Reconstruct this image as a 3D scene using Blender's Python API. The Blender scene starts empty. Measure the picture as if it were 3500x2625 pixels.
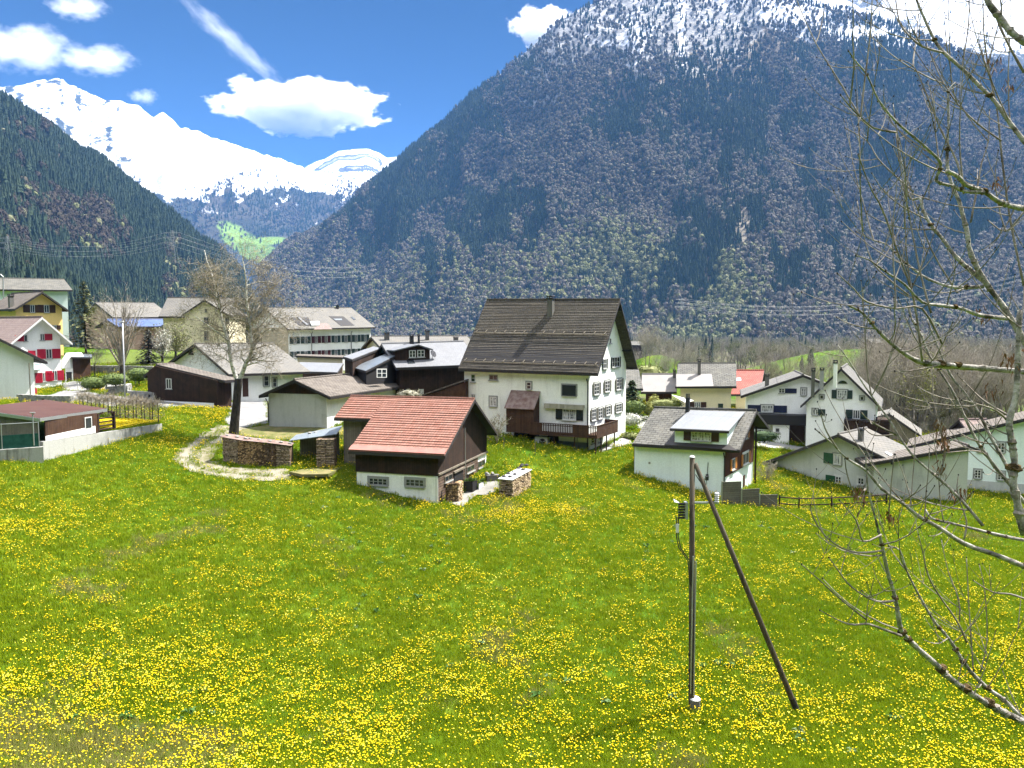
import bpy, math, random
import numpy as np
from mathutils import Vector

# ---------------------------------------------------------------- camera, light, exposure
FPX, HZ = 2629.0, 1125.0                      # focal length and horizon row, in pixels of a 3500 x 2625 frame
TH = math.atan((1312.5 - HZ) / FPX)
CT, ST = math.cos(TH), math.sin(TH)
scene = bpy.context.scene
COL = scene.collection
cam_d = bpy.data.cameras.new('camera'); cam = bpy.data.objects.new('camera', cam_d); COL.objects.link(cam)
cam_d.sensor_width = 36.0; cam_d.lens = 36.0 * FPX / 3500.0
cam_d.clip_start = 0.2; cam_d.clip_end = 60000.0
cam.location = (0, 0, 0); cam.rotation_euler = (math.pi / 2 - TH, 0, 0)
scene.camera = cam

SUN_AZ, SUN_EL = math.radians(30), math.radians(57)       # azimuth from +X towards +Y
SUN = Vector((math.cos(SUN_EL) * math.cos(SUN_AZ), math.cos(SUN_EL) * math.sin(SUN_AZ), math.sin(SUN_EL)))
world = bpy.data.worlds.new('World'); scene.world = world; world.use_nodes = True
wn = world.node_tree.nodes; wl = world.node_tree.links
bg = wn['Background']; sky = wn.new('ShaderNodeTexSky'); sky.sky_type = 'NISHITA'; sky.sun_disc = False
sky.sun_elevation = SUN_EL; sky.sun_rotation = math.pi / 2 - SUN_AZ
sky.altitude = 1800; sky.air_density = 1.0; sky.dust_density = 0.0; sky.ozone_density = 3.0
# clear blue low sky; unseen upper sky brightened to white as added fill light
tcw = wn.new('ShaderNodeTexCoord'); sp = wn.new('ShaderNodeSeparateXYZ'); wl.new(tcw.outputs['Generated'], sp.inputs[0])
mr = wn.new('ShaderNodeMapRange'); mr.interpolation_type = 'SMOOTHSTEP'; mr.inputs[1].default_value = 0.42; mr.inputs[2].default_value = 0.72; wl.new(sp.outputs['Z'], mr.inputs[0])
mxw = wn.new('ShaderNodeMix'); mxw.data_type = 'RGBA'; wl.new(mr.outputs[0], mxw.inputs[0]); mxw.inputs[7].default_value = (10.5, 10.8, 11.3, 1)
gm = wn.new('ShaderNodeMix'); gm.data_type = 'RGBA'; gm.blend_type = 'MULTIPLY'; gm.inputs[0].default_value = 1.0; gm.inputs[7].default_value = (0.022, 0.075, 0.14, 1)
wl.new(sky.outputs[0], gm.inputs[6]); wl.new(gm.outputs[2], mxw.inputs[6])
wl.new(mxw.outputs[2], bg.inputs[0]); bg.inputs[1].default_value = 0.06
sun_d = bpy.data.lights.new('sun', 'SUN'); sun = bpy.data.objects.new('sun', sun_d); COL.objects.link(sun)
sun_d.energy = 4.3; sun_d.angle = math.radians(0.5); sun_d.color = (1.0, 0.955, 0.89)
sun.rotation_euler = SUN.to_track_quat('Z', 'Y').to_euler(); sun.location = (60, 40, 90)
vs = scene.view_settings
vs.view_transform = 'Standard'; vs.look = 'None'; vs.exposure = 2.2; vs.gamma = 1.0
vs.use_curve_mapping = False
cy = scene.cycles
cy.max_bounces = 12; cy.diffuse_bounces = 3; cy.glossy_bounces = 2; cy.transmission_bounces = 3
cy.transparent_max_bounces = 6; cy.volume_bounces = 10; cy.use_denoising = True
cy.use_adaptive_sampling = True; cy.adaptive_threshold = 0.015; cy.caustics_reflective = False; cy.caustics_refractive = False
cy.volume_max_steps = 256

# ---------------------------------------------------------------- helpers
def at(px, py, Y):
    """world point on the ray of frame pixel (px, py) at forward distance Y"""
    xc = (px - 1750) / FPX; yc = (1312.5 - py) / FPX
    t = Y / (CT + yc * ST)
    return np.array([xc * t, Y, t * (-ST + yc * CT)])
def ray(px, py):
    return at(px, py, 1.0)
def proj(X, Y, Z):
    u = Y * CT - Z * ST; v = Y * ST + Z * CT
    return 1750 + FPX * X / u, 1312.5 - FPX * v / u

def _hash(ix, iy, seed):
    h = (ix.astype(np.int64) * 374761393 + iy.astype(np.int64) * 668265263 + seed * 1274126177) & 0xFFFFFFFF
    h = ((h ^ (h >> 13)) * 1274126177) & 0xFFFFFFFF
    return ((h ^ (h >> 16)) & 0xFFFF) / 65535.0
def vnoise(x, y, seed=0):
    x = np.asarray(x, float); y = np.asarray(y, float)
    ix = np.floor(x); iy = np.floor(y); fx = x - ix; fy = y - iy
    fx = fx * fx * fx * (fx * (fx * 6 - 15) + 10); fy = fy * fy * fy * (fy * (fy * 6 - 15) + 10)
    a = _hash(ix, iy, seed); b = _hash(ix + 1, iy, seed); c = _hash(ix, iy + 1, seed); d = _hash(ix + 1, iy + 1, seed)
    return (a * (1 - fx) + b * fx) * (1 - fy) + (c * (1 - fx) + d * fx) * fy
def fbm(x, y, seed=0, octv=5, gain=0.5):
    s = 0; a = 1; n = 0
    for o in range(octv):
        s = s + a * (vnoise(x * 2 ** o + 17.3 * o, y * 2 ** o - 9.1 * o, seed + o) - 0.5); n += a; a *= gain
    return s / n * 2
def ridged(x, y, seed=0, octv=4):
    s = 0; a = 1; n = 0
    for o in range(octv):
        s = s + a * (1 - np.abs(2 * vnoise(x * 2 ** o + 5.7 * o, y * 2 ** o, seed + o) - 1)); n += a; a *= 0.5
    return s / n
def sstep(e0, e1, x):
    t = np.clip((x - e0) / (e1 - e0), 0, 1); return t * t * (3 - 2 * t)

def tag(o, label=None, cat=None, group=None, kind=None):
    if label: o['label'] = label
    if cat: o['category'] = cat
    if group: o['group'] = group
    if kind: o['kind'] = kind
    return o
def empty(name, loc, label=None, cat=None, group=None):
    o = bpy.data.objects.new(name, None); COL.objects.link(o); o.location = tuple(float(v) for v in loc)
    o.empty_display_size = 0.3
    return tag(o, label, cat, group)

class MB:
    """collects polygons; build() makes one mesh object, vertices given in world space relative to `org`"""
    def __init__(s): s.v = []; s.f = []; s.m = []; s.k = 0
    def poly(s, pts, mi=0):
        b = len(s.v); s.v += [tuple(map(float, p)) for p in pts]; s.f.append(tuple(range(b, b + len(pts)))); s.m.append(mi)
    def hexa(s, p, mi=0):
        """p: 8 points, 0-3 bottom ring, 4-7 top ring"""
        b = len(s.v); s.v += [tuple(map(float, q)) for q in p]
        for f in ((0, 3, 2, 1), (4, 5, 6, 7), (0, 1, 5, 4), (1, 2, 6, 5), (2, 3, 7, 6), (3, 0, 4, 7)):
            s.f.append(tuple(b + i for i in f)); s.m.append(mi)
    def box(s, c, size, rz=0.0, mi=0, jit=0.0):
        cx, cy_, cz = c; hx, hy, hz = size[0] / 2, size[1] / 2, size[2] / 2; co, si = math.cos(rz), math.sin(rz)
        P = []
        for z in (-hz, hz):
            for x, y in ((-hx, -hy), (hx, -hy), (hx, hy), (-hx, hy)):
                j = [random.uniform(-jit, jit) for _ in range(3)] if jit else (0, 0, 0)
                P.append((cx + co * x - si * y + j[0], cy_ + si * x + co * y + j[1], cz + z + j[2]))
        s.hexa(P, mi)
    def prism(s, ring, dvec, mi=0):
        """closed polygon extruded by dvec"""
        n = len(ring); b = len(s.v); d = np.array(dvec, float)
        s.v += [tuple(map(float, p)) for p in ring] + [tuple(map(float, np.array(p) + d)) for p in ring]
        s.f.append(tuple(b + i for i in range(n))[::-1]); s.m.append(mi)
        s.f.append(tuple(b + n + i for i in range(n))); s.m.append(mi)
        for i in range(n):
            j = (i + 1) % n
            s.f.append((b + i, b + j, b + n + j, b + n + i)); s.m.append(mi)
    def tube(s, path, rad, sides=6, mi=0, cap=True):
        path = [np.array(p, float) for p in path]; n = len(path)
        if not hasattr(rad, '__len__'): rad = [rad] * n
        b = len(s.v); ref = None
        for i in range(n):
            d = path[min(i + 1, n - 1)] - path[max(i - 1, 0)]; d = d / (np.linalg.norm(d) + 1e-9)
            if ref is None: ref = np.array([1, 0, 0.0]) if abs(d[0]) < 0.8 else np.array([0, 1, 0.0])
            e1 = ref - d * (ref @ d); e1 /= np.linalg.norm(e1) + 1e-9; ref = e1; e2 = np.cross(d, e1)
            for k in range(sides):
                a = 2 * math.pi * k / sides
                s.v.append(tuple(path[i] + rad[i] * (math.cos(a) * e1 + math.sin(a) * e2)))
        for i in range(n - 1):
            for k in range(sides):
                k2 = (k + 1) % sides
                s.f.append((b + i * sides + k, b + i * sides + k2, b + (i + 1) * sides + k2, b + (i + 1) * sides + k)); s.m.append(mi)
        if cap and sides > 2:
            s.f.append(tuple(b + k for k in range(sides))[::-1]); s.m.append(mi)
            s.f.append(tuple(b + (n - 1) * sides + k for k in range(sides))); s.m.append(mi)
    def ball(s, c, r, nu=8, nv=5, mi=0, jit=0.0, sq=(1, 1, 1)):
        b = len(s.v); c = np.array(c, float)
        for i in range(1, nv):
            th = math.pi * i / nv
            for k in range(nu):
                a = 2 * math.pi * k / nu; q = r * (1 + random.uniform(-jit, jit))
                s.v.append((c[0] + q * sq[0] * math.sin(th) * math.cos(a), c[1] + q * sq[1] * math.sin(th) * math.sin(a), c[2] + q * sq[2] * math.cos(th)))
        s.v.append((c[0], c[1], c[2] + r * sq[2])); s.v.append((c[0], c[1], c[2] - r * sq[2])); T = b + (nv - 1) * nu
        for i in range(nv - 2):
            for k in range(nu):
                k2 = (k + 1) % nu; s.f.append((b + i * nu + k, b + (i + 1) * nu + k, b + (i + 1) * nu + k2, b + i * nu + k2)); s.m.append(mi)
        for k in range(nu):
            k2 = (k + 1) % nu
            s.f.append((T, b + k, b + k2)); s.m.append(mi)
            e = b + (nv - 2) * nu; s.f.append((T + 1, e + k2, e + k)); s.m.append(mi)
    def build(s, name, mats, parent=None, org=None, smooth=False, uv=True):
        if not isinstance(mats, (list, tuple)): mats = [mats]
        me = bpy.data.meshes.new(name)
        o0 = np.array(org if org is not None else (parent.location[:] if parent is not None and parent.type == 'EMPTY' else (0, 0, 0)), float)
        if parent is not None and org is None and parent.type != 'EMPTY':
            o0 = np.array(parent.get('_o', (0, 0, 0)), float)
        V = np.array(s.v, float) - o0
        me.from_pydata(V.tolist(), [], s.f)
        for m in mats: me.materials.append(m)
        if len(mats) > 1: me.polygons.foreach_set('material_index', s.m)
        if smooth: me.polygons.foreach_set('use_smooth', [True] * len(s.f))
        if uv:
            ul = me.uv_layers.new(name='UVMap'); me.calc_loop_triangles()
            nl = len(me.loops); vi = np.empty(nl, int); me.loops.foreach_get('vertex_index', vi)
            co = V[vi]; nrm = np.empty(len(s.f) * 3); me.polygons.foreach_get('normal', nrm); nrm = nrm.reshape(-1, 3)
            tot = np.empty(len(s.f), int); me.polygons.foreach_get('loop_total', tot); N = np.repeat(nrm, tot, axis=0)
            t = np.stack([-N[:, 1], N[:, 0], np.zeros(nl)], 1); L = np.linalg.norm(t, axis=1); flat = L < 0.05
            t[flat] = (1, 0, 0); L[flat] = 1; t /= L[:, None]; bvec = np.cross(N, t)
            bvec[flat] = (0, 1, 0)
            uvs = np.stack([(co * t).sum(1), (co * bvec).sum(1)], 1)
            ul.data.foreach_set('uv', uvs.astype(np.float32).ravel())
        me.update()
        ob = bpy.data.objects.new(name, me); COL.objects.link(ob); ob['_o'] = tuple(o0)
        if parent is not None:
            ob.parent = parent
        else:
            ob.location = tuple(o0)
        return ob

# ---------------------------------------------------------------- materials
def _nt(name):
    m = bpy.data.materials.new(name); m.use_nodes = True; nt = m.node_tree
    b = nt.nodes['Principled BSDF']; return m, nt, b, nt.nodes.new, nt.links.new
DIM = 0.6
def dm(c, k=None): return tuple(x * (k or DIM) for x in c)
def rgba(c): return (c[0], c[1], c[2], 1.0)
def ramp(nt, fac, stops):
    r = nt.nodes.new('ShaderNodeValToRGB'); e = r.color_ramp.elements
    e[0].position, e[0].color = stops[0][0], rgba(stops[0][1]); e[1].position, e[1].color = stops[-1][0], rgba(stops[-1][1])
    for p, c in stops[1:-1]:
        x = e.new(p); x.color = rgba(c)
    nt.links.new(fac, r.inputs[0]); return r.outputs[0]
def noise(nt, vec, scale, detail=5, rough=0.55, dist=0.0):
    n = nt.nodes.new('ShaderNodeTexNoise'); n.inputs['Scale'].default_value = scale; n.inputs['Detail'].default_value = detail
    n.inputs['Roughness'].default_value = rough; n.inputs['Distortion'].default_value = dist
    nt.links.new(vec, n.inputs['Vector']); return n.outputs[0]
def coords(nt, which='Object', scale=(1, 1, 1), rz=0.0):
    t = nt.nodes.new('ShaderNodeTexCoord'); mp = nt.nodes.new('ShaderNodeMapping'); mp.inputs['Scale'].default_value = scale
    mp.inputs['Rotation'].default_value = (0, 0, rz); nt.links.new(t.outputs[which], mp.inputs[0]); return mp.outputs[0]
def mixc(nt, fac, a, b, mode='MIX'):
    m = nt.nodes.new('ShaderNodeMix'); m.data_type = 'RGBA'; m.blend_type = mode
    for sock, v in ((m.inputs[0], fac), (m.inputs[6], a), (m.inputs[7], b)):
        if isinstance(v, (int, float)): sock.default_value = v
        elif isinstance(v, tuple): sock.default_value = rgba(v)
        else: nt.links.new(v, sock)
    return m.outputs[2]
def mth(nt, op, a, b=0.0, c=0.0):
    m = nt.nodes.new('ShaderNodeMath'); m.operation = op
    for i, v in enumerate((a, b, c)):
        if isinstance(v, (int, float)): m.inputs[i].default_value = v
        else: nt.links.new(v, m.inputs[i])
    return m.outputs[0]
def bump(nt, bs, h, strength=0.4, dist=0.05):
    bn = nt.nodes.new('ShaderNodeBump'); bn.inputs['Strength'].default_value = strength; bn.inputs['Distance'].default_value = dist
    nt.links.new(h, bn.inputs['Height']); nt.links.new(bn.outputs[0], bs.inputs['Normal'])
def attr(nt, name, out='Color'):
    a = nt.nodes.new('ShaderNodeAttribute'); a.attribute_name = name; return a.outputs[out]

def mat_noise(name, c1, c2, scale=1.5, rough=0.9, spec=0.25, bmp=0.0, bscale=20, stretch=(1, 1, 1), lo=0.35, hi=0.65, metal=0.0):
    m, nt, b, N, L = _nt(name); v = coords(nt, 'Object', stretch); c1 = dm(c1); c2 = dm(c2)
    n1 = noise(nt, v, scale, 7, 0.62); L(ramp(nt, n1, [(lo, c1), (hi, c2)]), b.inputs['Base Color'])
    b.inputs['Roughness'].default_value = rough; b.inputs['Specular IOR Level'].default_value = spec; b.inputs['Metallic'].default_value = metal
    if bmp: bump(nt, b, noise(nt, v, bscale, 4), bmp)
    return m
def mat_plaster(name, c, dirt=(0.35, 0.34, 0.3), amount=0.35):
    m, nt, b, N, L = _nt(name); v = coords(nt, 'Object')
    big = noise(nt, v, 0.45, 6, 0.6); st = noise(nt, coords(nt, 'Object', (2.2, 2.2, 0.25)), 1.0, 5, 0.65)
    f = mth(nt, 'MULTIPLY', mth(nt, 'SMOOTH_MAX', mth(nt, 'SUBTRACT', mth(nt, 'ADD', mth(nt, 'MULTIPLY', big, 0.6), mth(nt, 'MULTIPLY', st, 0.6)), 0.58), 0.0, 0.05), amount * 4)
    col = mixc(nt, mth(nt, 'MINIMUM', f, 0.85), c, dirt); fine = noise(nt, v, 9.0, 3)
    L(mixc(nt, 0.16, col, ramp(nt, fine, [(0.3, (0.25, 0.25, 0.25)), (0.7, (1, 1, 1))]), 'MULTIPLY'), b.inputs['Base Color'])
    b.inputs['Roughness'].default_value = 0.95; b.inputs['Specular IOR Level'].default_value = 0.15
    bump(nt, b, noise(nt, v, 25, 3), 0.25, 0.02); return m
def mat_brick(name, c1, c2, mortar, w=0.3, h=0.2, msize=0.03, off=0.5, rz=0.0, rough=0.9, patch=0.5, pc=None, bmp=0.6, spec=0.2, pscale=0.6):
    """tiles, slates or boards laid out in metres of the surface's own UV"""
    m, nt, b, N, L = _nt(name); v = coords(nt, 'UV', (1, 1, 1), rz); c1 = dm(c1); c2 = dm(c2); mortar = dm(mortar); pc = dm(pc) if pc else None
    bt = N('ShaderNodeTexBrick'); bt.offset = off; bt.inputs['Color1'].default_value = rgba(c1); bt.inputs['Color2'].default_value = rgba(c2)
    bt.inputs['Mortar'].default_value = rgba(mortar); bt.inputs['Scale'].default_value = 1.0; bt.inputs['Mortar Size'].default_value = msize
    bt.inputs['Mortar Smooth'].default_value = 0.4; bt.inputs['Brick Width'].default_value = w; bt.inputs['Row Height'].default_value = h
    L(v, bt.inputs['Vector'])
    n = noise(nt, coords(nt, 'UV'), pscale, 6, 0.65)
    col = mixc(nt, mth(nt, 'MULTIPLY', ramp(nt, n, [(0.42, (0, 0, 0)), (0.66, (1, 1, 1))]), patch), bt.outputs[0], pc or tuple(x * 1.5 for x in c2))
    n2 = noise(nt, coords(nt, 'UV'), 6.0, 4); col = mixc(nt, 0.35, col, ramp(nt, n2, [(0.3, (0.45, 0.45, 0.45)), (0.7, (1, 1, 1))]), 'MULTIPLY')
    L(col, b.inputs['Base Color']); b.inputs['Roughness'].default_value = rough; b.inputs['Specular IOR Level'].default_value = spec
    bump(nt, b, mth(nt, 'SUBTRACT', 1.0, bt.outputs[1]), bmp, 0.03); return m
def mat_plain(name, c, rough=0.6, metal=0.0, spec=0.3):
    m, nt, b, N, L = _nt(name); v = coords(nt, 'Object'); n = noise(nt, v, 3.0, 5, 0.6); c = dm(c, .74)
    L(mixc(nt, 0.3, c, ramp(nt, n, [(0.3, (0.55, 0.55, 0.55)), (0.7, (1, 1, 1))]), 'MULTIPLY'), b.inputs['Base Color'])
    b.inputs['Roughness'].default_value = rough; b.inputs['Metallic'].default_value = metal; b.inputs['Specular IOR Level'].default_value = spec
    return m
def mat_rand(name, cols, rough=0.9, fine=0.0, trans=0.0):
    """colour varies per instance"""
    m, nt, b, N, L = _nt(name); oi = N('ShaderNodeObjectInfo'); st = [(i / (len(cols) - 1), dm(c)) for i, c in enumerate(cols)]
    c = ramp(nt, oi.outputs['Random'], st)
    if fine:
        c = mixc(nt, fine, c, ramp(nt, noise(nt, coords(nt, 'Object'), 9.0, 2), [(0.3, (0.3, 0.3, 0.3)), (0.7, (1, 1, 1))]), 'MULTIPLY')
    L(c, b.inputs['Base Color']); b.inputs['Roughness'].default_value = rough; b.inputs['Specular IOR Level'].default_value = 0.12
    if trans:
        t = N('ShaderNodeBsdfTranslucent'); L(c, t.inputs[0]); mx = N('ShaderNodeMixShader'); mx.inputs[0].default_value = trans
        L(b.outputs[0], mx.inputs[1]); L(t.outputs[0], mx.inputs[2]); L(mx.outputs[0], nt.nodes['Material Output'].inputs[0])
    return m

def scatter(name, P, S, R, K, protos, label, cat):
    """one stuff object: the prototypes (unlinked) instanced on points P with scale S, rotation R (euler), prototype index K"""
    me = bpy.data.meshes.new(name); me.from_pydata(np.asarray(P, float).tolist(), [], [])
    a = me.attributes.new('sc', 'FLOAT_VECTOR', 'POINT'); a.data.foreach_set('vector', np.asarray(S, np.float32).ravel())
    a = me.attributes.new('ro', 'FLOAT_VECTOR', 'POINT'); a.data.foreach_set('vector', np.asarray(R, np.float32).ravel())
    a = me.attributes.new('ki', 'INT', 'POINT'); a.data.foreach_set('value', np.asarray(K, np.int32))
    o = bpy.data.objects.new(name, me); COL.objects.link(o); tag(o, label, cat, None, 'stuff')
    ng = bpy.data.node_groups.new(name, 'GeometryNodeTree')
    ng.interface.new_socket(name='Geometry', in_out='INPUT', socket_type='NodeSocketGeometry')
    ng.interface.new_socket(name='Geometry', in_out='OUTPUT', socket_type='NodeSocketGeometry')
    N = ng.nodes.new; L = ng.links.new; gi = N('NodeGroupInput'); go = N('NodeGroupOutput'); j = N('GeometryNodeJoinGeometry')
    def na(n, t):
        x = N('GeometryNodeInputNamedAttribute'); x.data_type = t; x.inputs[0].default_value = n; return x.outputs[0]
    sc = na('sc', 'FLOAT_VECTOR'); ro = na('ro', 'FLOAT_VECTOR'); ki = na('ki', 'INT')
    e2r = N('FunctionNodeEulerToRotation'); L(ro, e2r.inputs[0])
    for i, p in enumerate(protos):
        oi = N('GeometryNodeObjectInfo'); oi.inputs['Object'].default_value = p; oi.inputs['As Instance'].default_value = True
        cmp_ = N('FunctionNodeCompare'); cmp_.data_type = 'INT'; cmp_.operation = 'EQUAL'; L(ki, cmp_.inputs[2]); cmp_.inputs[3].default_value = i
        ip = N('GeometryNodeInstanceOnPoints'); L(gi.outputs[0], ip.inputs['Points']); L(cmp_.outputs[0], ip.inputs['Selection'])
        L(oi.outputs['Geometry'], ip.inputs['Instance']); L(e2r.outputs[0], ip.inputs['Rotation']); L(sc, ip.inputs['Scale']); L(ip.outputs[0], j.inputs[0])
    L(j.outputs[0], go.inputs[0])
    md = o.modifiers.new('scatter', 'NODES'); md.node_group = ng
    return o
def proto(mb, name, mats, smooth=False):
    o = mb.build(name, mats, smooth=smooth, uv=False); COL.objects.unlink(o); return o
# ---------------------------------------------------------------- the ground surface
GCP = [(1750,2625,22.4),(0,2625,21.2),(3500,2625,22.6),(2362,2430,25.7),(2728,2440,25.5),(1750,2300,29.3),(0,2250,27.5),(800,2250,29.6),(3300,2200,32.0),
 (1495,1719,56.5),(1420,1745,54.2),(1000,1900,42.5),(1750,1850,46.0),(1000,1760,50.5),(500,1900,41.5),(0,1900,37.5),(0,1592,53),(300,1546,59.5),(540,1484,68.5),(115,1582,55.5),(430,1440,71),(300,1440,66),(640,1420,74),
 (2300,1800,50.5),(2660,1745,61.5),(2900,1745,62.5),(3033,1721,66),(3300,1725,65.5),(3300,1900,52),(3500,1760,62),(2110,1630,65.7),(2167,1618,66.7),(2476,1694,63.2),
 (2012,1541,72.5),(2135,1496,80),(1902,1553,69.7),(1750,1600,65.5),(1750,1700,58.5),(1560,1690,59.5),(2660,1640,74),(3040,1690,70),(2600,1545,82),(2755,1526,87.5),(2560,1500,90),
 (900,1400,84),(919,1447,77),(1117,1452,73.5),(820,1467,73.8),(800,1490,70.5),(650,1560,62.5),(760,1620,59.5),(850,1645,58.6),(1000,1640,59.3),(700,1480,70),(1150,1605,60.5),
 (770,1560,62.5),(995,1602,60.8),(1150,1540,66.5),(1200,1610,60),(1215,1655,58.5),(560,1440,73),(750,1375,86),(500,1372,84),
 (211,1340,94),(420,1345,88),(440,1290,100),(560,1290,102),(330,1215,122),(620,1200,125),(100,1345,92),(0,1380,80),(2200,1480,84),(2300,1420,96),(2480,1405,104),(2900,1400,125),(3300,1500,104),(3480,1500,104),
 (1300,1400,86),(1500,1400,90),(1120,1380,110)]
_gp = np.array([at(*g) for g in GCP] + [(0, 5, -5.5), (-25, 8, -5.0), (25, 8, -5.6), (10, 14, -9.6), (-14, 14, -9.2), (90, 60, -17), (110, 110, -19), (-110, 110, -2), (-90, 60, -6), (-60, 30, -8.2), (70, 35, -14.5), (0, 170, -13), (-60, 190, -9), (80, 180, -20)])
def _tps_fit(P, lam=0.02):
    n = len(P); A = P[:, :2] / 50.0; d = np.linalg.norm(A[:, None] - A[None], axis=2); K = np.where(d > 0, d * d * np.log(d + 1e-12), 0) + lam * np.eye(n)
    Q = np.c_[np.ones(n), A]; M = np.block([[K, Q], [Q.T, np.zeros((3, 3))]]); return A, np.linalg.solve(M, np.r_[P[:, 2], 0, 0, 0])
_TA, _TW = _tps_fit(_gp)
def _tps(x, y):
    A = np.stack([x, y], -1) / 50.0; out = _TW[-3] + A[..., 0] * _TW[-2] + A[..., 1] * _TW[-1]
    for i in range(len(_TA)):
        d2 = (A[..., 0] - _TA[i, 0]) ** 2 + (A[..., 1] - _TA[i, 1]) ** 2
        out = out + _TW[i] * 0.5 * d2 * np.log(d2 + 1e-12)
    return out
# green knolls across the stream: (centre px row depth, radii)
KNOLLS = [(2235, 1205, 300, 26, 40), (2400, 1262, 270, 20, 30), (2930, 1192, 430, 110, 70), (2690, 1225, 330, 26, 34), (3250, 1230, 420, 70, 60)]
_KN = [(*at(a, b, c), rx, ry) for a, b, c, rx, ry in KNOLLS]
def gz(x, y):
    x = np.asarray(x, float); y = np.asarray(y, float)
    far = -24 - 36 * sstep(180, 620, y) + 0 * x
    w = sstep(150, 230, y) + 0 * x; w = np.maximum(w, sstep(100, 170, np.abs(x) - 0.12 * np.maximum(y, 0)))
    near = _tps(np.clip(x, -150, 150), np.clip(y, 0, 240)); z = near * (1 - w) + far * w
    for kx, ky, kz, rx, ry in _KN:
        r2 = ((x - kx) / rx) ** 2 + ((y - ky) / ry) ** 2; base = -24 - 36 * sstep(180, 620, ky)
        z = np.where(y > 140, np.maximum(z, base + (kz - base) * np.exp(-r2 * 1.1)), z)
    d = np.hypot(x, y); z = z + sstep(10, 30, d) * 0.10 * fbm(x / 3.0, y / 3.0, 3, 3)
    z = z + sstep(180, 600, y) * 5 * fbm(x / 140, y / 140, 8, 4)
    return z
def gz1(x, y): return float(gz(np.array([x]), np.array([y]))[0])
def on_ground(px, py, y0=15.0, y1=170.0):
    ys = np.arange(y0, y1, 0.1); r = ray(px, py); pts_ = r[None] * ys[:, None]; g = gz(pts_[:, 0], pts_[:, 1])
    k = np.argmax(pts_[:, 2] < g); return pts_[k]

def _lines(lo, hi, dense_lo, dense_hi, step, grow=1.12):
    a = list(np.arange(dense_lo, dense_hi + step, step)); s = step
    while a[-1] < hi: s *= grow; a.append(a[-1] + s)
    s = step; b = []; x = dense_lo
    while x > lo: s *= grow; x -= s; b.append(x)
    return np.array(b[::-1] + a)
gx = _lines(-9000, 9000, -62, 66, 0.75); gy = _lines(-300, 14000, 14, 112, 0.75)
GX, GY = np.meshgrid(gx, gy); GZ = gz(GX, GY)
def grid_mesh(name, X, Y, Z, mat, attrs=None, smooth=True):
    h, w = X.shape; me = bpy.data.meshes.new(name); V = np.stack([X, Y, Z], -1).reshape(-1, 3)
    i = np.arange(h * w).reshape(h, w); F = np.stack([i[:-1, :-1], i[:-1, 1:], i[1:, 1:], i[1:, :-1]], -1).reshape(-1, 4)
    me.vertices.add(len(V)); me.vertices.foreach_set('co', V.astype(np.float32).ravel())
    me.loops.add(len(F) * 4); me.loops.foreach_set('vertex_index', F.astype(np.int32).ravel())
    me.polygons.add(len(F)); me.polygons.foreach_set('loop_start', (np.arange(len(F)) * 4).astype(np.int32)); me.polygons.foreach_set('loop_total', np.full(len(F), 4, np.int32))
    me.update(calc_edges=True); me.validate()
    if smooth: me.polygons.foreach_set('use_smooth', np.ones(len(F), bool))
    for n, a in (attrs or {}).items():
        if a.ndim == 3:
            at_ = me.color_attributes.new(n, 'FLOAT_COLOR', 'POINT'); at_.data.foreach_set('color', np.concatenate([a, np.ones(a.shape[:2] + (1,))], -1).astype(np.float32).ravel())
        else:
            at_ = me.attributes.new(n, 'FLOAT', 'POINT'); at_.data.foreach_set('value', a.astype(np.float32).ravel())
    me.materials.append(mat); o = bpy.data.objects.new(name, me); COL.objects.link(o); return o
# meadow soil and short turf below the grass blades
def _mat_ground():
    m, nt, b, N, L = _nt('meadow_turf'); v = coords(nt, 'Object')
    c1 = ramp(nt, noise(nt, v, 0.11, 6, 0.6), [(0.36, (0.048, 0.105, 0.006)), (0.5, (0.078, 0.14, 0.008)), (0.66, (0.12, 0.165, 0.012))])
    c2 = mixc(nt, 0.65, c1, ramp(nt, noise(nt, v, 2.2, 6, 0.7), [(0.3, (0.3, 0.4, 0.25)), (0.7, (1, 1, 1))]), 'MULTIPLY')
    far = attr(nt, 'far', 'Fac'); wood = ramp(nt, noise(nt, v, 0.02, 5), [(0.4, (0.08, 0.068, 0.048)), (0.6, (0.095, 0.12, 0.03))])
    L(mixc(nt, far, c2, wood), b.inputs['Base Color']); b.inputs['Roughness'].default_value = 1.0; b.inputs['Specular IOR Level'].default_value = 0.05
    bump(nt, b, noise(nt, v, 5.0, 5, 0.7), 0.7, 0.25); return m
_far = sstep(190, 330, GY)
for kx, ky, kz, rx, ry in _KN[:5]:
    _far = _far * (1 - np.where(GY > 150, np.exp(-(((GX - kx) / rx) ** 2 + ((GY - ky) / ry) ** 2) * 1.6), 0) * 1.2).clip(0, 1)
_far = np.maximum(_far, .85 * sstep(100, 112, GY) * (1 - sstep(185, 200, GY)) * sstep(-72, -60, GX) * (1 - sstep(34, 44, GX)))
ground = grid_mesh('ground', GX, GY, GZ - 0.02, _mat_ground(), {'far': _far}); tag(ground, 'green meadow slope running down to the village', 'ground', None, 'structure')

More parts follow.
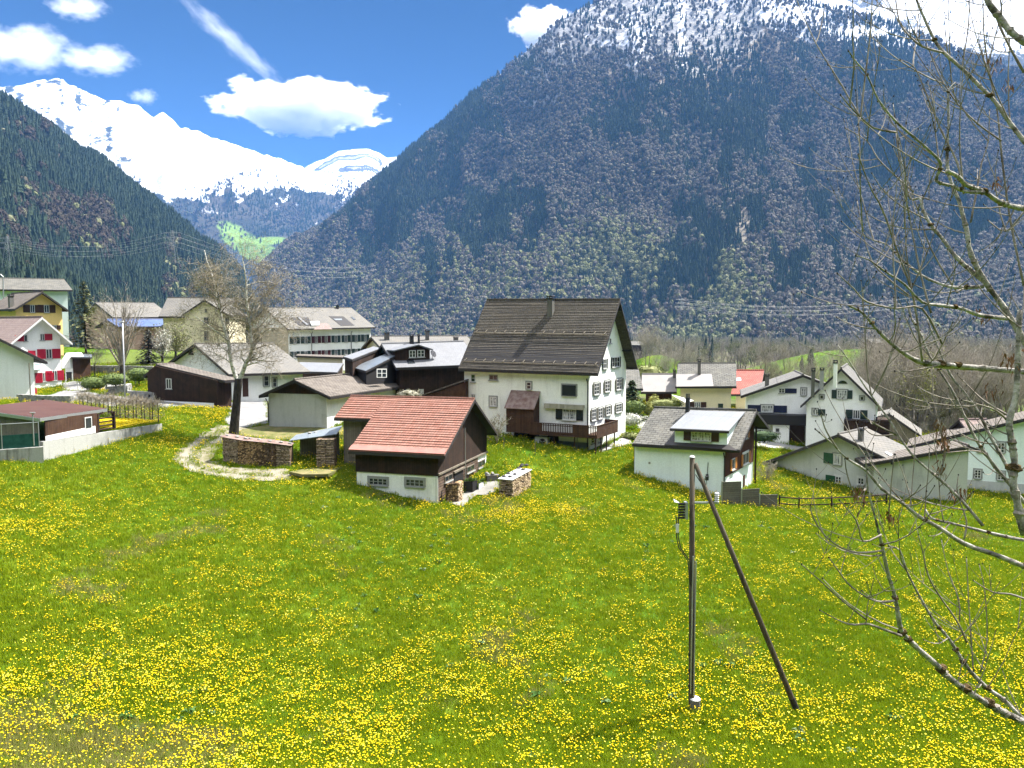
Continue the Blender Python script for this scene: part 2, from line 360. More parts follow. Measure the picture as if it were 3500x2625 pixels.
# ---------------------------------------------------------------- mountains
def _mat_mountain(name, forest=(0.055, 0.05, 0.035)):
    m, nt, b, N, L = _nt(name); v = coords(nt, 'Object')
    base = attr(nt, 'tint'); sn = attr(nt, 'snow', 'Fac'); rk = attr(nt, 'rock', 'Fac')
    n1 = noise(nt, v, 0.03, 8, 0.68); n2 = noise(nt, v, 0.008, 8, 0.7)
    rock = ramp(nt, noise(nt, coords(nt, 'Object', (1, 1, 2.5)), 0.02, 8, 0.75), [(0.3, (0.10, 0.10, 0.105)), (0.55, (0.26, 0.255, 0.25)), (0.75, (0.40, 0.39, 0.37))])
    base = mixc(nt, 1.0, base, (0.70, 0.70, 0.70), 'MULTIPLY')
    rm = mth(nt, 'GREATER_THAN', rk, mth(nt, 'MULTIPLY', mth(nt, 'ADD', n1, n2), 0.5))
    c = mixc(nt, 0.6, base, ramp(nt, n1, [(0.3, (0.45, 0.45, 0.45)), (0.7, (1.3, 1.3, 1.3))]), 'MULTIPLY')
    c = mixc(nt, rm, c, rock)
    sm = ramp(nt, mth(nt, 'SUBTRACT', mth(nt, 'ADD', sn, 0.5), mth(nt, 'MULTIPLY', mth(nt, 'ADD', n1, n2), 0.5)), [(0.48, (0, 0, 0)), (0.53, (1, 1, 1))])
    c = mixc(nt, sm, c, (0.58, 0.59, 0.62)); L(c, b.inputs['Base Color']); b.inputs['Roughness'].default_value = 0.95; b.inputs['Specular IOR Level'].default_value = 0.05
    bump(nt, b, n1, 0.8, 14.0); return m
def mountain(name, label, sil, Dr, Db, zb, nx=320, nt=170, amp=60, gul=60, gscale=170, shape=1.0, sx=10, bw=0.25, seed=1, pxpad=(0, 0), mat=None, ridge_amp=12, relief=None):
    sx_ = np.array([s[0] for s in sil], float); sy_ = np.array([s[1] for s in sil], float)
    px = np.linspace(sx_[0], sx_[-1], nx); ys = np.interp(px, sx_, sy_)
    dr = np.array([Dr(p) for p in px]); db = np.array([Db(p) for p in px]) if callable(Db) else np.full(nx, float(Db))
    zr = np.array([at(p, y, d)[2] for p, y, d in zip(px, ys, dr)]); xs = np.array([at(p, y, 1.0)[0] for p, y in zip(px, ys)])
    zr = zr + ridge_amp * fbm(px / 40.0, px * 0, seed + 40, 4)
    t = np.r_[np.linspace(0, 1, nt), np.linspace(1, 1 + bw, 14)[1:]]
    T, PX = np.meshgrid(t, px, indexing='ij'); Y = db[None] + (dr - db)[None] * T; X = xs[None] * Y
    tc = np.clip(T, 0, 1); Z = zb + (zr[None] - zb) * tc ** shape
    win = np.sin(np.pi * np.clip(tc, 0, 1)) ** 0.8 * (relief(px)[None] if relief else 1.0)
    u = X / gscale; w = Y / gscale
    Z = Z + amp * win * fbm(X / (gscale * 3), Y / (gscale * 3), seed, 5) + gul * win * (ridged(u + 0.4 * fbm(u, w, seed + 3, 2), w * 0.45, seed + 7, 4) - 0.55)
    Z = np.where(T > 1, Z - (Y - dr[None]) * 0.7, Z)
    PXs, PYs = proj(X, Y, Z)
    return dict(X=X, Y=Y, Z=Z, T=T, px=PXs, py=PYs, name=name, label=label, mat=mat, tt=t, ppx=px)
def finish(mt, tint, snow, rock):
    o = grid_mesh(mt['name'], mt['X'], mt['Y'], mt['Z'], mt['mat'] or _mat_mountain(mt['name']), {'tint': tint, 'snow': snow, 'rock': rock})
    tag(o, mt['label'], 'mountain', None, 'structure'); mt['o'] = o; return o
def sample(mt, n, seed, tlo=0.0, thi=1.0):
    """random points on the facing slope of a mountain: position, frame px, frame py"""
    rs = np.random.RandomState(seed); h, w = mt['X'].shape; hn = int(np.searchsorted(mt['tt'], 1.0001))
    # even by area: weight rows by their width (distance)
    r = np.sqrt(rs.rand(n)) if False else rs.rand(n); fi = (tlo + (thi - tlo) * r) * (hn - 1); fj = rs.rand(n) * (w - 1.001)
    i = np.minimum(fi.astype(int), hn - 2); j = fj.astype(int); a = fi - i; b = fj - j
    def g(A): return (A[i, j] * (1 - b) + A[i, j + 1] * b) * (1 - a) + (A[i + 1, j] * (1 - b) + A[i + 1, j + 1] * b) * a
    P = np.stack([g(mt['X']), g(mt['Y']), g(mt['Z'])], 1); px, py = proj(P[:, 0], P[:, 1], P[:, 2]); return P, px, py, rs
def blob(px, py, cx, cy, rx, ry): return np.exp(-(((px - cx) / rx) ** 2 + ((py - cy) / ry) ** 2))
def mixa(a, b, f): return a * (1 - f[..., None]) + np.array(b) * f[..., None]

# the big forested mountain in the middle and right
M1 = mountain('mountain', 'big steep forested mountain filling the right half, snow patches near its top',
    [(880, 925), (913, 889), (1010, 825), (1121, 766), (1242, 645), (1371, 535), (1507, 424), (1628, 310), (1710, 253), (1837, 139), (1913, 70), (2007, 16), (2090, -8), (2300, -60), (2520, -70), (2700, -20), (2850, 30), (3000, 58), (3130, 108), (3300, 180), (3500, 250), (3800, 330), (4300, 420)],
    lambda p: np.interp(p, [880, 1700, 2500, 3500, 4300], [3600, 3500, 3300, 3100, 2900]), lambda p: np.interp(p, [880, 1700, 2500, 3500, 4300], [2100, 1600, 1400, 1200, 1100]), -70, nx=420, nt=220, amp=150, gul=130, gscale=260, shape=1.12, seed=11)
px, py = M1['px'], M1['py']; nz = fbm(px / 130, py / 130, 5, 5); n2 = fbm(px / 36, py / 36, 15, 4)
tint = np.zeros(px.shape + (3,)) + np.array((0.17, 0.14, 0.11)); tint = mixa(tint, (0.24, 0.205, 0.16), sstep(-0.1, 0.5, nz) * 0.8)
grn = np.clip(blob(px, py, 2250, 1110, 190, 90) + blob(px, py, 2650, 1190, 260, 60) + 0.5 * blob(px, py, 2950, 1180, 180, 80), 0, 1) * sstep(-0.25, 0.25, nz + 0.4)
tint = mixa(tint, (0.15, 0.17, 0.06), grn)
screes = np.clip(blob(px, py, 2545, 790, 36, 90) * 1.2 + blob(px, py, 2470, 640, 60, 40) + blob(px, py, 2640, 850, 30, 30) + blob(px, py, 2360, 1060, 22, 70), 0, 1)
tint = mixa(tint, (0.25, 0.22, 0.17), screes * 0.9)
# trodden forest roads on the slope
for pts_, w_ in (([(2100, 975), (2250, 990), (2330, 965)], 4), ([(2130, 1040), (2260, 1020), (2350, 1040), (2420, 1050)], 4), ([(2320, 1100), (2420, 1120), (2560, 1125), (2680, 1150), (2800, 1165)], 4), ([(2460, 1210), (2560, 1200), (2680, 1185)], 3), ([(1640, 490), (1780, 520), (1930, 525)], 3)):
    for k in range(len(pts_) - 1):
        (x0, y0), (x1, y1) = pts_[k], pts_[k + 1]; yy = y0 + (y1 - y0) * np.clip((px - x0) / (x1 - x0), 0, 1)
        tint = mixa(tint, (0.32, 0.29, 0.24), np.exp(-((py - yy) / w_) ** 2) * ((px >= x0 - 3) & (px <= x1 + 3)))
snow = sstep(420, 60, py + 90 * nz) * 0.58 * sstep(1500, 1950, px) + 0.35 * sstep(2550, 2900, px) * sstep(260, 60, py + 60 * nz) - 0.12
rock = sstep(480, 60, py + 110 * nz) * 0.75 * sstep(1250, 1700, px) * (1 - 0.7 * sstep(2500, 2800, px)) + 0.5 * blob(px, py, 1830, 320, 130, 130) + 0.45 * screes
snow = snow + 0.35 * blob(px, py, 2330, 150, 14, 170) + 0.25 * blob(px, py, 2150, 200, 60, 90) + 0.5 * blob(px, py, 2740, 50, 110, 40) + 0.5 * blob(px, py, 2960, 115, 90, 22)
finish(M1, tint, snow, rock)

M1b = mountain('snow_mountain', 'broad snow slope rising behind the shoulder of the big mountain at upper right', [(2400, -20), (2900, -70), (3300, -90), (3700, -80), (4400, 20)],
    lambda p: 5600, 3300, 300, nx=160, nt=100, amp=160, gul=120, gscale=380, seed=31)
px, py = M1b['px'], M1b['py']; nz = fbm(px / 120, py / 120, 25, 5)
finish(M1b, np.zeros(px.shape + (3,)) + np.array((0.08, 0.085, 0.08)), 0.62 - 0.75 * sstep(130, 330, py + 60 * nz) + 0.25 * nz, 0.25 + 0.3 * nz)

M2 = mountain('forest_hill', 'dark forested slope falling from the left edge towards the valley', [(-900, -250), (-500, 20), (-200, 200), (0, 320), (63, 364), (158, 437), (272, 513), (354, 563), (443, 633), (538, 709), (633, 778), (696, 835), (770, 880), (830, 960), (900, 1080)],
    lambda p: np.interp(p, [-900, 0, 900], [2300, 2250, 1900]), lambda p: np.interp(p, [-900, 0, 900], [420, 520, 900]), -30, nx=260, nt=170, amp=90, gul=90, gscale=200, shape=1.1, seed=51)
px, py = M2['px'], M2['py']; nz = fbm(px / 110, py / 110, 35, 5)
tint = mixa(np.zeros(px.shape + (3,)) + np.array((0.05, 0.05, 0.032)), (0.10, 0.08, 0.055), sstep(-0.1, 0.4, nz)); finish(M2, tint, np.zeros(px.shape) - 1, 0.12 + 0 * px)

M3 = mountain('snow_mountain', 'long snow covered ridge with forest below it at the left', [(-500, 330), (-200, 300), (0, 294), (101, 288), (149, 269), (215, 273), (285, 310), (361, 342), (418, 347), (468, 364), (525, 399), (557, 387), (589, 405), (620, 437), (696, 456), (760, 487), (823, 500), (886, 525), (949, 544), (1000, 551), (1044, 582), (1108, 595), (1171, 614), (1234, 646), (1330, 700), (1500, 800)],
    lambda p: np.interp(p, [-500, 600, 1234, 1500], [7200, 6900, 6300, 6000]), lambda p: np.interp(p, [-500, 600, 1234, 1500], [3800, 4100, 4300, 4300]), 150, nx=420, nt=200, amp=170, gul=250, gscale=420, shape=1.05, seed=71, ridge_amp=26, relief=lambda p: .3 + .7 * sstep(150, 520, p))
px, py = M3['px'], M3['py']; nz = fbm(px / 120, py / 80, 45, 5); n2 = fbm(px / 34, py / 34, 46, 4)
dpt = py - np.interp(px, [-500, 0, 149, 361, 525, 696, 886, 1044, 1234, 1500], [330, 294, 269, 342, 399, 456, 525, 582, 646, 800])
lim = np.interp(px, [-500, 0, 300, 560, 700, 820, 1000, 1234], [190, 190, 240, 240, 190, 70, 30, -10])
snow = 0.60 + .12 * nz + .30 * n2 - 0.55 * sstep(-40, 70, dpt - lim + 80 * nz + 30 * n2)
snow = snow + 0.75 * blob(px, py, 870, 622, 60, 26) + 0.5 * blob(px, py, 1010, 600, 45, 22) + 0.35 * blob(px, py, 640, 640, 120, 14) * 1.0
yy = 500 + (px - 470) * 0.78; snow = snow + 0.6 * np.exp(-((py - yy) / 14) ** 2) * sstep(470, 520, px) * (1 - sstep(690, 740, px)) + sstep(760, 600, py) * sstep(350, 650, px) * (0.6 * np.clip(n2 + .8 * nz, -.2, 1) + .42)
rock = 0.15 + 0.5 * nz + 0.25 * sstep(700, 500, py)
tint = np.zeros(px.shape + (3,)) + np.array((0.045, 0.05, 0.042)); tint = mixa(tint, (0.10, 0.085, 0.07), sstep(-0.1, 0.4, nz) * 0.6)
mead = np.clip(blob(px, py, 800, 800, 55, 36) + blob(px, py, 860, 850, 70, 34) + blob(px, py, 925, 880, 60, 24) + blob(px, py, 950, 820, 60, 12) + 0.6 * blob(px, py, 760, 770, 30, 16), 0, 1.2); mead = sstep(0.45, 0.6, mead + 0.2 * n2)
tint = mixa(tint, (0.17, 0.27, 0.05), mead); rock = rock - mead; finish(M3, tint, snow - mead, rock)

M4 = mountain('snow_mountain', 'small distant white peak in the notch of the valley', [(940, 640), (1038, 576), (1072, 556), (1108, 544), (1158, 516), (1203, 510), (1260, 510), (1298, 525), (1323, 541), (1361, 535), (1400, 516), (1480, 480), (1600, 470)],
    lambda p: 10500, 7600, 900, nx=170, nt=80, amp=160, gul=260, gscale=520, seed=91, ridge_amp=8)
px, py = M4['px'], M4['py']; nz = fbm(px / 60, py / 30, 55, 4); dpt = py - np.interp(px, [940, 1038, 1158, 1260, 1323, 1400, 1600], [640, 576, 516, 510, 541, 516, 470])
band = np.exp(-((dpt - 22 + 10 * nz) / 5) ** 2) * sstep(1060, 1110, px) * (1 - sstep(1285, 1310, px)) + 0.8 * np.exp(-((dpt - 62 + 14 * nz) / 5) ** 2) * sstep(1150, 1190, px) * (1 - sstep(1290, 1320, px))
finish(M4, np.zeros(px.shape + (3,)) + 0.1, 0.6 - 1.1 * band + 0.15 * nz, 0.9 * band)

# ---------------------------------------------------------------- forests on the slopes
MR = {}
def _conifer(seed, wid):
    rs = random.Random(seed); mb = MB(); n = 7
    for k in range(5):
        z0 = 0.06 + 0.175 * k; z1 = min(1.0, z0 + 0.33); r = wid * (1 - k / 5.6)
        ring = [(r * (0.65 + 0.6 * rs.random()) * math.cos(2 * math.pi * (i + 0.4 * k) / n), r * (0.65 + 0.6 * rs.random()) * math.sin(2 * math.pi * (i + 0.4 * k) / n), z0 - 0.03 + 0.06 * rs.random()) for i in range(n)]
        for i in range(n): mb.poly([ring[i], ring[(i + 1) % n], (0, 0, z1)])
    mb.tube([(0, 0, -0.1), (0, 0, 0.4)], 0.02, 4); return mb
def _bushy(seed, n, wx, zlo, size, trunk=True):
    rs = random.Random(seed); mb = MB()
    zc = (zlo + 1) / 2; rr = random.getstate(); random.seed(seed); mb.ball((0, 0, zc), 1.0, 8, 6, 0, 0.16, (wx * .8, wx * .8, (1 - zlo) / 2 * .85)); random.setstate(rr)
    for _ in range(n):
        a = rs.random() * 6.283; b = math.acos(rs.uniform(-0.85, 1)); r = (0.75 + 0.27 * rs.random())
        c = np.array([wx * r * math.sin(b) * math.cos(a), wx * r * math.sin(b) * math.sin(a), zc + (1 - zlo) / 2 * r * math.cos(b)])
        q = [c + np.array([rs.gauss(0, 1), rs.gauss(0, 1), rs.gauss(0, 1)]) * size for _ in range(3)]; mb.poly(q)
    if trunk: mb.tube([(0, 0, -0.1), (0, 0, 0.55)], [0.03, 0.015], 4)
    return mb
FC = mat_rand('conifer_needles', [(0.03, 0.055, 0.034), (0.045, 0.075, 0.042), (0.065, 0.095, 0.05)], fine=0.4)
FB = mat_rand('bare_twigs', [(0.15, 0.122, 0.095), (0.22, 0.19, 0.15), (0.19, 0.17, 0.145), (0.28, 0.26, 0.19)], fine=0.3)
FL = mat_rand('spring_leaves', [(0.19, 0.21, 0.09), (0.28, 0.29, 0.13), (0.24, 0.235, 0.14)], fine=0.3)
PC = [proto(_conifer(s, w), 'conifer_tree', FC) for s, w in ((1, 0.17), (2, 0.2), (3, 0.15))]
PB = [proto(_bushy(s, 70, w, 0.18, 0.05), 'bare_tree', FB) for s, w in ((4, 0.24), (5, 0.31))]
PL = [proto(_bushy(s, 70, w, 0.12, 0.05), 'spring_tree', FL) for s, w in ((6, 0.26), (7, 0.34))]
FB2 = mat_rand('beech_twigs', [(0.05, 0.04, 0.03), (0.085, 0.065, 0.048), (0.07, 0.058, 0.045), (0.11, 0.095, 0.06)], fine=0.3)
PB2 = [proto(_bushy(s, 90, w, 0.14, 0.05), 'bare_tree', FB2) for s, w in ((14, 0.3), (15, 0.36))]
def wood(name, label, mt, n, seed, height, conif, green, keep, tlo=0.0, thi=1.0, bare=None):
    P, px, py, rs = sample(mt, n, seed, tlo, thi); a = rs.rand(n); kp = keep(px, py, rs) > rs.rand(n)
    pc = conif(px, py); pg = green(px, py); k = np.where(a < pc, rs.randint(0, 3, n), np.where(rs.rand(n) < pg, 5 + rs.randint(0, 2, n), 3 + rs.randint(0, 2, n)))
    h = height * (0.6 + 0.75 * rs.rand(n)); h = np.where(k > 2, h * 0.82, h); S = np.stack([h * (0.8 + 0.5 * rs.rand(n)), h * (0.8 + 0.5 * rs.rand(n)), h], 1)
    R = np.stack([0 * h, 0 * h, rs.rand(n) * 6.28], 1)
    return scatter(name, P[kp], S[kp], R[kp], k[kp], PC + (bare or PB) + PL, label, 'forest')
def _c1(px, py):
    n = fbm(px / 150, py / 190, 61, 4) + 0.55 * fbm(px / 42, py / 60, 62, 3)
    b = 0.24 * sstep(700, 250, py) + 0.32 * blob(px, py, 1480, 700, 260, 170) + 0.35 * blob(px, py, 2990, 330, 260, 260) + 0.2 * blob(px, py, 2360, 900, 200, 90) + 0.3 * blob(px, py, 2880, 1130, 160, 80) - 0.1
    return 0.22 + 0.78 * sstep(-0.14, 0.2, n + b - 0.07)
def _g1(px, py): return np.clip(1.2 * (blob(px, py, 2480, 1010, 110, 90) + blob(px, py, 2260, 930, 220, 60) + blob(px, py, 2380, 1160, 140, 45) + blob(px, py, 2100, 870, 130, 90)) + 0.5 * blob(px, py, 1700, 950, 600, 120) + 0.12 * sstep(900, 1150, py), 0, 0.95)
def _k1(px, py, rs):
    op = blob(px, py, 2250, 1090, 130, 60) * 0.8 + 0.75 * blob(px, py, 2640, 1190, 240, 45) + 0.95 * blob(px, py, 2545, 790, 34, 90) + 0.8 * blob(px, py, 2470, 640, 60, 35) + 0.86 * sstep(420, 110, py + 60 * fbm(px / 60, py / 60, 77, 3)) * sstep(1450, 1850, px) * (1 - 0.5 * sstep(2500, 2800, px)) + 0.5 * blob(px, py, 2740, 50, 110, 40) + 0.9 * blob(px, py, 2960, 115, 90, 20)
    return np.clip(1 - op, 0.04, 1)
wood('forest', 'mixed forest of dark conifers and bare trees covering the big mountain', M1, 150000, 101, 22, _c1, _g1, _k1)
def _c2(px, py):
    n = fbm(px / 120, py / 110, 71, 4) + 0.5 * fbm(px / 38, py / 44, 72, 3)
    b = 0.5 * sstep(160, -20, py - (325 + px * 0.74)) + 0.35 * sstep(860, 960, py) - 0.42 * blob(px, py, 150, 740, 190, 90)
    return 0.2 + 0.8 * sstep(-0.3, 0.15, n + b + 0.12)
wood('forest', 'dark conifer forest with brown beeches on the left slope', M2, 44000, 102, 22, _c2, lambda px, py: 0.08 + 0.25 * sstep(820, 960, py), lambda px, py, rs: np.ones(len(px)), bare=PB2)
def _k3(px, py, rs):
    d = py - np.interp(px, [-500, 0, 149, 361, 525, 696, 886, 1044, 1234, 1500], [330, 294, 269, 342, 399, 456, 525, 582, 646, 800]); lim = np.interp(px, [-500, 0, 300, 560, 700, 820, 1000, 1234], [190, 190, 240, 240, 190, 70, 30, -10])
    k = sstep(-20, 70, d - lim + 80 * fbm(px / 120, py / 80, 45, 5)); md = np.clip(blob(px, py, 800, 800, 60, 40) + blob(px, py, 860, 850, 75, 40) + blob(px, py, 925, 880, 65, 28) + blob(px, py, 950, 820, 60, 14), 0, 1)
    sn = blob(px, py, 870, 622, 60, 26) + blob(px, py, 1010, 600, 45, 22)
    return k * .8 * (1 - .7 * sstep(740, 560, py) * sstep(420, 700, px)) * (1 - 0.97 * md) * (1 - 0.9 * np.clip(sn, 0, 1)) * (0.45 + 0.55 * sstep(-0.2, 0.2, fbm(px / 30, py / 30, 73, 3)))
wood('forest', 'distant forest below the long snow ridge', M3, 42000, 103, 27, lambda px, py: sstep(-0.35, 0.1, fbm(px / 90, py / 70, 74, 4) + 0.1), lambda px, py: 0.05 + 0 * px, _k3)
wood('forest', 'sparse conifers on the snowy shoulder at upper right', M1b, 7000, 104, 24, lambda px, py: 0.95 + 0 * px, lambda px, py: 0 * px, lambda px, py, rs: sstep(120, 260, py + 60 * fbm(px / 120, py / 120, 25, 5)) * 0.8 + 0.03)

# wooded valley floor between the village and the mountain foot
def _openbare(seed, leaf):
    rs = random.Random(seed); mb = MB(); mb.tube([(0, 0, -.05), (0, 0, .35), (.01, 0, .6)], [.022, .016, .008], 5)
    for k in range(16):
        a = rs.random() * 6.283; t_ = rs.uniform(.4, 1.1); e = np.array([math.cos(a) * .26 * t_, math.sin(a) * .26 * t_, rs.uniform(.25, .62)]); b = np.array([0, 0, rs.uniform(.25, .42)]); mb.tube([b, b + e * .5 + (0, 0, -.02), b + e], [.009, .006, .002], 3, 0, False)
        for _ in range(26):
            c = b + e * rs.uniform(.35, 1.05) + np.array([rs.gauss(0, .05), rs.gauss(0, .05), rs.gauss(0, .04)]); d = np.array([rs.gauss(0, .04), rs.gauss(0, .04), abs(rs.gauss(0, .06))]); w = np.array([rs.gauss(0, .006), rs.gauss(0, .006), 0]) * (2.5 if leaf else 1); mb.poly([c, c + w, c + d])
    return mb
FBV = mat_rand('valley_twigs', [(0.26, 0.225, 0.185), (0.36, 0.32, 0.26), (0.44, 0.40, 0.30)])
PV = [proto(_openbare(81, False), 'bare_tree', FBV), proto(_openbare(82, False), 'bare_tree', FBV), proto(_openbare(83, True), 'spring_tree', FL), proto(_openbare(84, True), 'spring_tree', FL)]
def on_m1(a, b):
    d = (M1['px'] - a) ** 2 + (M1['py'] - b) ** 2 + 1e6 * (M1['T'] > .9); i = np.unravel_index(np.argmin(d), d.shape); return np.array([M1['X'][i], M1['Y'][i], M1['Z'][i]])
def _valley():
    rs = np.random.RandomState(300); n = 12000; Y = 260 + 1250 * rs.rand(n) ** 0.8; PX = rs.uniform(500, 3900, n); X = Y * (PX - 1750) / FPX; Z = gz(X, Y) - .3
    kn = np.zeros(n)
    for kx, ky, kz, rx, ry in _KN: kn = np.maximum(kn, np.exp(-(((X - kx) / rx) ** 2 + ((Y - ky) / ry) ** 2) * .9))
    keep = (kn < .32 + .25 * fbm(X / 40, Y / 40, 9, 2)) & (rs.rand(n) < .45 + .55 * sstep(-.2, .1, fbm(X / 60, Y / 60, 19, 3)))
    k = np.where(rs.rand(n) < .05, rs.randint(0, 3, n), np.where(rs.rand(n) < .38, 5 + rs.randint(0, 2, n), 3 + rs.randint(0, 2, n))); h = (9 + 9 * rs.rand(n)) * np.where(k < 3, 1.25, 1)
    S = np.stack([h * (.8 + .4 * rs.rand(n)), h * (.8 + .4 * rs.rand(n)), h], 1); R = np.stack([0 * h, 0 * h, rs.rand(n) * 6.28], 1)
    scatter('forest', np.stack([X, Y, Z], 1)[keep], S[keep], R[keep], k[keep], PC + PV, 'mixed wood on the valley floor behind the village', 'forest')
_valley()
# ---------------------------------------------------------------- building materials
MT = {}
MT['white'] = mat_plaster('white_plaster', (0.86, 0.865, 0.845), (0.45, 0.45, 0.40), 0.3)
MT['oldwhite'] = mat_plaster('weathered_white_plaster', (0.81, 0.83, 0.785), (0.36, 0.37, 0.33), 0.55)
MT['mint'] = mat_plaster('pale_mint_plaster', (0.77, 0.86, 0.83), (0.42, 0.44, 0.40), 0.22)
MT['grey'] = mat_plaster('grey_render', (0.50, 0.515, 0.495), (0.20, 0.21, 0.19), 0.45)
MT['cement'] = mat_plaster('bare_cement', (0.45, 0.46, 0.435), (0.16, 0.17, 0.15), 0.6)
MT['cream'] = mat_plaster('cream_plaster', (0.78, 0.70, 0.50), (0.5, 0.45, 0.34), 0.2)
MT['ochre'] = mat_plaster('yellow_plaster', (0.80, 0.55, 0.22), (0.6, 0.42, 0.2), 0.2)
MT['tan'] = mat_plaster('tan_plaster', (0.46, 0.42, 0.33), (0.3, 0.27, 0.2), 0.4)
MT['pink'] = mat_plaster('reddish_brick_wall', (0.56, 0.38, 0.31), (0.4, 0.25, 0.2), 0.4)
MT['conc'] = mat_plaster('stained_concrete', (0.36, 0.36, 0.335), (0.07, 0.06, 0.045), 1.1)
PLK = dict(off=0.5, rz=math.pi / 2, msize=0.012, bmp=0.5)
MT['darkwood'] = mat_brick('dark_boards', (0.030, 0.019, 0.014), (0.060, 0.034, 0.024), (0.008, 0.006, 0.005), w=6.0, h=0.19, patch=0.35, pc=(0.13, 0.07, 0.045), pscale=1.2, **PLK)
MT['brownwood'] = mat_brick('brown_boards', (0.07, 0.035, 0.022), (0.12, 0.06, 0.036), (0.02, 0.012, 0.009), w=6.0, h=0.16, patch=0.4, pc=(0.17, 0.10, 0.06), pscale=1.2, **PLK)
MT['redwood'] = mat_brick('reddish_boards', (0.13, 0.05, 0.034), (0.17, 0.065, 0.042), (0.03, 0.014, 0.01), w=6.0, h=0.14, patch=0.25, pc=(0.19, 0.10, 0.07), **PLK)
MT['greywood'] = mat_brick('grey_weathered_boards', (0.22, 0.19, 0.15), (0.30, 0.26, 0.20), (0.06, 0.05, 0.04), w=6.0, h=0.22, patch=0.5, pc=(0.4, 0.35, 0.27), pscale=0.8, **PLK)
MT['logs'] = mat_brick('old_log_wall', (0.12, 0.075, 0.055), (0.20, 0.13, 0.095), (0.03, 0.02, 0.016), w=3.0, h=0.2, msize=0.03, patch=0.6, pc=(0.34, 0.26, 0.2), pscale=1.6)
MT['blackwood'] = mat_plain('black_stained_timber', (0.022, 0.02, 0.022), 0.7)
MT['fascia'] = mat_plain('dark_fascia', (0.035, 0.03, 0.03), 0.6)
MT['redtile'] = mat_brick('red_clay_tiles', (0.36, 0.155, 0.112), (0.50, 0.245, 0.185), (0.19, 0.08, 0.06), w=0.24, h=0.306, msize=0.012, off=0.0, patch=0.7, pc=(0.38, 0.215, 0.17), pscale=1.1, bmp=0.9)
MT['slate'] = mat_brick('old_dark_shingles', (0.10, 0.091, 0.078), (0.16, 0.145, 0.12), (0.03, 0.027, 0.024), w=0.42, h=0.212, msize=0.022, off=0.5, patch=0.5, pc=(0.18, 0.15, 0.11), pscale=0.7, bmp=0.9)
MT['greyslate'] = mat_brick('grey_slate', (0.157, 0.153, 0.140), (0.230, 0.225, 0.204), (0.060, 0.058, 0.051), w=0.6, h=0.3, msize=0.035, patch=0.45, pc=(0.289, 0.272, 0.230), pscale=0.7, bmp=0.9)
MT['paleslate'] = mat_brick('pale_fibre_slate', (0.211, 0.204, 0.190), (0.252, 0.241, 0.224), (0.129, 0.126, 0.119), w=0.6, h=0.3, msize=0.03, patch=0.5, pc=(0.306, 0.279, 0.238), pscale=0.45, bmp=0.6)
MT['brownslate'] = mat_brick('brown_roof_slate', (0.17, 0.145, 0.125), (0.23, 0.20, 0.175), (0.07, 0.06, 0.05), w=0.45, h=0.3, msize=0.04, patch=0.4, pc=(0.30, 0.26, 0.22), bmp=0.8)
MT['pinktile'] = mat_brick('mauve_roof_tiles', (0.320, 0.240, 0.220), (0.384, 0.292, 0.268), (0.176, 0.128, 0.120), w=0.35, h=0.35, msize=0.03, patch=0.3, pc=(0.416, 0.336, 0.304))
MT['brightred'] = mat_brick('bright_red_roof_tiles', (0.56, 0.15, 0.125), (0.66, 0.20, 0.165), (0.25, 0.06, 0.05), w=0.3, h=0.35, msize=0.03, patch=0.2, pc=(0.7, 0.3, 0.24))
MT['stripe'] = mat_brick('ribbed_grey_roof', (0.170, 0.166, 0.157), (0.221, 0.212, 0.204), (0.076, 0.075, 0.072), w=0.55, h=30.0, msize=0.06, off=0.0, patch=0.4, pc=(0.306, 0.289, 0.264), pscale=0.6, bmp=0.8)
MT['zinc'] = mat_brick('standing_seam_zinc', (0.260, 0.273, 0.291), (0.285, 0.298, 0.316), (0.149, 0.155, 0.167), w=0.62, h=30.0, msize=0.025, off=0.0, patch=0.2, pc=(0.341, 0.347, 0.360), rough=0.42, bmp=0.5, spec=0.5)
MT['bluesheet'] = mat_brick('blue_grey_sheet_metal', (0.266, 0.315, 0.364), (0.301, 0.350, 0.392), (0.154, 0.182, 0.224), w=0.35, h=30.0, msize=0.03, off=0.0, patch=0.3, pc=(0.392, 0.420, 0.434), rough=0.4, spec=0.5)
MT['rust'] = mat_noise('rusty_sheet', (0.17, 0.09, 0.07), (0.33, 0.25, 0.215), 2.2, 0.7, 0.3)
MT['redfelt'] = mat_brick('red_brown_roofing', (0.085, 0.036, 0.031), (0.105, 0.045, 0.038), (0.06, 0.025, 0.02), w=0.9, h=30, msize=0.03, off=0.0, patch=0.5, pc=(0.13, 0.068, 0.056), pscale=0.4, rz=math.pi / 2)
MT['solar'] = mat_brick('blue_solar_roof', (0.060, 0.120, 0.336), (0.072, 0.136, 0.368), (0.024, 0.048, 0.144), w=30.0, h=0.9, msize=0.06, off=0.0, patch=0.1, pc=(0.160, 0.240, 0.440), rough=0.35, spec=0.5)
MT['solargrey'] = mat_brick('grey_solar_panels', (0.188, 0.217, 0.247), (0.217, 0.247, 0.277), (0.112, 0.128, 0.150), w=30.0, h=0.3, msize=0.05, off=0.0, patch=0.3, pc=(0.315, 0.345, 0.375), rough=0.3, spec=0.6)
MT['copper'] = mat_noise('worn_metal_roof', (0.216, 0.209, 0.202), (0.317, 0.274, 0.245), 0.7, 0.5, 0.4)
def _glass():
    m, nt, b, N, L = _nt('window_glass'); b.inputs['Base Color'].default_value = (0.02, 0.025, 0.03, 1); b.inputs['Roughness'].default_value = 0.08
    b.inputs['Specular IOR Level'].default_value = 0.6; return m
MT['glass'] = _glass()
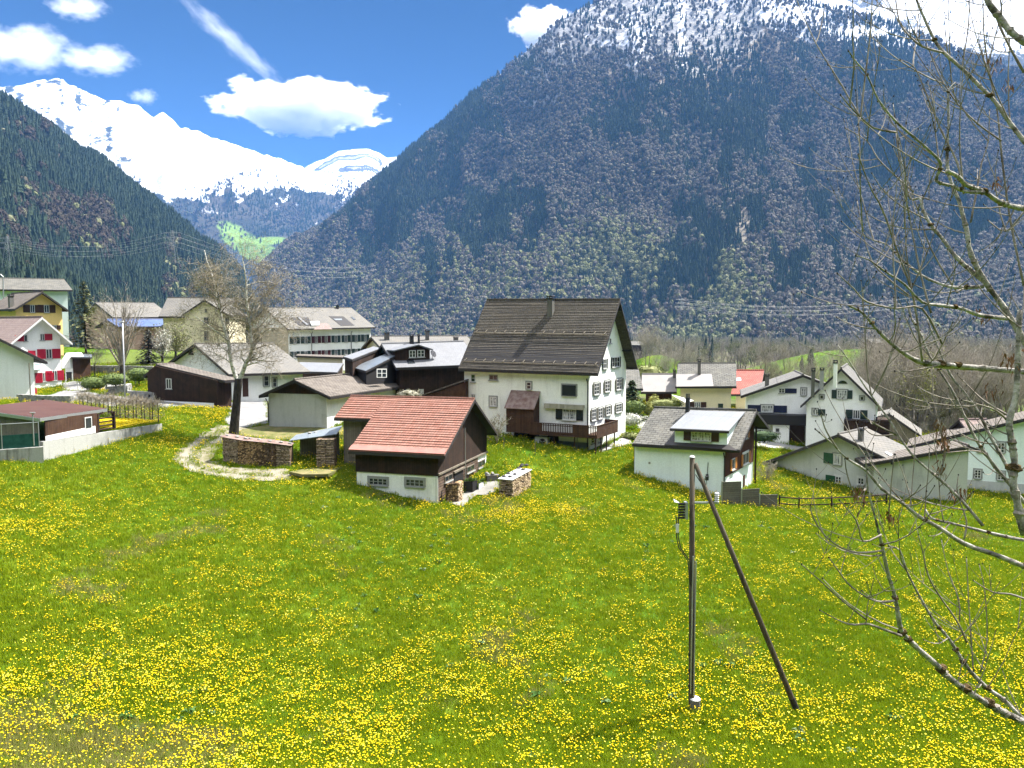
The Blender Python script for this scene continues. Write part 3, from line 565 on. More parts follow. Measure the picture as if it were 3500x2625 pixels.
def _curtain():
    m, nt, b, N, L = _nt('curtained_glass'); v = coords(nt, 'UV', (9, 1, 1)); L(ramp(nt, noise(nt, v, 1.4, 3), [(0.42, (0.05, 0.055, 0.06)), (0.55, (0.5, 0.51, 0.5))]), b.inputs['Base Color'])
    b.inputs['Roughness'].default_value = 0.15; b.inputs['Specular IOR Level'].default_value = 0.5; return m
MT['curtain'] = _curtain()
MT['frame'] = mat_plain('white_window_paint', (0.78, 0.78, 0.76), 0.5)
MT['stonef'] = mat_plain('grey_stone_surround', (0.36, 0.37, 0.35), 0.8)
MT['shblack'] = mat_plain('dark_shutter_paint', (0.014, 0.022, 0.022), 0.5)
MT['shblue'] = mat_plain('navy_shutter_paint', (0.016, 0.022, 0.075), 0.5)
MT['shred'] = mat_plain('crimson_shutter_paint', (0.50, 0.014, 0.045), 0.5)
MT['shgreen'] = mat_plain('green_shutter_paint', (0.02, 0.11, 0.05), 0.5)
MT['shdkgreen'] = mat_plain('dark_green_shutter_paint', (0.03, 0.055, 0.05), 0.5)
MT['shorange'] = mat_plain('orange_shutter_varnish', (0.62, 0.24, 0.04), 0.5)
MT['shbrown'] = mat_plain('brown_shutter_paint', (0.075, 0.035, 0.024), 0.6)
MT['sholive'] = mat_plain('olive_shutter_paint', (0.15, 0.145, 0.115), 0.7)
MT['shwine'] = mat_plain('wine_shutter_paint', (0.07, 0.012, 0.018), 0.6)
MT['metal'] = mat_plain('galvanised_metal', (0.45, 0.46, 0.47), 0.45, 0.6)
MT['darkmetal'] = mat_plain('dark_painted_metal', (0.04, 0.04, 0.045), 0.5, 0.2)
MT['chimney'] = mat_plaster('chimney_render', (0.13, 0.125, 0.115), (0.06, 0.06, 0.055), 0.5)
MT['stone'] = mat_brick('stacked_fieldstone', (0.36, 0.355, 0.34), (0.50, 0.49, 0.46), (0.10, 0.10, 0.09), w=0.55, h=0.18, msize=0.05, patch=0.5, pc=(0.26, 0.26, 0.25), pscale=1.5, bmp=1.0)
MT['rock'] = mat_noise('loose_stone', (0.22, 0.215, 0.21), (0.55, 0.54, 0.51), 3.0, 0.9, 0.2)
MT['darkrock'] = mat_noise('dark_weight_stone', (0.035, 0.035, 0.04), (0.12, 0.115, 0.12), 5.0, 0.8, 0.3)

# ---------------------------------------------------------------- houses
FIT = {
'barn':[-6.989,62.795,-12.849,-18.67,3.384,5.819,5.189,3.909,4.016,7.116,0.816,0.614,1.62,0.007,0.327],
'bighouse':[3.738,79.853,-11.52,-21.17,6.503,5.255,4.926,7.78,7.948,14.429,1.025,0.51,-7.18,-0.013,0.355],
'chalet':[16.619,68.831,-13.828,-31.96,3.993,4.659,4.206,4.046,4.824,6.565,1.269,0.388,0,0.026,0.023],
'garage':[-18.352,80.05,-9.159,68.48,6.456,3.123,3.216,2.943,2.887,4.204,0.604,0.687,5.28,0.002,0.486],
'b13':[-34.794,96.765,-9.131,41.03,4.417,7.999,7.296,4.131,4.847,7.189,0.594,0.767,5.53,-0.005,0.605],
'b14':[-39.005,85.727,-7.822,63.05,0.966,8.758,1.162,2.373,3.038,3.772,0.591,0.794,4.56,0.002,-0.223],
'longwhite':[-43.972,167.883,-10.643,43.9,9.833,7.76,7.78,11.134,11.091,15.109,0.681,0.789,4.45,0.019,0.529],
'b18':[-93.879,149.911,-2.656,36.84,5.59,4.582,4.534,10.261,10.251,12.254,0.698,0.735,7.63,0.018,0.598],
'yellow':[-73.987,117.86,-2.004,144.78,4.392,3.091,3.432,5.177,5.134,7.41,0.6,0.53,1.72,-0.001,0.879],
'redshut':[-62.942,97.734,-7.945,149.61,5.289,2.544,2.906,6.937,6.802,9.296,0.6,0.926,-2.85,-0.001,0.93],
'greygable':[32.977,73.711,-14.92,37.52,1.848,4.284,7.173,3.414,1.6,4.998,0.597,0.855,1.49,0.034,0.951],
'b6':[38.053,88.007,-13.0,63.54,4.954,3.498,3.45,5.126,5.018,8.652,0.6,0.53,2.33,0.0,0.657],
'b7':[35.412,94.892,-12.956,74.08,5.505,6.141,6.154,5.106,5.11,7.451,0.601,0.666,0.89,-0.015,0.603],
'b8':[26.621,105.003,-10.561,-9.39,3.237,4.535,4.491,3.373,3.377,5.777,0.615,0.714,-6.01,0.011,0.599],
'b8m':[20.488,107.013,-10.705,-5.89,1.748,2.625,2.697,2.562,2.56,4.321,0.599,0.682,-4.84,0.007,0.598],
'b9':[34.703,111.988,-11.892,-11.41,1.338,4.561,4.515,3.079,3.076,5.762,0.599,0.709,-12.02,0.004,0.598],
'b11':[-10.378,89.982,-8.617,18.76,4.266,4.627,4.573,4.74,4.73,6.908,0.599,0.712,7.75,0.024,0.599],
'b11b':[-13.007,107.98,-7.602,11.99,6.048,6.048,5.961,5.017,4.997,6.448,0.6,0.716,10.34,0.002,0.6],
'b10':[14.169,100.014,-10.407,-8.02,1.669,4.223,4.205,3.242,3.233,5.068,0.597,0.701,5.05,0.0,0.6],
'b16':[-54.894,134.886,-6.112,4.84,2.665,4.205,4.188,8.952,8.915,11.409,0.593,0.685,-0.27,0,0.602],
'b17':[-74.97,149.946,-3.352,41.37,4.686,6.401,6.285,5.763,5.734,8.302,0.598,0.716,9.75,0.015,0.6],
'b17s':[-67.232,142.064,-4.067,45.78,6.315,3.171,3.422,4.663,4.64,5.701,0.604,0.698,8.38,0.006,0.598]}
class House:
    """walls, roof and openings of one building; local axes x along the ridge, y across it (front is -y), z up"""
    def __init__(s, par, name, label, cat='house', group=None, wall='white', roof='greyslate', soffit='fascia', drop=2.0, rows=0, thick=0.16, gable=None, gsplit=None, kick=0.0, extend=(0, 0), ridge=True, roofs=('F', 'B'), barge='fascia', root=None):
        (x0, y0, z0, yaw, s.a, s.b1, s.b2, s.h1, s.h2, s.hr, s.og, s.oe, sk, tl, s.ogl) = FIT[par] if isinstance(par, str) else par
        yaw = math.radians(yaw); sk = math.radians(sk); s.p0 = np.array([x0, y0, z0])
        s.ex = np.array([math.cos(yaw), math.sin(yaw), tl]); s.ey = np.array([-math.sin(yaw + sk), math.cos(yaw + sk), 0]); s.ez = np.array([0, 0, 1.0])
        s.s1 = (s.hr - s.h1) / s.b1; s.s2 = (s.hr - s.h2) / s.b2; s.root = root or empty(name, s.p0, label, cat, group)
        s.yaw, s.sk, s.tl = math.degrees(yaw), math.degrees(sk), tl
        s.drop = drop; s.rmat = MT[roof]
        s.walls(wall, gable, gsplit); s.roofs(roof, soffit, rows, thick, kick, ridge, roofs, barge)
    def W(s, x, y, z): return s.p0 + s.ex * x + s.ey * y + s.ez * z
    def walls(s, wall, gable, gsplit):
        mb = MB(); a = s.a
        ring = [s.W(-a, -s.b1, -s.drop), s.W(-a, s.b2, -s.drop), s.W(-a, s.b2, s.h2), s.W(-a, 0, s.hr), s.W(-a, -s.b1, s.h1)]
        mb.prism(ring, s.ex * (2 * a)); s.wall = mb.build('wall', MT[wall], s.root)
        if gable:                                              # boarded gable triangles, a little proud of the masonry
            zc = gsplit; mb = MB()
            for sg in (-1, 1):
                y1 = -s.b1 if s.h1 >= zc else -(s.hr - zc) / s.s1; y2 = s.b2 if s.h2 >= zc else (s.hr - zc) / s.s2
                r = [s.W(sg * (a + 0.005), y1, zc), s.W(sg * (a + 0.005), y2, zc)]
                if s.h2 > zc + 1e-3: r.append(s.W(sg * (a + 0.005), s.b2, s.h2))
                r.append(s.W(sg * (a + 0.005), 0, s.hr))
                if s.h1 > zc + 1e-3: r.append(s.W(sg * (a + 0.005), -s.b1, s.h1))
                mb.prism(r, s.ex * sg * 0.05)
            mb.build('gable_boarding', MT[gable], s.root)
    def rz(s, y):                                              # roof surface height at y
        return s.hr + (s.s1 * y if y < 0 else -s.s2 * y)
    def roofs(s, roof, soffit, rows, thick, kick, ridge, which, barge):
        xl, xr = -(s.a + s.ogl), s.a + s.og; mb = MB(); fb = MB()
        for sd in which:
            yE = -(s.b1 + s.oe) if sd == 'F' else s.b2 + s.oe
            def S(x, f, up):                                   # f 0 at ridge .. 1 at eave
                y = yE * f; z = s.rz(y); k = kick * max(0, (f - 0.78) / 0.22) ** 2
                return s.W(x, y, z + up + k)
            n = max(1, rows)
            nst = rows if rows else (6 if kick else 1)
            for i in range(nst):
                f0, f1 = i / nst, (i + 1) / nst
                lift = 0.06 + random.uniform(-.014, .014) if rows else 0.0
                P = [S(xl, f0, 0.03), S(xr, f0, 0.03), S(xr, f1, 0.03), S(xl, f1, 0.03), S(xl, f0, thick), S(xr, f0, thick), S(xr, f1, thick + lift), S(xl, f1, thick + lift)]
                if sd == 'F': P = [P[1], P[0], P[3], P[2], P[5], P[4], P[7], P[6]]
                P = [P[0], P[1], P[2], P[3], P[4], P[5], P[6], P[7]]; mb.hexa([P[0], P[3], P[2], P[1], P[4], P[7], P[6], P[5]])
            for x, o in ((xl, -1), (xr, 1)):                   # barge boards
                A, B = S(x, 0, 0), S(x, 1, 0); d = s.ex * o * 0.05; dn = s.ez * 0.16; up = s.ez * (thick * 0.65)
                fb.hexa([A - dn, B - dn, B - dn + d, A - dn + d, A + up, B + up, B + up + d, A + up + d])
            A, B = S(xl, 1, 0), S(xr, 1, 0); d = s.ey * (math.copysign(0.06, yE)); fb.hexa([A - s.ez * 0.14, B - s.ez * 0.14, B - s.ez * 0.14 + d, A - s.ez * 0.14 + d, A + s.ez * thick * 0.7, B + s.ez * thick * 0.7, B + s.ez * thick * 0.7 + d, A + s.ez * thick * 0.7 + d])
        s.roof = mb.build('roof', s.rmat, s.root)
        fb.build('fascia_board', MT[barge], s.root)
        sf = MB()
        for sd in which:                                       # boarded underside
            yE = -(s.b1 + s.oe - 0.03) if sd == 'F' else s.b2 + s.oe - 0.03
            k = kick
            P = [s.W(xl + 0.03, 0, s.hr), s.W(xr - 0.03, 0, s.hr), s.W(xr - 0.03, yE, s.rz(yE) + k), s.W(xl + 0.03, yE, s.rz(yE) + k)]
            sf.hexa([P[0], P[1], P[2], P[3]] + [p + s.ez * 0.02 for p in P])
        sf.build('soffit', MT[soffit], s.root)
        if ridge:
            r = MB(); r.tube([s.W(xl, 0, s.hr + thick + 0.02), s.W(xr, 0, s.hr + thick + 0.02)], 0.11, 6); r.build('ridge_cap', s.rmat, s.root)
    # ---- openings placed by looking up where a frame pixel meets the wall plane
    def plane(s, face):
        return {'F': (np.array([0, -1.0, 0]), s.W(0, -s.b1, 0), s.ex), 'B': (None, s.W(0, s.b2, 0), s.ex), '-': (None, s.W(-s.a, 0, 0), s.ey), '+': (None, s.W(s.a, 0, 0), s.ey)}[face][1:]
    def out(s, face): return {'F': -s.ey, 'B': s.ey, '-': -s.ex, '+': s.ex}[face]
    def hit(s, face, px, py, off=0.0):
        o, u = s.plane(face); o = o + s.out(face) * off; r = ray(px, py); sol = np.linalg.solve(np.stack([r, -u, -s.ez], 1), o); return sol[1], sol[2]
    def PT(s, face, u, z, d):
        o, uv = s.plane(face); return o + uv * u + s.ez * z + s.out(face) * d
    def rect(s, face, box, off=0.0):
        x0, y0, x1, y1 = box; xm, ym = (x0 + x1) / 2, (y0 + y1) / 2
        ua = s.hit(face, x0, ym, off)[0]; ub = s.hit(face, x1, ym, off)[0]; zt = s.hit(face, xm, y0, off)[1]; zb = s.hit(face, xm, y1, off)[1]
        return min(ua, ub), max(ua, ub), zb, zt
    def slab(s, mb, face, u0, u1, z0, z1, d0, d1, mi=0):
        mb.hexa([s.PT(face, u0, z0, d0), s.PT(face, u1, z0, d0), s.PT(face, u1, z0, d1), s.PT(face, u0, z0, d1), s.PT(face, u0, z1, d0), s.PT(face, u1, z1, d0), s.PT(face, u1, z1, d1), s.PT(face, u0, z1, d1)], mi)
    def panel(s, name, face, box, mat, d0=0.0, d1=0.05, parent=None, label=None):
        mb = MB(); s.slab(mb, face, *s.rect(face, box), d0, d1); o = mb.build(name, MT[mat] if isinstance(mat, str) else mat, parent or s.root); tag(o, label); return o
    def window(s, face, box, sh=None, frame='frame', bars=(2, 3), pane='glass', sill=True, left=True, right=True, surround=None, label=None, shw=None, off=0.0, closed=False):
        u0, u1, z0, z1 = s.rect(face, box, off); w, h = u1 - u0, z1 - z0; fw = min(0.07, w * 0.1); mb = MB(); D = off
        s.slab(mb, face, u0, u1, z1 - fw, z1, D, D + 0.06); s.slab(mb, face, u0, u1, z0, z0 + fw, D, D + 0.06)
        s.slab(mb, face, u0, u0 + fw, z0 + fw, z1 - fw, D, D + 0.06); s.slab(mb, face, u1 - fw, u1, z0 + fw, z1 - fw, D, D + 0.06)
        nx, ny = bars
        for i in range(1, nx): x = u0 + w * i / nx; s.slab(mb, face, x - 0.035, x + 0.035, z0 + fw, z1 - fw, D, D + 0.055)
        for j in range(1, ny): z = z0 + h * j / ny; s.slab(mb, face, u0 + fw, u1 - fw, z - 0.018, z + 0.018, D, D + 0.05)
        win = mb.build('window', MT[frame], s.root); tag(win, label)
        g = MB(); s.slab(g, face, u0 + fw * 0.5, u1 - fw * 0.5, z0 + fw * 0.5, z1 - fw * 0.5, D + 0.004, D + 0.028); g.build('pane', MT[pane], win)
        if sill: g = MB(); s.slab(g, face, u0 - 0.08, u1 + 0.08, z0 - 0.08, z0 - 0.003, D, D + 0.14); g.build('sill', MT['stonef' if not surround else surround], win)
        if surround:
            g = MB(); q = 0.14
            s.slab(g, face, u0 - q, u0 - 0.003, z0 - 0.003, z1 + q, D, D + 0.035); s.slab(g, face, u1 + 0.003, u1 + q, z0 - 0.003, z1 + q, D, D + 0.035); s.slab(g, face, u0 - 0.003, u1 + 0.003, z1 + 0.003, z1 + q, D, D + 0.035); g.build('surround', MT[surround], win)
        if sh:
            if proj(*s.PT(face, u1, z0, 0))[0] < proj(*s.PT(face, u0, z0, 0))[0]: left, right = right, left
            q = shw or w * 0.5
            for on, a, b in ((left, u0 - q - 0.03, u0 - 0.03), (right, u1 + 0.03, u1 + q + 0.03)):
                if not on: continue
                g = MB(); s.slab(g, face, a, b, z0, z1, D + 0.04, D + 0.085)
                for k in range(7):
                    zz = z0 + h * (k + 0.5) / 7; s.slab(g, face, a + 0.05, b - 0.05, zz - 0.02, zz + 0.02, D + 0.087, D + 0.1)
                g.build('shutter', MT[sh], win)
        return win
    def roof_hit(s, px, py, side='F', off=0.18):
        r = ray(px, py); sl = s.s1 if side == 'F' else -s.s2
        # p0 + ex x + ey y + ez (hr+off + sl*y) = t r
        sol = np.linalg.solve(np.stack([r, -s.ex, -(s.ey + s.ez * sl)], 1), s.p0 + s.ez * (s.hr + off)); return sol[1], sol[2]
    def chimney(s, box, side='F', mat='chimney', cap='darkmetal', depth=None, pots=0, name='chimney', label=None):
        """box: frame pixels of the stack (x0, top, x1, foot)"""
        x0, y0, x1, y1 = box; lx, ly = s.roof_hit((x0 + x1) / 2, y1, side); base = s.W(lx, ly, s.rz(ly)); w = (x1 - x0) * base[1] / FPX / (abs(s.ex[0]) + abs(s.ey[0])) ; top = at((x0 + x1) / 2, y0, base[1])[2]
        d = depth or w; mb = MB(); hz = (top - base[2])
        def bx(m, w_, d_, z0, z1): m.hexa([base + s.ex * a * w_ / 2 + s.ey * b * d_ / 2 + s.ez * z for z in (z0, z1) for a, b in ((-1, -1), (1, -1), (1, 1), (-1, 1))])
        bx(mb, w, d, -0.6, hz * 0.86); o = mb.build(name, MT[mat], s.roof); tag(o, label)
        c = MB(); bx(c, w * 1.25, d * 1.25, hz * 0.86, hz * 0.91)
        if pots:
            for k in range(pots):
                q = base + s.ex * (k - (pots - 1) / 2) * w * 0.4 + s.ez * hz * 0.9; c.tube([q, q + s.ez * hz * 0.22], w * 0.16, 8)
        else:
            for a in (-1, 1):
                for b in (-1, 1): c.box(base + s.ex * a * w * 0.45 + s.ey * b * d * 0.45 + s.ez * hz * 0.945, (0.06, 0.06, hz * 0.07))
            bx(c, w * 1.25, d * 1.25, hz * 0.985, hz * 1.03)
        c.build('chimney_cap', MT[cap], s.roof); return o
    def roofbox(s, name, pxs, side, h0, h1, mat, parent=None):
        """flat panel on the roof from four frame pixels"""
        mb = MB(); q = [s.roof_hit(a, b, side) for a, b in pxs]; lo = [s.W(x, y, s.rz(y) + h0) for x, y in q]; hi = [s.W(x, y, s.rz(y) + h1) for x, y in q]
        mb.hexa(lo + hi); return mb.build(name, MT[mat], parent or s.roof)
    def downpipe(s, face, px, ptop, pbot, off=0.12):
        u, zt = s.hit(face, px, ptop); zb = s.hit(face, px, pbot)[1]; mb = MB(); mb.tube([s.PT(face, u, zt, 0.45), s.PT(face, u, zt - 0.5, off), s.PT(face, u, zb, off)], 0.06, 6); mb.build('downpipe', MT['darkmetal'], s.root)
def Zq(ox, oy, sc):
    return lambda *v: tuple((ox if i % 2 == 0 else oy) + sc * q for i, q in enumerate(v))
Z1 = Zq(0, 800, .4821); Z2 = Zq(500, 900, .4822); Z3 = Zq(1100, 950, .4823); Z4 = Zq(1500, 950, .4219); Z5 = Zq(2100, 1150, .3917); Z6 = Zq(2500, 1150, .4521)
A1 = Zq(0, 930, .211); A2 = Zq(0, 1250, .2532); A3 = Zq(300, 950, .2593); A4 = Zq(900, 1020, .1899); A5 = Zq(1150, 1100, .22604); A6 = Zq(740, 1440, .22604); A7 = Zq(1450, 1500, .18083); A8 = Zq(1700, 1350, .22604)
D1 = Zq(650, 750, .4521); D2 = Zq(2880, 1150, .3677); D3 = Zq(2130, 1220, .1944); D4 = Zq(2480, 1200, .2803)
# ---------------------------------------------------------------- the barn with the red tiled roof
h = House('barn', 'barn', 'barn with red clay tile roof, dark board gable and white plastered base in the meadow', 'barn', wall='oldwhite', roof='redtile', rows=24, gable='darkwood', gsplit=2.05, soffit='blackwood', thick=0.12)
BARN = h
mb = MB(); h.slab(mb, 'F', -h.a - .06, h.a + .06, 2.0, h.h1 - 0.12, 0.0, 0.07); mb.build('board_cladding', MT['darkwood'], h.root)
mb = MB(); h.slab(mb, '+', -h.b1 - 0.02, h.b2 * 0.55, -0.2, 2.06, 0.0, 0.07); mb.build('log_wall', MT['logs'], h.root)
mb = MB(); h.slab(mb, '+', -h.b1 - 0.05, h.b2 + 0.05, 2.06, 2.2, 0.0, 0.16); mb.build('timber_sill', MT['greywood'], h.root)
mb = MB(); h.slab(mb, 'F', h.a - 0.16, h.a + 0.05, -1.5, 2.0, 0.0, 0.09); mb.build('corner_strip', MT['frame'], h.root)
h.window('F', Z3(335, 1418, 465, 1468), frame='stonef', bars=(4, 2), surround='stonef', label='left barred stable window of the red roofed barn')
h.window('F', Z3(595, 1425, 725, 1478), frame='stonef', bars=(4, 2), surround='stonef', label='right barred stable window with a small white ornament')
for b in ((380, 680, 520, 800), (800, 500, 940, 620), (1015, 405, 1140, 530)): h.window('+', A7(*b), frame='greywood', bars=(2, 1), off=0.07)
h.panel('door', '+', A7(545, 610, 715, 805), 'blackwood', 0.07, 0.11); h.panel('door_lintel', '+', A7(530, 570, 730, 605), 'greywood', 0.07, 0.22)
mb = MB(); u, z = h.hit('+', *A7(745, 400)); mb.tube([h.PT('+', u, z + 2.6, 0.13), h.PT('+', u, 0.4, 0.16)], 0.035, 6); mb.build('downpipe', MT['metal'], h.root)
mb = MB(); yE = -(h.b1 + h.oe)                              # smooth sheet strip along the eave
mb.hexa([h.W(-h.a - h.ogl, yE, h.rz(yE) + .2), h.W(h.a + h.og, yE, h.rz(yE) + .2), h.W(h.a + h.og, yE + .5, h.rz(yE + .5) + .2), h.W(-h.a - h.ogl, yE + .5, h.rz(yE + .5) + .2)] + [h.W(-h.a - h.ogl, yE - .05, h.rz(yE) + .225), h.W(h.a + h.og, yE - .05, h.rz(yE) + .225), h.W(h.a + h.og, yE + .5, h.rz(yE + .5) + .225), h.W(-h.a - h.ogl, yE + .5, h.rz(yE + .5) + .225)])
mb.build('eave_strip', mat_noise('red_eave_sheet', (0.44, 0.16, 0.13), (0.52, 0.24, 0.19), 1.2, 0.6, 0.3), h.root)
lx = h.roof_hit(1191.6, 1361)[0]; ly = h.roof_hit(1150, 1425)[1]; xr = -(h.a + h.ogl) + 0.02
wx0 = lx + 0.55; ac = (wx0 + (-h.a)) / 2; aw = (-h.a - wx0) / 2; pc = h.W(ac, 0, 0)
an = House((pc[0], pc[1], pc[2], h.yaw, aw, -ly - 0.5, h.b2 - .3, h.rz(ly + .5), h.rz(h.b2 - .3), h.hr, (xr - (ac + aw)), 0.5, h.sk, h.tl, 0.55), 'annex', None, wall='greywood', roof='redtile', rows=10, thick=0.118, root=h.root, soffit='blackwood')
an.panel('door', 'F', Z3(200, 1015, 285, 1270), 'greywood', 0.0, 0.06, label='grey weathered plank door of the barn annex')

# ---------------------------------------------------------------- the tall white house
h = House('bighouse', 'farmhouse', 'tall white farmhouse with a huge steep dark shingle roof and wooden balcony', rows=44, roof='slate', wall='oldwhite', kick=0.22, soffit='blackwood', thick=0.14)
BIG = h
h.chimney(Z4(875, 150, 937, 290), 'F', 'chimney')
for yy0, yy1 in ((455, 478), (690, 712)):
    mb = MB(); g0 = h.roof_hit(*Z4(285, yy0), 'F')[1]
    for k in range(2): mb.tube([h.W(-h.a - h.ogl + .2, g0 - .1 * k, h.rz(g0) + .32 + .06 * k), h.W(h.a + h.og - .2, g0 - .1 * k, h.rz(g0) + .32 + .06 * k)], 0.03, 5)
    for k in range(14):
        x = -h.a - h.ogl + .4 + k * (2 * h.a + h.og + h.ogl - .8) / 13; mb.tube([h.W(x, g0 + .35, h.rz(g0 + .35) + .2), h.W(x, g0 - .15, h.rz(g0) + .42)], 0.035, 4)
    mb.build('snow_guard', MT['greywood'], h.root)
h.window('F', Z4(262, 782, 296, 842), bars=(1, 2)); h.window('F', Z4(408, 785, 478, 828), bars=(2, 1), frame='stonef'); h.window('F', Z4(712, 845, 748, 900), bars=(1, 2), surround='stonef')
h.window('F', Z4(414, 964, 468, 1040), bars=(2, 3), pane='curtain', surround='stonef'); h.window('F', Z4(264, 940, 298, 985), bars=(1, 1), pane='curtain')
w = h.window('F', Z4(1002, 868, 1112, 955), bars=(2, 1), surround='stonef', label='window closed by dark shutters on the upper floor')
mb = MB(); h.slab(mb, 'F', *h.rect('F', Z4(1002, 868, 1112, 957)), 0.065, 0.11); mb.build('shutter', MT['shblack'], w)
h.window('F', Z4(1005, 1062, 1113, 1150), sh='shblack', bars=(2, 3), pane='curtain', surround='frame', label='balcony window with open dark shutters')
mb = MB(); u0, u1, z0, z1 = h.rect('F', Z4(862, 1022, 1182, 1050)); h.slab(mb, 'F', u0, u1, z0 + .1, z1, 0.02, 0.32); h.slab(mb, 'F', u0, u1, z0 - .12, z0 + .1, 0.28, 0.34)
mb.build('awning', mat_brick('striped_awning_cloth', (0.62, 0.60, 0.50), (0.42, 0.40, 0.30), (0.5, 0.48, 0.38), w=0.22, h=30, msize=0.01, off=0.0, patch=0.0, bmp=0.0), h.root)
# timber lean-to with the rusty roof
d = 1.25; u0 = h.hit('F', *Z4(545, 1060), d)[0]; u1 = h.hit('F', *Z4(768, 1060), d)[0]; zt = h.hit('F', *Z4(660, 1060), d)[1]; zb = h.hit('F', *Z4(660, 1255), d)[1]; zw = h.hit('F', *Z4(690, 912), 0)[1]
mb = MB(); h.slab(mb, 'F', u0, u1, zb, zt, 0.0, d); mb.build('lean_to', MT['brownwood'], h.root)
mb = MB(); P = lambda u, z, dd: h.PT('F', u, z, dd)
mb.hexa([P(u0 - .12, zt - .03, d + .18), P(u1 + .12, zt - .03, d + .18), P(u1 + .12, zw - .08, 0.0), P(u0 - .12, zw - .08, 0.0), P(u0 - .12, zt + .05, d + .18), P(u1 + .12, zt + .05, d + .18), P(u1 + .12, zw, 0.0), P(u0 - .12, zw, 0.0)]); mb.build('lean_to_roof', MT['rust'], h.root)
mb = MB(); mb.prism([P(u0, zt, d), P(u0, zt, 0), P(u0, zw - .1, 0)], h.ex * (u1 - u0)); mb.build('lean_to_gable', MT['brownwood'], h.root)
mb = MB(); h.slab(mb, 'F', u0 + .2, u1, -1.0, zb, 0.002, 0.03); mb.build('cellar_opening', MT['blackwood'], h.root)
# balcony round the corner
d1 = 1.35; ue = h.hit('F', *Z4(1280, 1230), d1)[0]; d2 = ue - h.a; us = h.hit('F', *Z4(735, 1220), d1)[0]; zr = h.hit('F', *Z4(1000, 1182), d1)[1]; zf = h.hit('F', *Z4(1000, 1268), d1)[1]; ve = h.hit('+', *Z4(1450, 1195), d2)[0]
C = lambda x, y, z: h.W(x, y, z); yF = -h.b1 - d1
mb = MB(); mb.hexa([C(us, yF, zf - .12), C(ue, yF, zf - .12), C(ue, -h.b1, zf - .12), C(us, -h.b1, zf - .12), C(us, yF, zf + .02), C(ue, yF, zf + .02), C(ue, -h.b1, zf + .02), C(us, -h.b1, zf + .02)])
mb.hexa([C(h.a, -h.b1, zf - .12), C(ue, -h.b1, zf - .12), C(ue, ve, zf - .12), C(h.a, ve, zf - .12), C(h.a, -h.b1, zf + .02), C(ue, -h.b1, zf + .02), C(ue, ve, zf + .02), C(h.a, ve, zf + .02)])
bal = mb.build('balcony', MT['brownwood'], h.root)
mb = MB()
def bar(x0, y0, x1, y1, z0, z1, t=0.05):
    p, q = C(x0, y0, 0), C(x1, y1, 0); dd = q - p; n = np.array([-dd[1], dd[0], 0]); n = n / np.linalg.norm(n) * t / 2; e = h.ez
    mb.hexa([p - n + e * z0, q - n + e * z0, q + n + e * z0, p + n + e * z0, p - n + e * z1, q - n + e * z1, q + n + e * z1, p + n + e * z1])
bar(us, yF, ue, yF, zr - .07, zr, .1); bar(ue, yF, ue, ve, zr - .07, zr, .1); bar(us, yF, ue, yF, zf + .02, zf + .1, .07); bar(us, yF, ue, yF, zf - .2, zf - .02, .06); bar(us, yF, ue, yF, zr - .24, zr - .17, .06)
n = int((ue - us) / 0.17)
for k in range(n):
    x = us + (ue - us) * k / n; solid = k < 7 or 24 < k < 34
    bar(x, yF, x + (0.166 if solid else 0.095), yF, zf - .18, zr - .06, .035)
n = int((ve - yF) / .2)
for k in range(n):
    y = yF + (ve - yF) * k / n; bar(ue, y, ue, y + (ve - yF) / n - .012, zf - .2, zr - .06, .035)
bar(ue, ve, h.a, ve, zf - .1, zr, .05)
mb.build('railing', MT['brownwood'], bal)
for px_, fc in ((935, 'F'), (1100, 'F'), (1270, 'F')):
    u = h.hit('F', *Z4(px_, 1300), d1 - .1)[0]; mb = MB(); q = h.PT('F', u, 0, d1 - .1); mb.box((q[0], q[1], (q[2] + zf - 1.6) / 1 - (zf - 0) / 2 + 1.1), (.11, .11, zf + 1.2), math.radians(h.yaw)); mb.build('post', MT['darkwood'], bal)
for px_ in (1315, 1358, 1422):
    u = h.hit('+', *Z4(px_, 1300), d2 - .1)[0]; mb = MB(); q = h.PT('+', u, 0, d2 - .1); mb.box((q[0], q[1], q[2] + zf / 2 - .6), (.11, .11, zf + 1.0), math.radians(h.yaw)); mb.build('post', MT['darkwood'], bal)
mb = MB(); h.slab(mb, 'F', *h.rect('F', Z4(895, 1325, 1212, 1420)), 0.0, 0.03); mb.build('plinth', mat_plaster('blue_grey_plinth', (0.17, 0.19, 0.20), (0.08, 0.09, 0.09), 0.4), h.root)
h.panel('door', 'F', Z4(885, 1270, 972, 1365), 'blackwood', 0.032, 0.06)
h.window('+', Z4(1400, 640, 1462, 722), sh='shblack', bars=(3, 2), shw=.22); h.window('+', Z4(1328, 655, 1356, 735), bars=(2, 2), sh='shblack', shw=.2)
for b in ((1256, 850, 1296, 945), (1344, 832, 1382, 922), (1436, 818, 1480, 905)): h.window('+', Z4(*b), sh='sholive', bars=(2, 3), surround='stonef', shw=.34)
for b in ((1236, 1060, 1270, 1155), (1290, 1052, 1322, 1140), (1352, 1035, 1388, 1110), (1432, 1018, 1478, 1088)): h.window('+', Z4(*b), sh='sholive', bars=(2, 3), surround='stonef', shw=.3)
h.window('+', Z4(1380, 488, 1393, 530), bars=(1, 1)); h.window('+', Z4(1232, 1290, 1258, 1340), bars=(1, 2)); h.window('+', Z4(1290, 1280, 1310, 1330), bars=(1, 2))
h.downpipe('F', *Z4(1212, 812, 1380)[:1], Z4(0, 815)[1], Z4(0, 1380)[1])
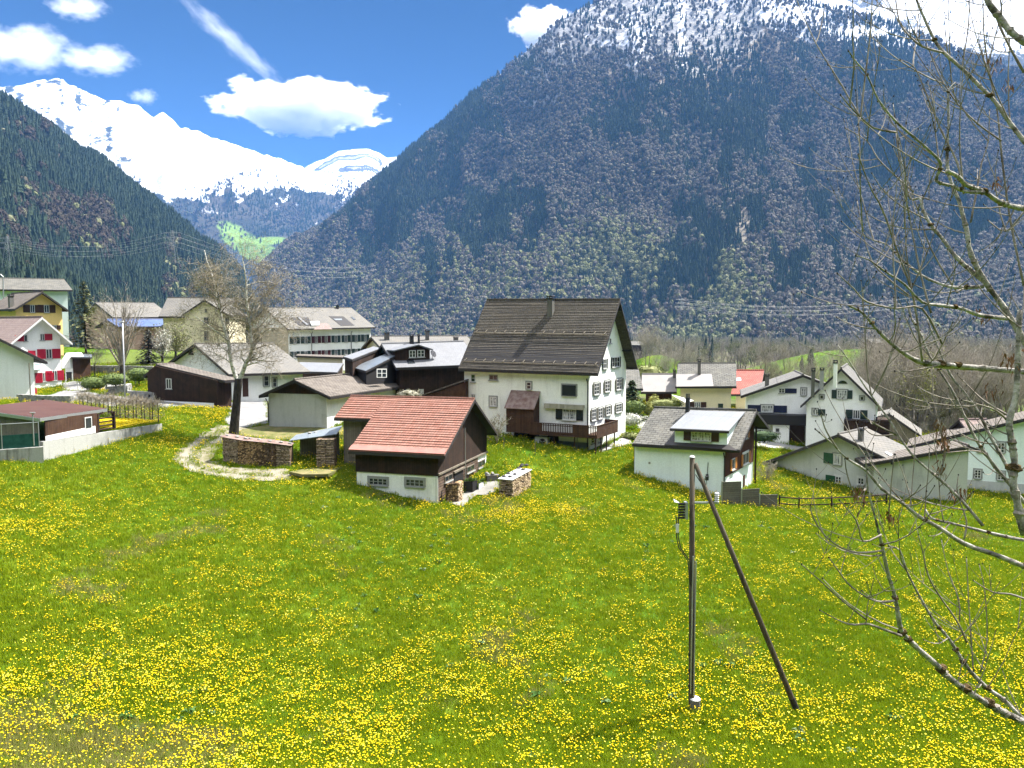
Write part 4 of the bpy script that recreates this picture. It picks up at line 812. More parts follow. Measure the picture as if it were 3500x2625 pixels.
for k, fy in enumerate((0.12, 0.5, 0.88)):                 # purlin ends under the gable overhang
    y = -h.b1 + (h.b1 + h.b2) * fy; mb = MB(); q = h.W(h.a, y, h.rz(y) - .2); mb.tube([q, q + h.ex * (h.og - .05)], .09, 4); mb.build('purlin', MT['blackwood'], h.root)

# ---------------------------------------------------------------- the small chalet behind the pole
h = House('chalet', 'chalet', 'small pale mint house with grey shingle roof, zinc dormer and orange shutters', roof='greyslate', wall='mint', gable='redwood', gsplit=1.55, soffit='blackwood', thick=0.14)
CHA = h
h.chimney(Z5(617, 520, 660, 668), 'F', 'darkmetal', pots=3, label='slim dark chimney with three pots')
ld = h.roof_hit(*Z5(755, 935))[1]; dD = -ld - h.b1; x0 = h.hit('F', *Z5(527, 870), dD)[0]; x1 = h.hit('F', *Z5(985, 880), dD)[0]; ztop = h.hit('F', *Z5(755, 806), dD)[1]
zr0 = h.rz(ld); yt = -0.45; zt = h.rz(yt) + .12
mb = MB(); mb.prism([h.W(x0, ld, zr0 - .1), h.W(x0, ld, ztop), h.W(x0, yt, zt - .05), h.W(x0, yt, h.rz(yt) - .1)], h.ex * (x1 - x0)); dor = mb.build('dormer', MT['mint'], h.root)
sl = (zt - ztop) / (yt - ld); mb = MB(); q = []
for up in (0.0, 0.1):
    for x, y in ((x0 - .25, ld - .45), (x1 + .25, ld - .45), (x1 + .25, yt + .1), (x0 - .25, yt + .1)): q.append(h.W(x, y, ztop + sl * (y - ld) + up + 0.01))
mb.hexa(q); mb.build('dormer_roof', MT['zinc'], dor)
mb = MB(); mb.hexa([h.W(x, y, ztop + sl * (y - ld) + z) for z in (-.1, .08) for x, y in ((x0 - .27, ld - .53), (x1 + .27, ld - .53), (x1 + .27, ld - .46), (x0 - .27, ld - .46))]); mb.build('gutter', MT['fascia'], dor)
h.window('F', Z5(672, 832, 846, 912), sh='shbrown', bars=(3, 3), off=dD, shw=.62, pane='curtain', label='wide three part dormer window with brown shutters')
h.roofbox('roof_skirt', [Z5(524, 850), Z5(436, 944), Z5(1072, 996), Z5(985, 936)], 'F', 0.15, 0.19, 'fascia')
h.window('+', Z5(1118, 1015, 1168, 1112), sh='shorange', bars=(2, 1), shw=.5, off=.055, surround='frame'); h.window('+', Z5(1022, 1065, 1048, 1162), sh='shorange', bars=(1, 1), shw=.5, off=.055)
h.window('+', Z5(1135, 835, 1160, 890), sh='shorange', left=False, bars=(1, 1), shw=.5, off=.055)
h.panel('door', '+', Z5(1120, 1212, 1136, 1312), 'brownwood', 0.0, 0.05); h.downpipe('F', Z5(967, 0)[0], Z5(0, 1010)[1], Z5(0, 1385)[1])
mb = MB(); y = h.b2 + .1; q = h.W(h.a + .2, y, 0); mb.box((q[0], q[1], q[2] + h.h2 / 2 - .3), (.14, .14, h.h2 + .6)); mb.build('post', MT['darkwood'], h.root)
h.panel('vent', 'F', Z5(298, 1095, 315, 1112), 'stonef', 0, .03)
u, z = h.hit('F', *Z5(812, 1212)); mb = MB(); mb.tube([h.PT('F', u + .05, z + 1.1, .05), h.PT('F', u, z, .08), h.PT('F', u - .1, z - .35, .06), h.PT('F', u - .5, z - .25, .04)], .03, 5); mb.box(h.PT('F', u, z, .1), (.2, .14, .22)); mb.build('service_cable', MT['darkmetal'], h.root)

# ---------------------------------------------------------------- garage, dark barn and the house behind the birch
h = House('garage', 'garage', 'low grey garage with boarded gable and shingle roof beside the birch', 'garage', roof='brownslate', wall='grey', gable='darkwood', gsplit=2.95, soffit='blackwood')
mb = MB(); h.slab(mb, 'F', -h.a, h.a, -1.5, h.h1 - .1, 0, .03); mb.build('side_wall', MT['white'], h.root); h.downpipe('-', Z2(868, 0)[0], Z2(0, 955)[1], Z2(0, 1128)[1]); h.panel('cement_patch', '-', Z2(1242, 1068, 1277, 1142), 'cement', 0, .02)
h = House('b13', 'house', 'white house with a broad pale slate roof behind the birch', roof='paleslate', wall='white', soffit='blackwood')
for b in ((832, 797, 868, 870), (895, 812, 922, 876)): h.window('F', Z2(*b), bars=(1, 2), surround='stonef')
h.panel('door', 'F', Z2(682, 815, 722, 945), 'shbrown', 0, .05); h.panel('loft_opening', '-', Z2(300, 618, 335, 650), 'blackwood', 0, .04)
mb = MB(); h.slab(mb, '-', -h.b1, h.b2, -1, h.h1 - .6, 0, .05); mb.build('boarding', MT['darkwood'], h.root)
h = House('b14', 'barn', 'low dark brown timber barn with a rusty brown roof behind the road', 'barn', roof='brownslate', wall='darkwood', soffit='blackwood')
h.window('-', Z2(142, 817, 180, 890), bars=(2, 1)); mb = MB(); h.slab(mb, '-', -h.b1 + .5, h.b2 + .02, -1.5, -.05, 0, .06); mb.build('plinth', MT['white'], h.root)

# ---------------------------------------------------------------- the right hand group
h = House('greygable', 'house', 'grey rendered house with green shutters and pale slate roof behind the field fence', roof='paleslate', wall='grey', soffit='blackwood')
h.chimney(Z6(955, 695, 1000, 785), 'F', 'chimney'); h.window('-', Z6(772, 888, 830, 968), sh='shgreen', right=False, bars=(2, 1), shw=.95, pane='curtain', surround='stonef')
h.window('-', Z6(788, 1058, 832, 1108), sh='shgreen', right=False, bars=(2, 2), surround='frame', shw=.95); h.window('-', Z6(958, 1068, 1003, 1118), bars=(2, 2), surround='frame')
h.roofbox('skylight', [Z6(1158, 880), Z6(1228, 922), Z6(1250, 915), Z6(1178, 876)], 'F', .17, .24, 'metal')
h = House((40.2, 68.3, -15.06, 80, 1.3, .15, 7.6, 4.7, 3.1, 4.75, .2, .9, 0, 0, .35), 'outbuilding', 'windowless grey cement outbuilding with a single sloping roof at the right', 'outbuilding', roof='brownslate', wall='cement', soffit='blackwood')
PALE = House((51.5, 70.5, -15.0, 60, 2.6, 8, 11.6, 5.2, 4.0, 8.05, .5, 1.6, 0, 0, .5), 'house', 'pale mint house cut by the right edge behind the grey outbuilding', roof='brownslate', wall='mint', soffit='blackwood')
for b in ((1838, 1008, 1886, 1072), (2012, 1022, 2062, 1084), (2012, 802, 2065, 878)): PALE.window('-', Z6(*b), bars=(2, 3), surround='stonef')
PALE.window('-', D2(1256, 1045, 1302, 1076), bars=(1, 1), surround='stonef')
mb = MB(); PALE.slab(mb, '-', -8, 10.6, -1.5, .75, 0, .04); mb.build('plinth', MT['grey'], PALE.root)
q = at(3398, 1480, 73); PD = House((q[0], 76.5, q[2] - 1.0, 5, 1.35, 1.2, 1.2, .9, .9, 1.75, .1, .25, 0, 0, .1), 'dormer', None, roof='pinktile', wall='darkwood', root=PALE.root)
h = House('b6', 'house', 'white house with a steep gable, black shutters and dark balcony facing the meadow', roof='stripe', wall='white', soffit='blackwood')
h.window('-', Z6(798, 405, 874, 470), sh='shdkgreen', bars=(2, 3), pane='curtain', surround='stonef'); h.window('-', Z6(918, 555, 972, 622), sh='shdkgreen', bars=(3, 1), shw=.7); h.window('-', Z6(614, 548, 652, 594), sh='shdkgreen', left=False, bars=(2, 1), pane='curtain', surround='stonef', shw=.75)
h.window('-', Z6(670, 444, 696, 472), bars=(1, 1), surround='stonef'); h.window('-', Z6(974, 454, 1000, 482), bars=(1, 1), surround='stonef')
u0, u1, z0, z1 = h.rect('-', Z6(803, 333, 878, 360)); mb = MB(); mb.prism([h.PT('-', (u0 + u1) / 2 + (u1 - u0) / 2 * math.cos(t), z0 + (z1 - z0) * math.sin(t), 0) for t in np.linspace(0, math.pi, 12)], h.out('-') * .05); lun = mb.build('window', MT['stonef'], h.root); tag(lun, 'half round attic window')
mb = MB(); mb.prism([h.PT('-', (u0 + u1) / 2 + (u1 - u0) * .42 * math.cos(t), z0 + .06 + (z1 - z0) * .8 * math.sin(t), .051) for t in np.linspace(0, math.pi, 12)], h.out('-') * .01); mb.build('pane', MT['glass'], lun)
h.chimney(Z6(768, 182, 802, 262), 'B', 'white', label='white chimney with dark cap behind the gable top')
d = 1.2; u0, u1, z0, z1 = h.rect('-', Z6(850, 632, 1190, 722), d); mb = MB(); h.slab(mb, '-', u0, u1, z0, z0 + .12, 0, d); bal = mb.build('balcony', MT['darkwood'], h.root)
mb = MB(); h.slab(mb, '-', u0, u1, z0 + .12, z1 - .12, d - .05, d); h.slab(mb, '-', u0, u1, z1 - .1, z1, d - .08, d + .04); h.slab(mb, '-', u0, u0 + .05, z0 + .12, z1, 0, d - .06); h.slab(mb, '-', u1 - .05, u1, z0 + .12, z1, 0, d - .06); mb.build('railing', MT['darkwood'], bal)
mb = MB(); h.slab(mb, '-', -h.b1 - 1.4, -h.b1, 0, 3.3, -3, -.2); mb.build('side_porch', MT['darkwood'], h.root)
q = at(3040, 1490, 96); SH = House((q[0] + 1, 98, -15, 62, 3.0, 3.0, 2.6, 2.3, 3.6, 4.4, .4, .6, 0, 0, .4), 'shed', 'weathered grey timber shed beside the steep gabled white house', 'shed', roof='paleslate', wall='greywood', soffit='blackwood')
h = House('b7', 'house', 'white house with navy shutters and ribbed grey roof left of the steep gabled house', roof='stripe', wall='white', soffit='blackwood')
h.window('-', Z6(358, 392, 402, 428), sh='shblue', left=False, bars=(2, 2), shw=1.3); h.window('-', Z6(528, 392, 564, 444), bars=(2, 2), pane='curtain', surround='stonef'); h.window('-', Z6(224, 520, 316, 572), sh='shblue', bars=(2, 2), pane='curtain', shw=1.5, surround='stonef')
h.chimney(Z6(250, 285, 286, 372), 'B'); h.chimney(Z6(602, 240, 632, 330), 'F'); h.chimney(Z6(666, 238, 698, 345), 'F', 'stonef')
u0, u1, z0, z1 = h.rect('-', Z6(238, 596, 556, 664), 2.2); mb = MB(); h.slab(mb, '-', u0 - .3, u1 + .4, z0 - .1, z1, 0, 2.2); por = mb.build('porch_roof', MT['blackwood'], h.root)
v0, v1, w0, w1 = h.rect('-', Z6(312, 670, 436, 800), 1.9); mb = MB(); h.slab(mb, '-', v0, v1, w0 - 1, z0 - .1, 0, 1.9); mb.build('porch_wall', MT['white'], h.root); h.window('-', Z6(332, 692, 364, 724), bars=(1, 1), off=1.9)
mb = MB(); v2 = h.rect('-', Z6(440, 670, 552, 820), .5); h.slab(mb, '-', v2[0], v2[1], w0 - 1, z0 - .1, 0, .5); mb.build('door', MT['shbrown'], h.root)
h = House('b8', 'house', 'cream house with mossy grey slate roof behind the chalet', roof='greyslate', wall='cream', soffit='brownwood')
h.window('F', D3(1258, 792, 1362, 905), sh='shbrown', bars=(3, 1), shw=.7); h.panel('door', 'F', D3(1668, 820, 1756, 960), 'shdkgreen', 0, .06)
h.chimney(D3(1302, 40, 1370, 300), 'F', 'chimney'); h.roofbox('metal_patch', [D3(930, 305), D3(935, 522), D3(1590, 515), D3(1556, 300)], 'F', .17, .2, 'copper')
h = House('b8m', 'house', 'low timber house with a worn metal roof left of the cream house', roof='copper', wall='brownwood', soffit='brownwood'); h.chimney(D3(872, 225, 928, 350), 'F')
h = House('b9', 'house', 'house with a bright red tiled roof behind the cream house', roof='brightred', wall='cream', soffit='brownwood'); h.roofbox('skylight', [D4(132, 330), D4(132, 364), D4(192, 362), D4(186, 328)], 'F', .17, .22, 'metal')
h = House('b10', 'house', 'grey slate roofed house peeping out right of the tall white farmhouse', roof='greyslate', wall='cream', soffit='brownwood')

# ---------------------------------------------------------------- dark timber house with pale metal roof, and the roofs behind it
MT['palemetal'] = mat_brick('pale_grey_metal_roof', (0.232, 0.238, 0.255), (0.267, 0.273, 0.290), (0.191, 0.197, 0.209), w=0.5, h=0.5, msize=0.02, patch=0.3, pc=(0.313, 0.313, 0.325), rough=0.5, bmp=0.2)
h = House('b11', 'house', 'dark timber house with pale metal roof and dormer left of the tall farmhouse', roof='palemetal', wall='darkwood', soffit='blackwood')
B11 = h
ld = h.roof_hit(*A5(1150, 575))[1]; dD = -ld - h.b1; x0 = h.hit('F', *A5(890, 500), dD)[0]; x1 = h.hit('F', *A5(1412, 500), dD)[0]; ze = h.hit('F', *A5(1400, 425), dD)[1]; za = h.hit('F', *A5(1225, 362), dD)[1]; xm = h.hit('F', *A5(1225, 400), dD)[0]; zr0 = h.rz(ld)
mb = MB(); mb.prism([h.W(x0, ld, zr0 - .1), h.W(x1, ld, zr0 - .1), h.W(x1, ld, ze), h.W(xm, ld, za), h.W(x0, ld, ze)], h.ey * (-ld - .1)); dor = mb.build('dormer', MT['darkwood'], h.root)
mb = MB()
for a, b in ((x0 - .25, xm), (x1 + .25, xm)):
    za_ = ze - (za - ze) * .25 / abs(xm - (a + .25)); mb.hexa([h.W(a, ld - .35, za_ + .03), h.W(b, ld - .35, za + .03), h.W(b, -.1, za + .03), h.W(a, -.1, za_ + .03), h.W(a, ld - .35, za_ + .15), h.W(b, ld - .35, za + .15), h.W(b, -.1, za + .15), h.W(a, -.1, za_ + .15)])
mb.build('dormer_roof', MT['palemetal'], dor)
for b in ((1098, 430, 1196, 540), (1222, 425, 1330, 535)): h.window('F', A5(*b), bars=(2, 2), off=dD)
h.roofbox('skylight', [A5(1058, 582), A5(1082, 632), A5(1192, 628), A5(1158, 570)], 'F', .17, .22, 'glass')
h.window('F', A5(1048, 1020, 1114, 1090), bars=(2, 2), pane='curtain'); h.window('F', A5(1250, 1018, 1316, 1112), bars=(2, 3), pane='curtain')
for b in ((1102, 195, 1172, 335), (1226, 195, 1262, 318)): h.chimney(A5(*b), 'F', 'darkmetal')
q = h.roof_hit(*A5(1450, 560)); p = h.W(q[0], q[1], h.rz(q[1]) + .16); mb = MB(); mb.tube([p, p + np.array([0, 0, .35])], .03, 5); c = p + np.array([.12, -.05, .6])
n_ = np.array([.75, -.45, .48]); n_ /= np.linalg.norm(n_); e1 = np.cross(n_, [0, 0, 1.]); e1 /= np.linalg.norm(e1); e2 = np.cross(n_, e1)
mb.prism([c + .42 * (math.cos(t) * e1 + math.sin(t) * e2) for t in np.linspace(0, 2 * math.pi, 14)[:-1]], n_ * .05); mb.tube([c, c + n_ * .4], .02, 4); mb.build('satellite_dish', MT['darkmetal'], h.root)
def slabhouse(name, label, top, zbase, wall, roof, cat='outbuilding', thick=.15, over=.25, root=None):
    """building under one roof plane: `top` = four roof corners in world space (counter clockwise from near left)"""
    T = [np.array(p, float) for p in top]; c = sum(T) / 4; p0 = np.array([c[0], c[1], zbase]); r = root or empty(name, p0, label, cat)
    q = [p + (c - p) / np.linalg.norm(c - p) * over for p in T]; mb = MB(); mb.hexa([np.array([p[0], p[1], zbase - 1.5]) for p in q] + q); mb.build('wall', MT[wall], r)
    mb = MB(); mb.hexa([p + np.array([0, 0, .01]) for p in T] + [p + np.array([0, 0, thick]) for p in T]); mb.build('roof', MT[roof], r)
    mb = MB()
    for i in range(4):
        a, b = T[i], T[(i + 1) % 4]; o = np.cross(b - a, [0, 0, 1.]); o = o / np.linalg.norm(o) * .04
        mb.hexa([a - (0, 0, .12), b - (0, 0, .12), b + o - (0, 0, .12), a + o - (0, 0, .12), a + (0, 0, thick * .6), b + (0, 0, thick * .6), b + o + (0, 0, thick * .6), a + o + (0, 0, thick * .6)])
    mb.build('fascia_board', MT['fascia'], r); return r
P = lambda z, x, y, Y: at(*z(x, y), Y)
r1 = slabhouse('outbuilding', 'long narrow dark timber wing with a pale metal roof', [P(A5, 105, 545, 83), P(A5, 235, 585, 81.5), P(A5, 665, 415, 90), P(A5, 560, 390, 92)], -9.6, 'darkwood', 'palemetal')
r2 = slabhouse('outbuilding', 'dark timber wing with grey solar roof and white window beside the garage', [P(A5, 248, 708, 83), P(A5, 440, 760, 80.5), P(A5, 945, 500, 86), P(A5, 775, 488, 88.5)], -9.8, 'blackwood', 'solargrey')
q = [P(A5, 600, 842, 80.9), P(A5, 752, 842, 82.6), P(A5, 752, 708, 82.6), P(A5, 600, 708, 80.9)]
mb = MB(); n_ = np.array([.5, -.85, 0]); mb.prism([p + n_ * .15 for p in q], n_ * .04); w = mb.build('window', MT['frame'], r2)
mb = MB()
for i in range(2):
    for j in range(2):
        f = lambda a, b: (q[0] * (1 - a) + q[1] * a) * (1 - b) + (q[3] * (1 - a) + q[2] * a) * b + n_ * .2
        a0, b0 = .07 + .47 * i, .08 + .45 * j; mb.poly([f(a0, b0), f(a0 + .39, b0), f(a0 + .39, b0 + .38), f(a0, b0 + .38)])
mb.build('pane', MT['glass'], w)
mb = MB(); q = [P(A5, 1215, 1165, 79), P(A5, 1952, 1175, 76.5), P(A5, 1952, 905, 76.5)]; mb.prism(q, (0.6, 2.2, 0)); lean = mb.build('shed', MT['brownwood']); tag(lean, 'brown boarded lean-to with a slanting top between dark house and farmhouse', 'shed')
mb = MB(); a, b = P(A5, 1200, 1150, 78.8), P(A5, 1952, 892, 76.4); mb.hexa([a + (0, 0, 0), b, b + (.6, 2.3, 0), a + (.6, 2.3, 0), a + (0, 0, .14), b + (0, 0, .14), b + (.6, 2.3, .14), a + (.6, 2.3, .14)]); mb.build('roof', MT['brownslate'], lean, org=(0, 0, 0))
h = House('b11b', 'house', 'pale roofed house with several chimneys behind the dark timber house', roof='paleslate', wall='cream', soffit='brownwood')
for b in ((718, 160, 805, 268), (1340, 120, 1405, 270), (1765, 225, 1845, 292)): h.chimney(A5(*b), 'F')
r3 = slabhouse('outbuilding', 'flat pale roof between the birch house and the long white building', [P(A4, 650, 1330, 97), P(A4, 1330, 1350, 95), P(A4, 1440, 1185, 106), P(A4, 650, 1165, 108)], -9.4, 'darkwood', 'palemetal')
r4 = slabhouse('outbuilding', 'low cream building with a red door strip below the long white building', [P(A4, 590, 1045, 118), P(A4, 1440, 1078, 116), P(A4, 1450, 1040, 126), P(A4, 620, 1015, 128)], -9.0, 'tan', 'brownslate')

# ---------------------------------------------------------------- the long white building and the houses at the left
h = House('longwhite', 'apartment_building', 'long white three storey building with rows of shuttered windows', 'building', roof='paleslate', wall='white', soffit='tan')
rows_ = [((535, 592), 'shdkgreen'), ((733, 788), 'shdkgreen'), ((928, 975), 'shwine'), ((1106, 1152), 'shwine'), ((1282, 1330), 'shdkgreen'), ((1462, 1512), 'shdkgreen'), ((1648, 1692), 'shdkgreen'), ((1812, 1852), 'shdkgreen')]
for i, ((xa, xb), c) in enumerate(rows_):
    t = (i) / 7.0; y0 = 690 - 40 * t; h.window('F', A4(xa, y0, xb, y0 + 125), sh=c, bars=(2, 1), shw=.75); y1 = 955 - 60 * t
    h.window('F', A4(xa, y1, xb, y1 + (115 if i < 2 else 105)), sh=c, bars=(2, 1), shw=.75)
mb = MB(); h.slab(mb, '-', -h.b1, h.b2, -1, h.h1, 0, .04); mb.build('end_wall', MT['tan'], h.root)
h.roofbox('roof_terrace', [A4(455, 345), A4(655, 492), A4(880, 490), A4(810, 345)], 'F', .17, .22, 'blackwood'); h.roofbox('roof_terrace', [A4(1180, 322), A4(1395, 490), A4(1640, 488), A4(1440, 325)], 'F', .17, .22, 'blackwood')
h.roofbox('parapet', [A4(1260, 375), A4(1300, 400), A4(1420, 398), A4(1410, 372)], 'F', .23, .3, 'solargrey'); h.roofbox('parapet', [A4(600, 345), A4(770, 490), A4(815, 490), A4(640, 345)], 'F', .23, .4, 'palemetal')
h.roofbox('skylight', [A4(1570, 340), A4(1625, 388), A4(1665, 380), A4(1605, 335)], 'F', .17, .25, 'glass'); h.roofbox('red_roof_patch', [A4(1010, 455), A4(905, 560), A4(1245, 555), A4(1150, 450)], 'F', .17, .2, 'pinktile'); h.roofbox('roof_box', [A4(848, 450), A4(860, 505), A4(1010, 502), A4(1005, 445)], 'F', .25, .6, 'frame')
h.chimney(A4(1312, 118, 1360, 182), 'F', 'darkmetal'); h.downpipe('F', A4(862, 0)[0], A4(0, 600)[1], A4(0, 1010)[1]); h.downpipe('F', A4(1575, 0)[0], A4(0, 590)[1], A4(0, 950)[1])
h = House((-56.0, 139.5, -6.1, 6, 5.4, 4.2, 4.2, 8.6, 8.6, 11.6, .5, .6, 0, 0, .5), 'house', 'cream house with weathered windows half hidden behind the birch', roof='paleslate', wall='cream', soffit='tan')
g = House((-51.3, 133.8, -6.1, 88, 4.0, 3.6, 3.6, 8.6, 8.6, 10.9, .3, .4, 0, 0, .4), 'wing', None, roof='paleslate', wall='cream', soffit='tan', root=h.root)
for b in ((408, 382, 442, 432), (410, 480, 444, 545), (415, 322, 432, 346), (560, 380, 590, 432), (560, 480, 590, 545)): g.window('-', Z2(*b), bars=(2, 2), frame='stonef')
h = House('b17', 'house', 'reddish walled house with a pale hipped roof behind the bare tree', roof='paleslate', wall='pink', soffit='tan'); h.window('-', A3(292, 505, 345, 550), bars=(2, 1))
h = House('b17s', 'house', 'house with a blue solar roof behind the bare tree', roof='solar', wall='pink', soffit='brownwood')
h = House('b18', 'building', 'big pale building with a patchy grey roof at the far left', 'building', roof='greyslate', wall='mint', soffit='brownwood')
h = House('yellow', 'house', 'yellow house with brown shutters and a dark roof at the left edge', roof='brownslate', wall='ochre', soffit='brownwood')
h.window('-', A1(488, 532, 560, 655), sh='shbrown', bars=(2, 1), shw=.95); h.window('-', A1(712, 532, 795, 658), sh='shbrown', bars=(2, 1), shw=.85); h.window('-', A1(865, 860, 912, 930), sh='shbrown', bars=(2, 1), shw=.6); h.chimney(A1(138, 362, 225, 555), 'B')
h = House('redshut', 'guesthouse', 'white house with crimson shutters and mauve tiled roof', 'house', roof='pinktile', wall='white', soffit='frame', barge='frame')
h.window('-', A1(648, 1000, 715, 1106), sh='shred', left=False, bars=(2, 1), shw=.9); h.window('-', A1(742, 1245, 838, 1402), sh='shred', bars=(2, 1), shw=1.0); h.window('-', A1(345, 1275, 448, 1402), sh='shred', left=False, bars=(2, 1), shw=.85); h.window('-', A1(388, 1020, 440, 1122), sh='shred', right=False, bars=(1, 1), shw=1.0)
for b, kw in (((268, 110, 330, 245), {}), ((412, 100, 470, 238), dict(left=False)), ((575, 95, 628, 215), {}), ((705, 66, 768, 200), {})): h.window('-', A2(*b), sh='shred', bars=(2, 1), shw=.8, **kw)
SIGN = h.panel('sign', '-', A1(566, 1486, 666, 1570), mat_plain('dark_blue_sign', (0.05, 0.065, 0.11), .5), 0, .06, label='dark blue wall sign with a pale swirl')
u0, u1, z0, z1 = h.rect('-', A1(566, 1486, 666, 1570)); mb = MB(); mb.tube([h.PT('-', u0 + (u1 - u0) * a, z0 + (z1 - z0) * b, .075) for a, b in ((.15, .3), (.3, .55), (.5, .7), (.62, .55), (.45, .42), (.6, .35), (.85, .45))], .035, 4); mb.build('swirl', MT['frame'], SIGN)
d = 1.3; u0, u1, z0, z1 = h.rect('-', A2(200, 60, 640, 95), d); mb = MB(); zw = z1 + .55
mb.hexa([h.PT('-', u0, z1, d), h.PT('-', u1, z1, d), h.PT('-', u1, zw, .02), h.PT('-', u0, zw, .02), h.PT('-', u0, z1 + .06, d), h.PT('-', u1, z1 + .06, d), h.PT('-', u1, zw + .06, .02), h.PT('-', u0, zw + .06, .02)]); mb.build('glass_canopy', mat_plain('milky_green_glass', (0.42, 0.55, 0.52), .2), h.root)
uu = h.hit('-', *A1(1000, 1400))[0]; q0 = P(A1, 1003, 1560, 98.4); q1 = P(A1, 1140, 1560, 99.2)
BY = empty('balcony_block', (q0[0], q0[1], q0[2] - 3), 'white rounded balcony block at the corner of the crimson shuttered house', 'balcony')
mb = MB(); dq = q1 - q0; dq[2] = 0; hh = 1.95; ring = [q0, q0 + dq] + [q0 + dq * (.55 + .45 * math.cos(t)) + np.array([0, 0, hh * (.45 + .55 * math.sin(t))]) for t in np.linspace(0, math.pi / 2, 7)] + [q0 + np.array([0, 0, hh * .55])]
mb.prism(ring, (.4, 2.6, 0)); mb.build('parapet', MT['white'], BY); mb = MB(); mb.hexa([q0 + (.2, .4, -2.6), q0 + dq + (.2, .4, -2.6), q0 + dq + (.4, 2.6, -2.6), q0 + (.4, 2.6, -2.6), q0 + (.2, .4, -.02), q0 + dq + (.2, .4, -.02), q0 + dq + (.4, 2.6, -.02), q0 + (.4, 2.6, -.02)]); mb.build('wall', MT['white'], BY)
mb = MB(); mb.hexa([q0 + dq * .12 + (.17, .36, -2.0), q0 + dq * .8 + (.17, .36, -2.0), q0 + dq * .8 + (.17, .39, -2.0), q0 + dq * .12 + (.17, .39, -2.0), q0 + dq * .12 + (.17, .36, -.5), q0 + dq * .8 + (.17, .36, -.5), q0 + dq * .8 + (.17, .39, -.5), q0 + dq * .12 + (.17, .39, -.5)]); mb.build('opening', MT['blackwood'], BY)
KI = slabhouse('kiosk', 'brown timber kiosk with a flat dark roof and folded parasol on the square', [P(A1, 1150, 1385, 99), P(A1, 1490, 1392, 101), P(A1, 1485, 1345, 106), P(A1, 1140, 1335, 104)], -7.6, 'brownwood', 'solargrey', 'kiosk', .1, .5)
EDGE = House((-59.6, 85.4, -7.9, 135, 4.0, 4.7, 4.7, 4.8, 4.8, 7.6, .6, 1.1, 0, 0, .9), 'house', 'white house with dark eaves cut by the left edge', roof='brownslate', wall='white', soffit='blackwood')
# ---------------------------------------------------------------- roads, paths and yards
def inside(poly, x, y):
    c = np.zeros(x.shape, bool); n = len(poly); j = n - 1
    for i in range(n):
        xi, yi = poly[i][0], poly[i][1]; xj, yj = poly[j][0], poly[j][1]
        with np.errstate(divide='ignore', invalid='ignore'):
            c ^= ((yi > y) != (yj > y)) & (x < (xj - xi) * (y - yi) / (yj - yi + 1e-12) + xi)
        j = i
    return c
PAVED = []
def sheet(name, label, poly, mat, step=0.25, up=0.05, wob=0.12):
    """patch of ground cover draped over the ground; poly in world x, y"""
    P_ = np.array(poly, float)[:, :2]; PAVED.append(P_); x0, y0 = P_.min(0); x1, y1 = P_.max(0)
    xs = np.arange(x0 - .3, x1 + step, step); ys = np.arange(y0 - .3, y1 + step, step); X, Y = np.meshgrid(xs, ys); Z = gz(X, Y) + up
    wx = X + wob * fbm(X / .9, Y / .9, 5, 3); wy = Y + wob * fbm(X / .9 + 50, Y / .9, 6, 3)
    cx = (wx[:-1, :-1] + wx[1:, 1:]) / 2; cyy = (wy[:-1, :-1] + wy[1:, 1:]) / 2; k = inside(P_, cx, cyy); h_, w_ = X.shape; idx = np.arange(h_ * w_).reshape(h_, w_)
    F = np.stack([idx[:-1, :-1], idx[:-1, 1:], idx[1:, 1:], idx[1:, :-1]], -1)[k]; used = np.unique(F); rm = np.full(h_ * w_, -1); rm[used] = np.arange(len(used))
    V = np.stack([X, Y, Z], -1).reshape(-1, 3)[used]; me = bpy.data.meshes.new(name); me.from_pydata(V.tolist(), [], rm[F].tolist()); me.materials.append(mat)
    o = bpy.data.objects.new(name, me); COL.objects.link(o); tag(o, label, name.split('_')[-1], None, 'structure'); return o
def G(z, *v): return [on_ground(*z(v[i], v[i + 1])) for i in range(0, len(v), 2)]
ASPH = mat_noise('pale_worn_asphalt', (0.240, 0.240, 0.240), (0.320, 0.320, 0.316), 0.8, 0.9, 0.2, 0.15, 40)
CONC = mat_noise('pale_concrete_paving', (0.330, 0.323, 0.300), (0.450, 0.443, 0.420), 0.9, 0.9, 0.2, 0.15, 30)
YARD = mat_noise('stained_yard_concrete', (0.195, 0.188, 0.165), (0.345, 0.330, 0.300), 0.8, 0.9, 0.2, 0.3, 20)
GRAV = mat_noise('gravel_and_dry_grass', (0.144, 0.137, 0.054), (0.331, 0.302, 0.238), 0.75, 1.0, 0.1, 0.6, 12, lo=0.38, hi=0.56)
MOSS = mat_noise('dry_mossy_grass', (0.112, 0.136, 0.032), (0.272, 0.232, 0.112), 1.1, 1.0, 0.1, 0.6, 10)
sheet('road', 'pale asphalt village road between the timber barn and the garage', G(Z2, 60, 972, 480, 985, 650, 990, 690, 950, 860, 955, 872, 1135, 700, 1165, 640, 1175, 545, 1120, 606, 1042, 300, 1022, 60, 1026), ASPH)
sheet('square', 'grey paved village square behind the bare hedge', G(A2, 430, 447, 880, 335, 1180, 350, 1420, 400, 1700, 425, 2212, 480, 2212, 556, 2100, 545, 1450, 560, 900, 465), ASPH)
sheet('pavement', 'bright concrete pavement with chain posts beside the guesthouse', G(A2, 830, 332, 850, 240, 1000, 214, 1480, 238, 1760, 262, 1460, 330, 1180, 345), CONC)
cl = G(Z2, 628, 1160, 540, 1200, 440, 1265, 345, 1340, 330, 1400, 400, 1455, 520, 1485, 700, 1502, 880, 1505, 1020, 1490)
L_, R_ = [], []
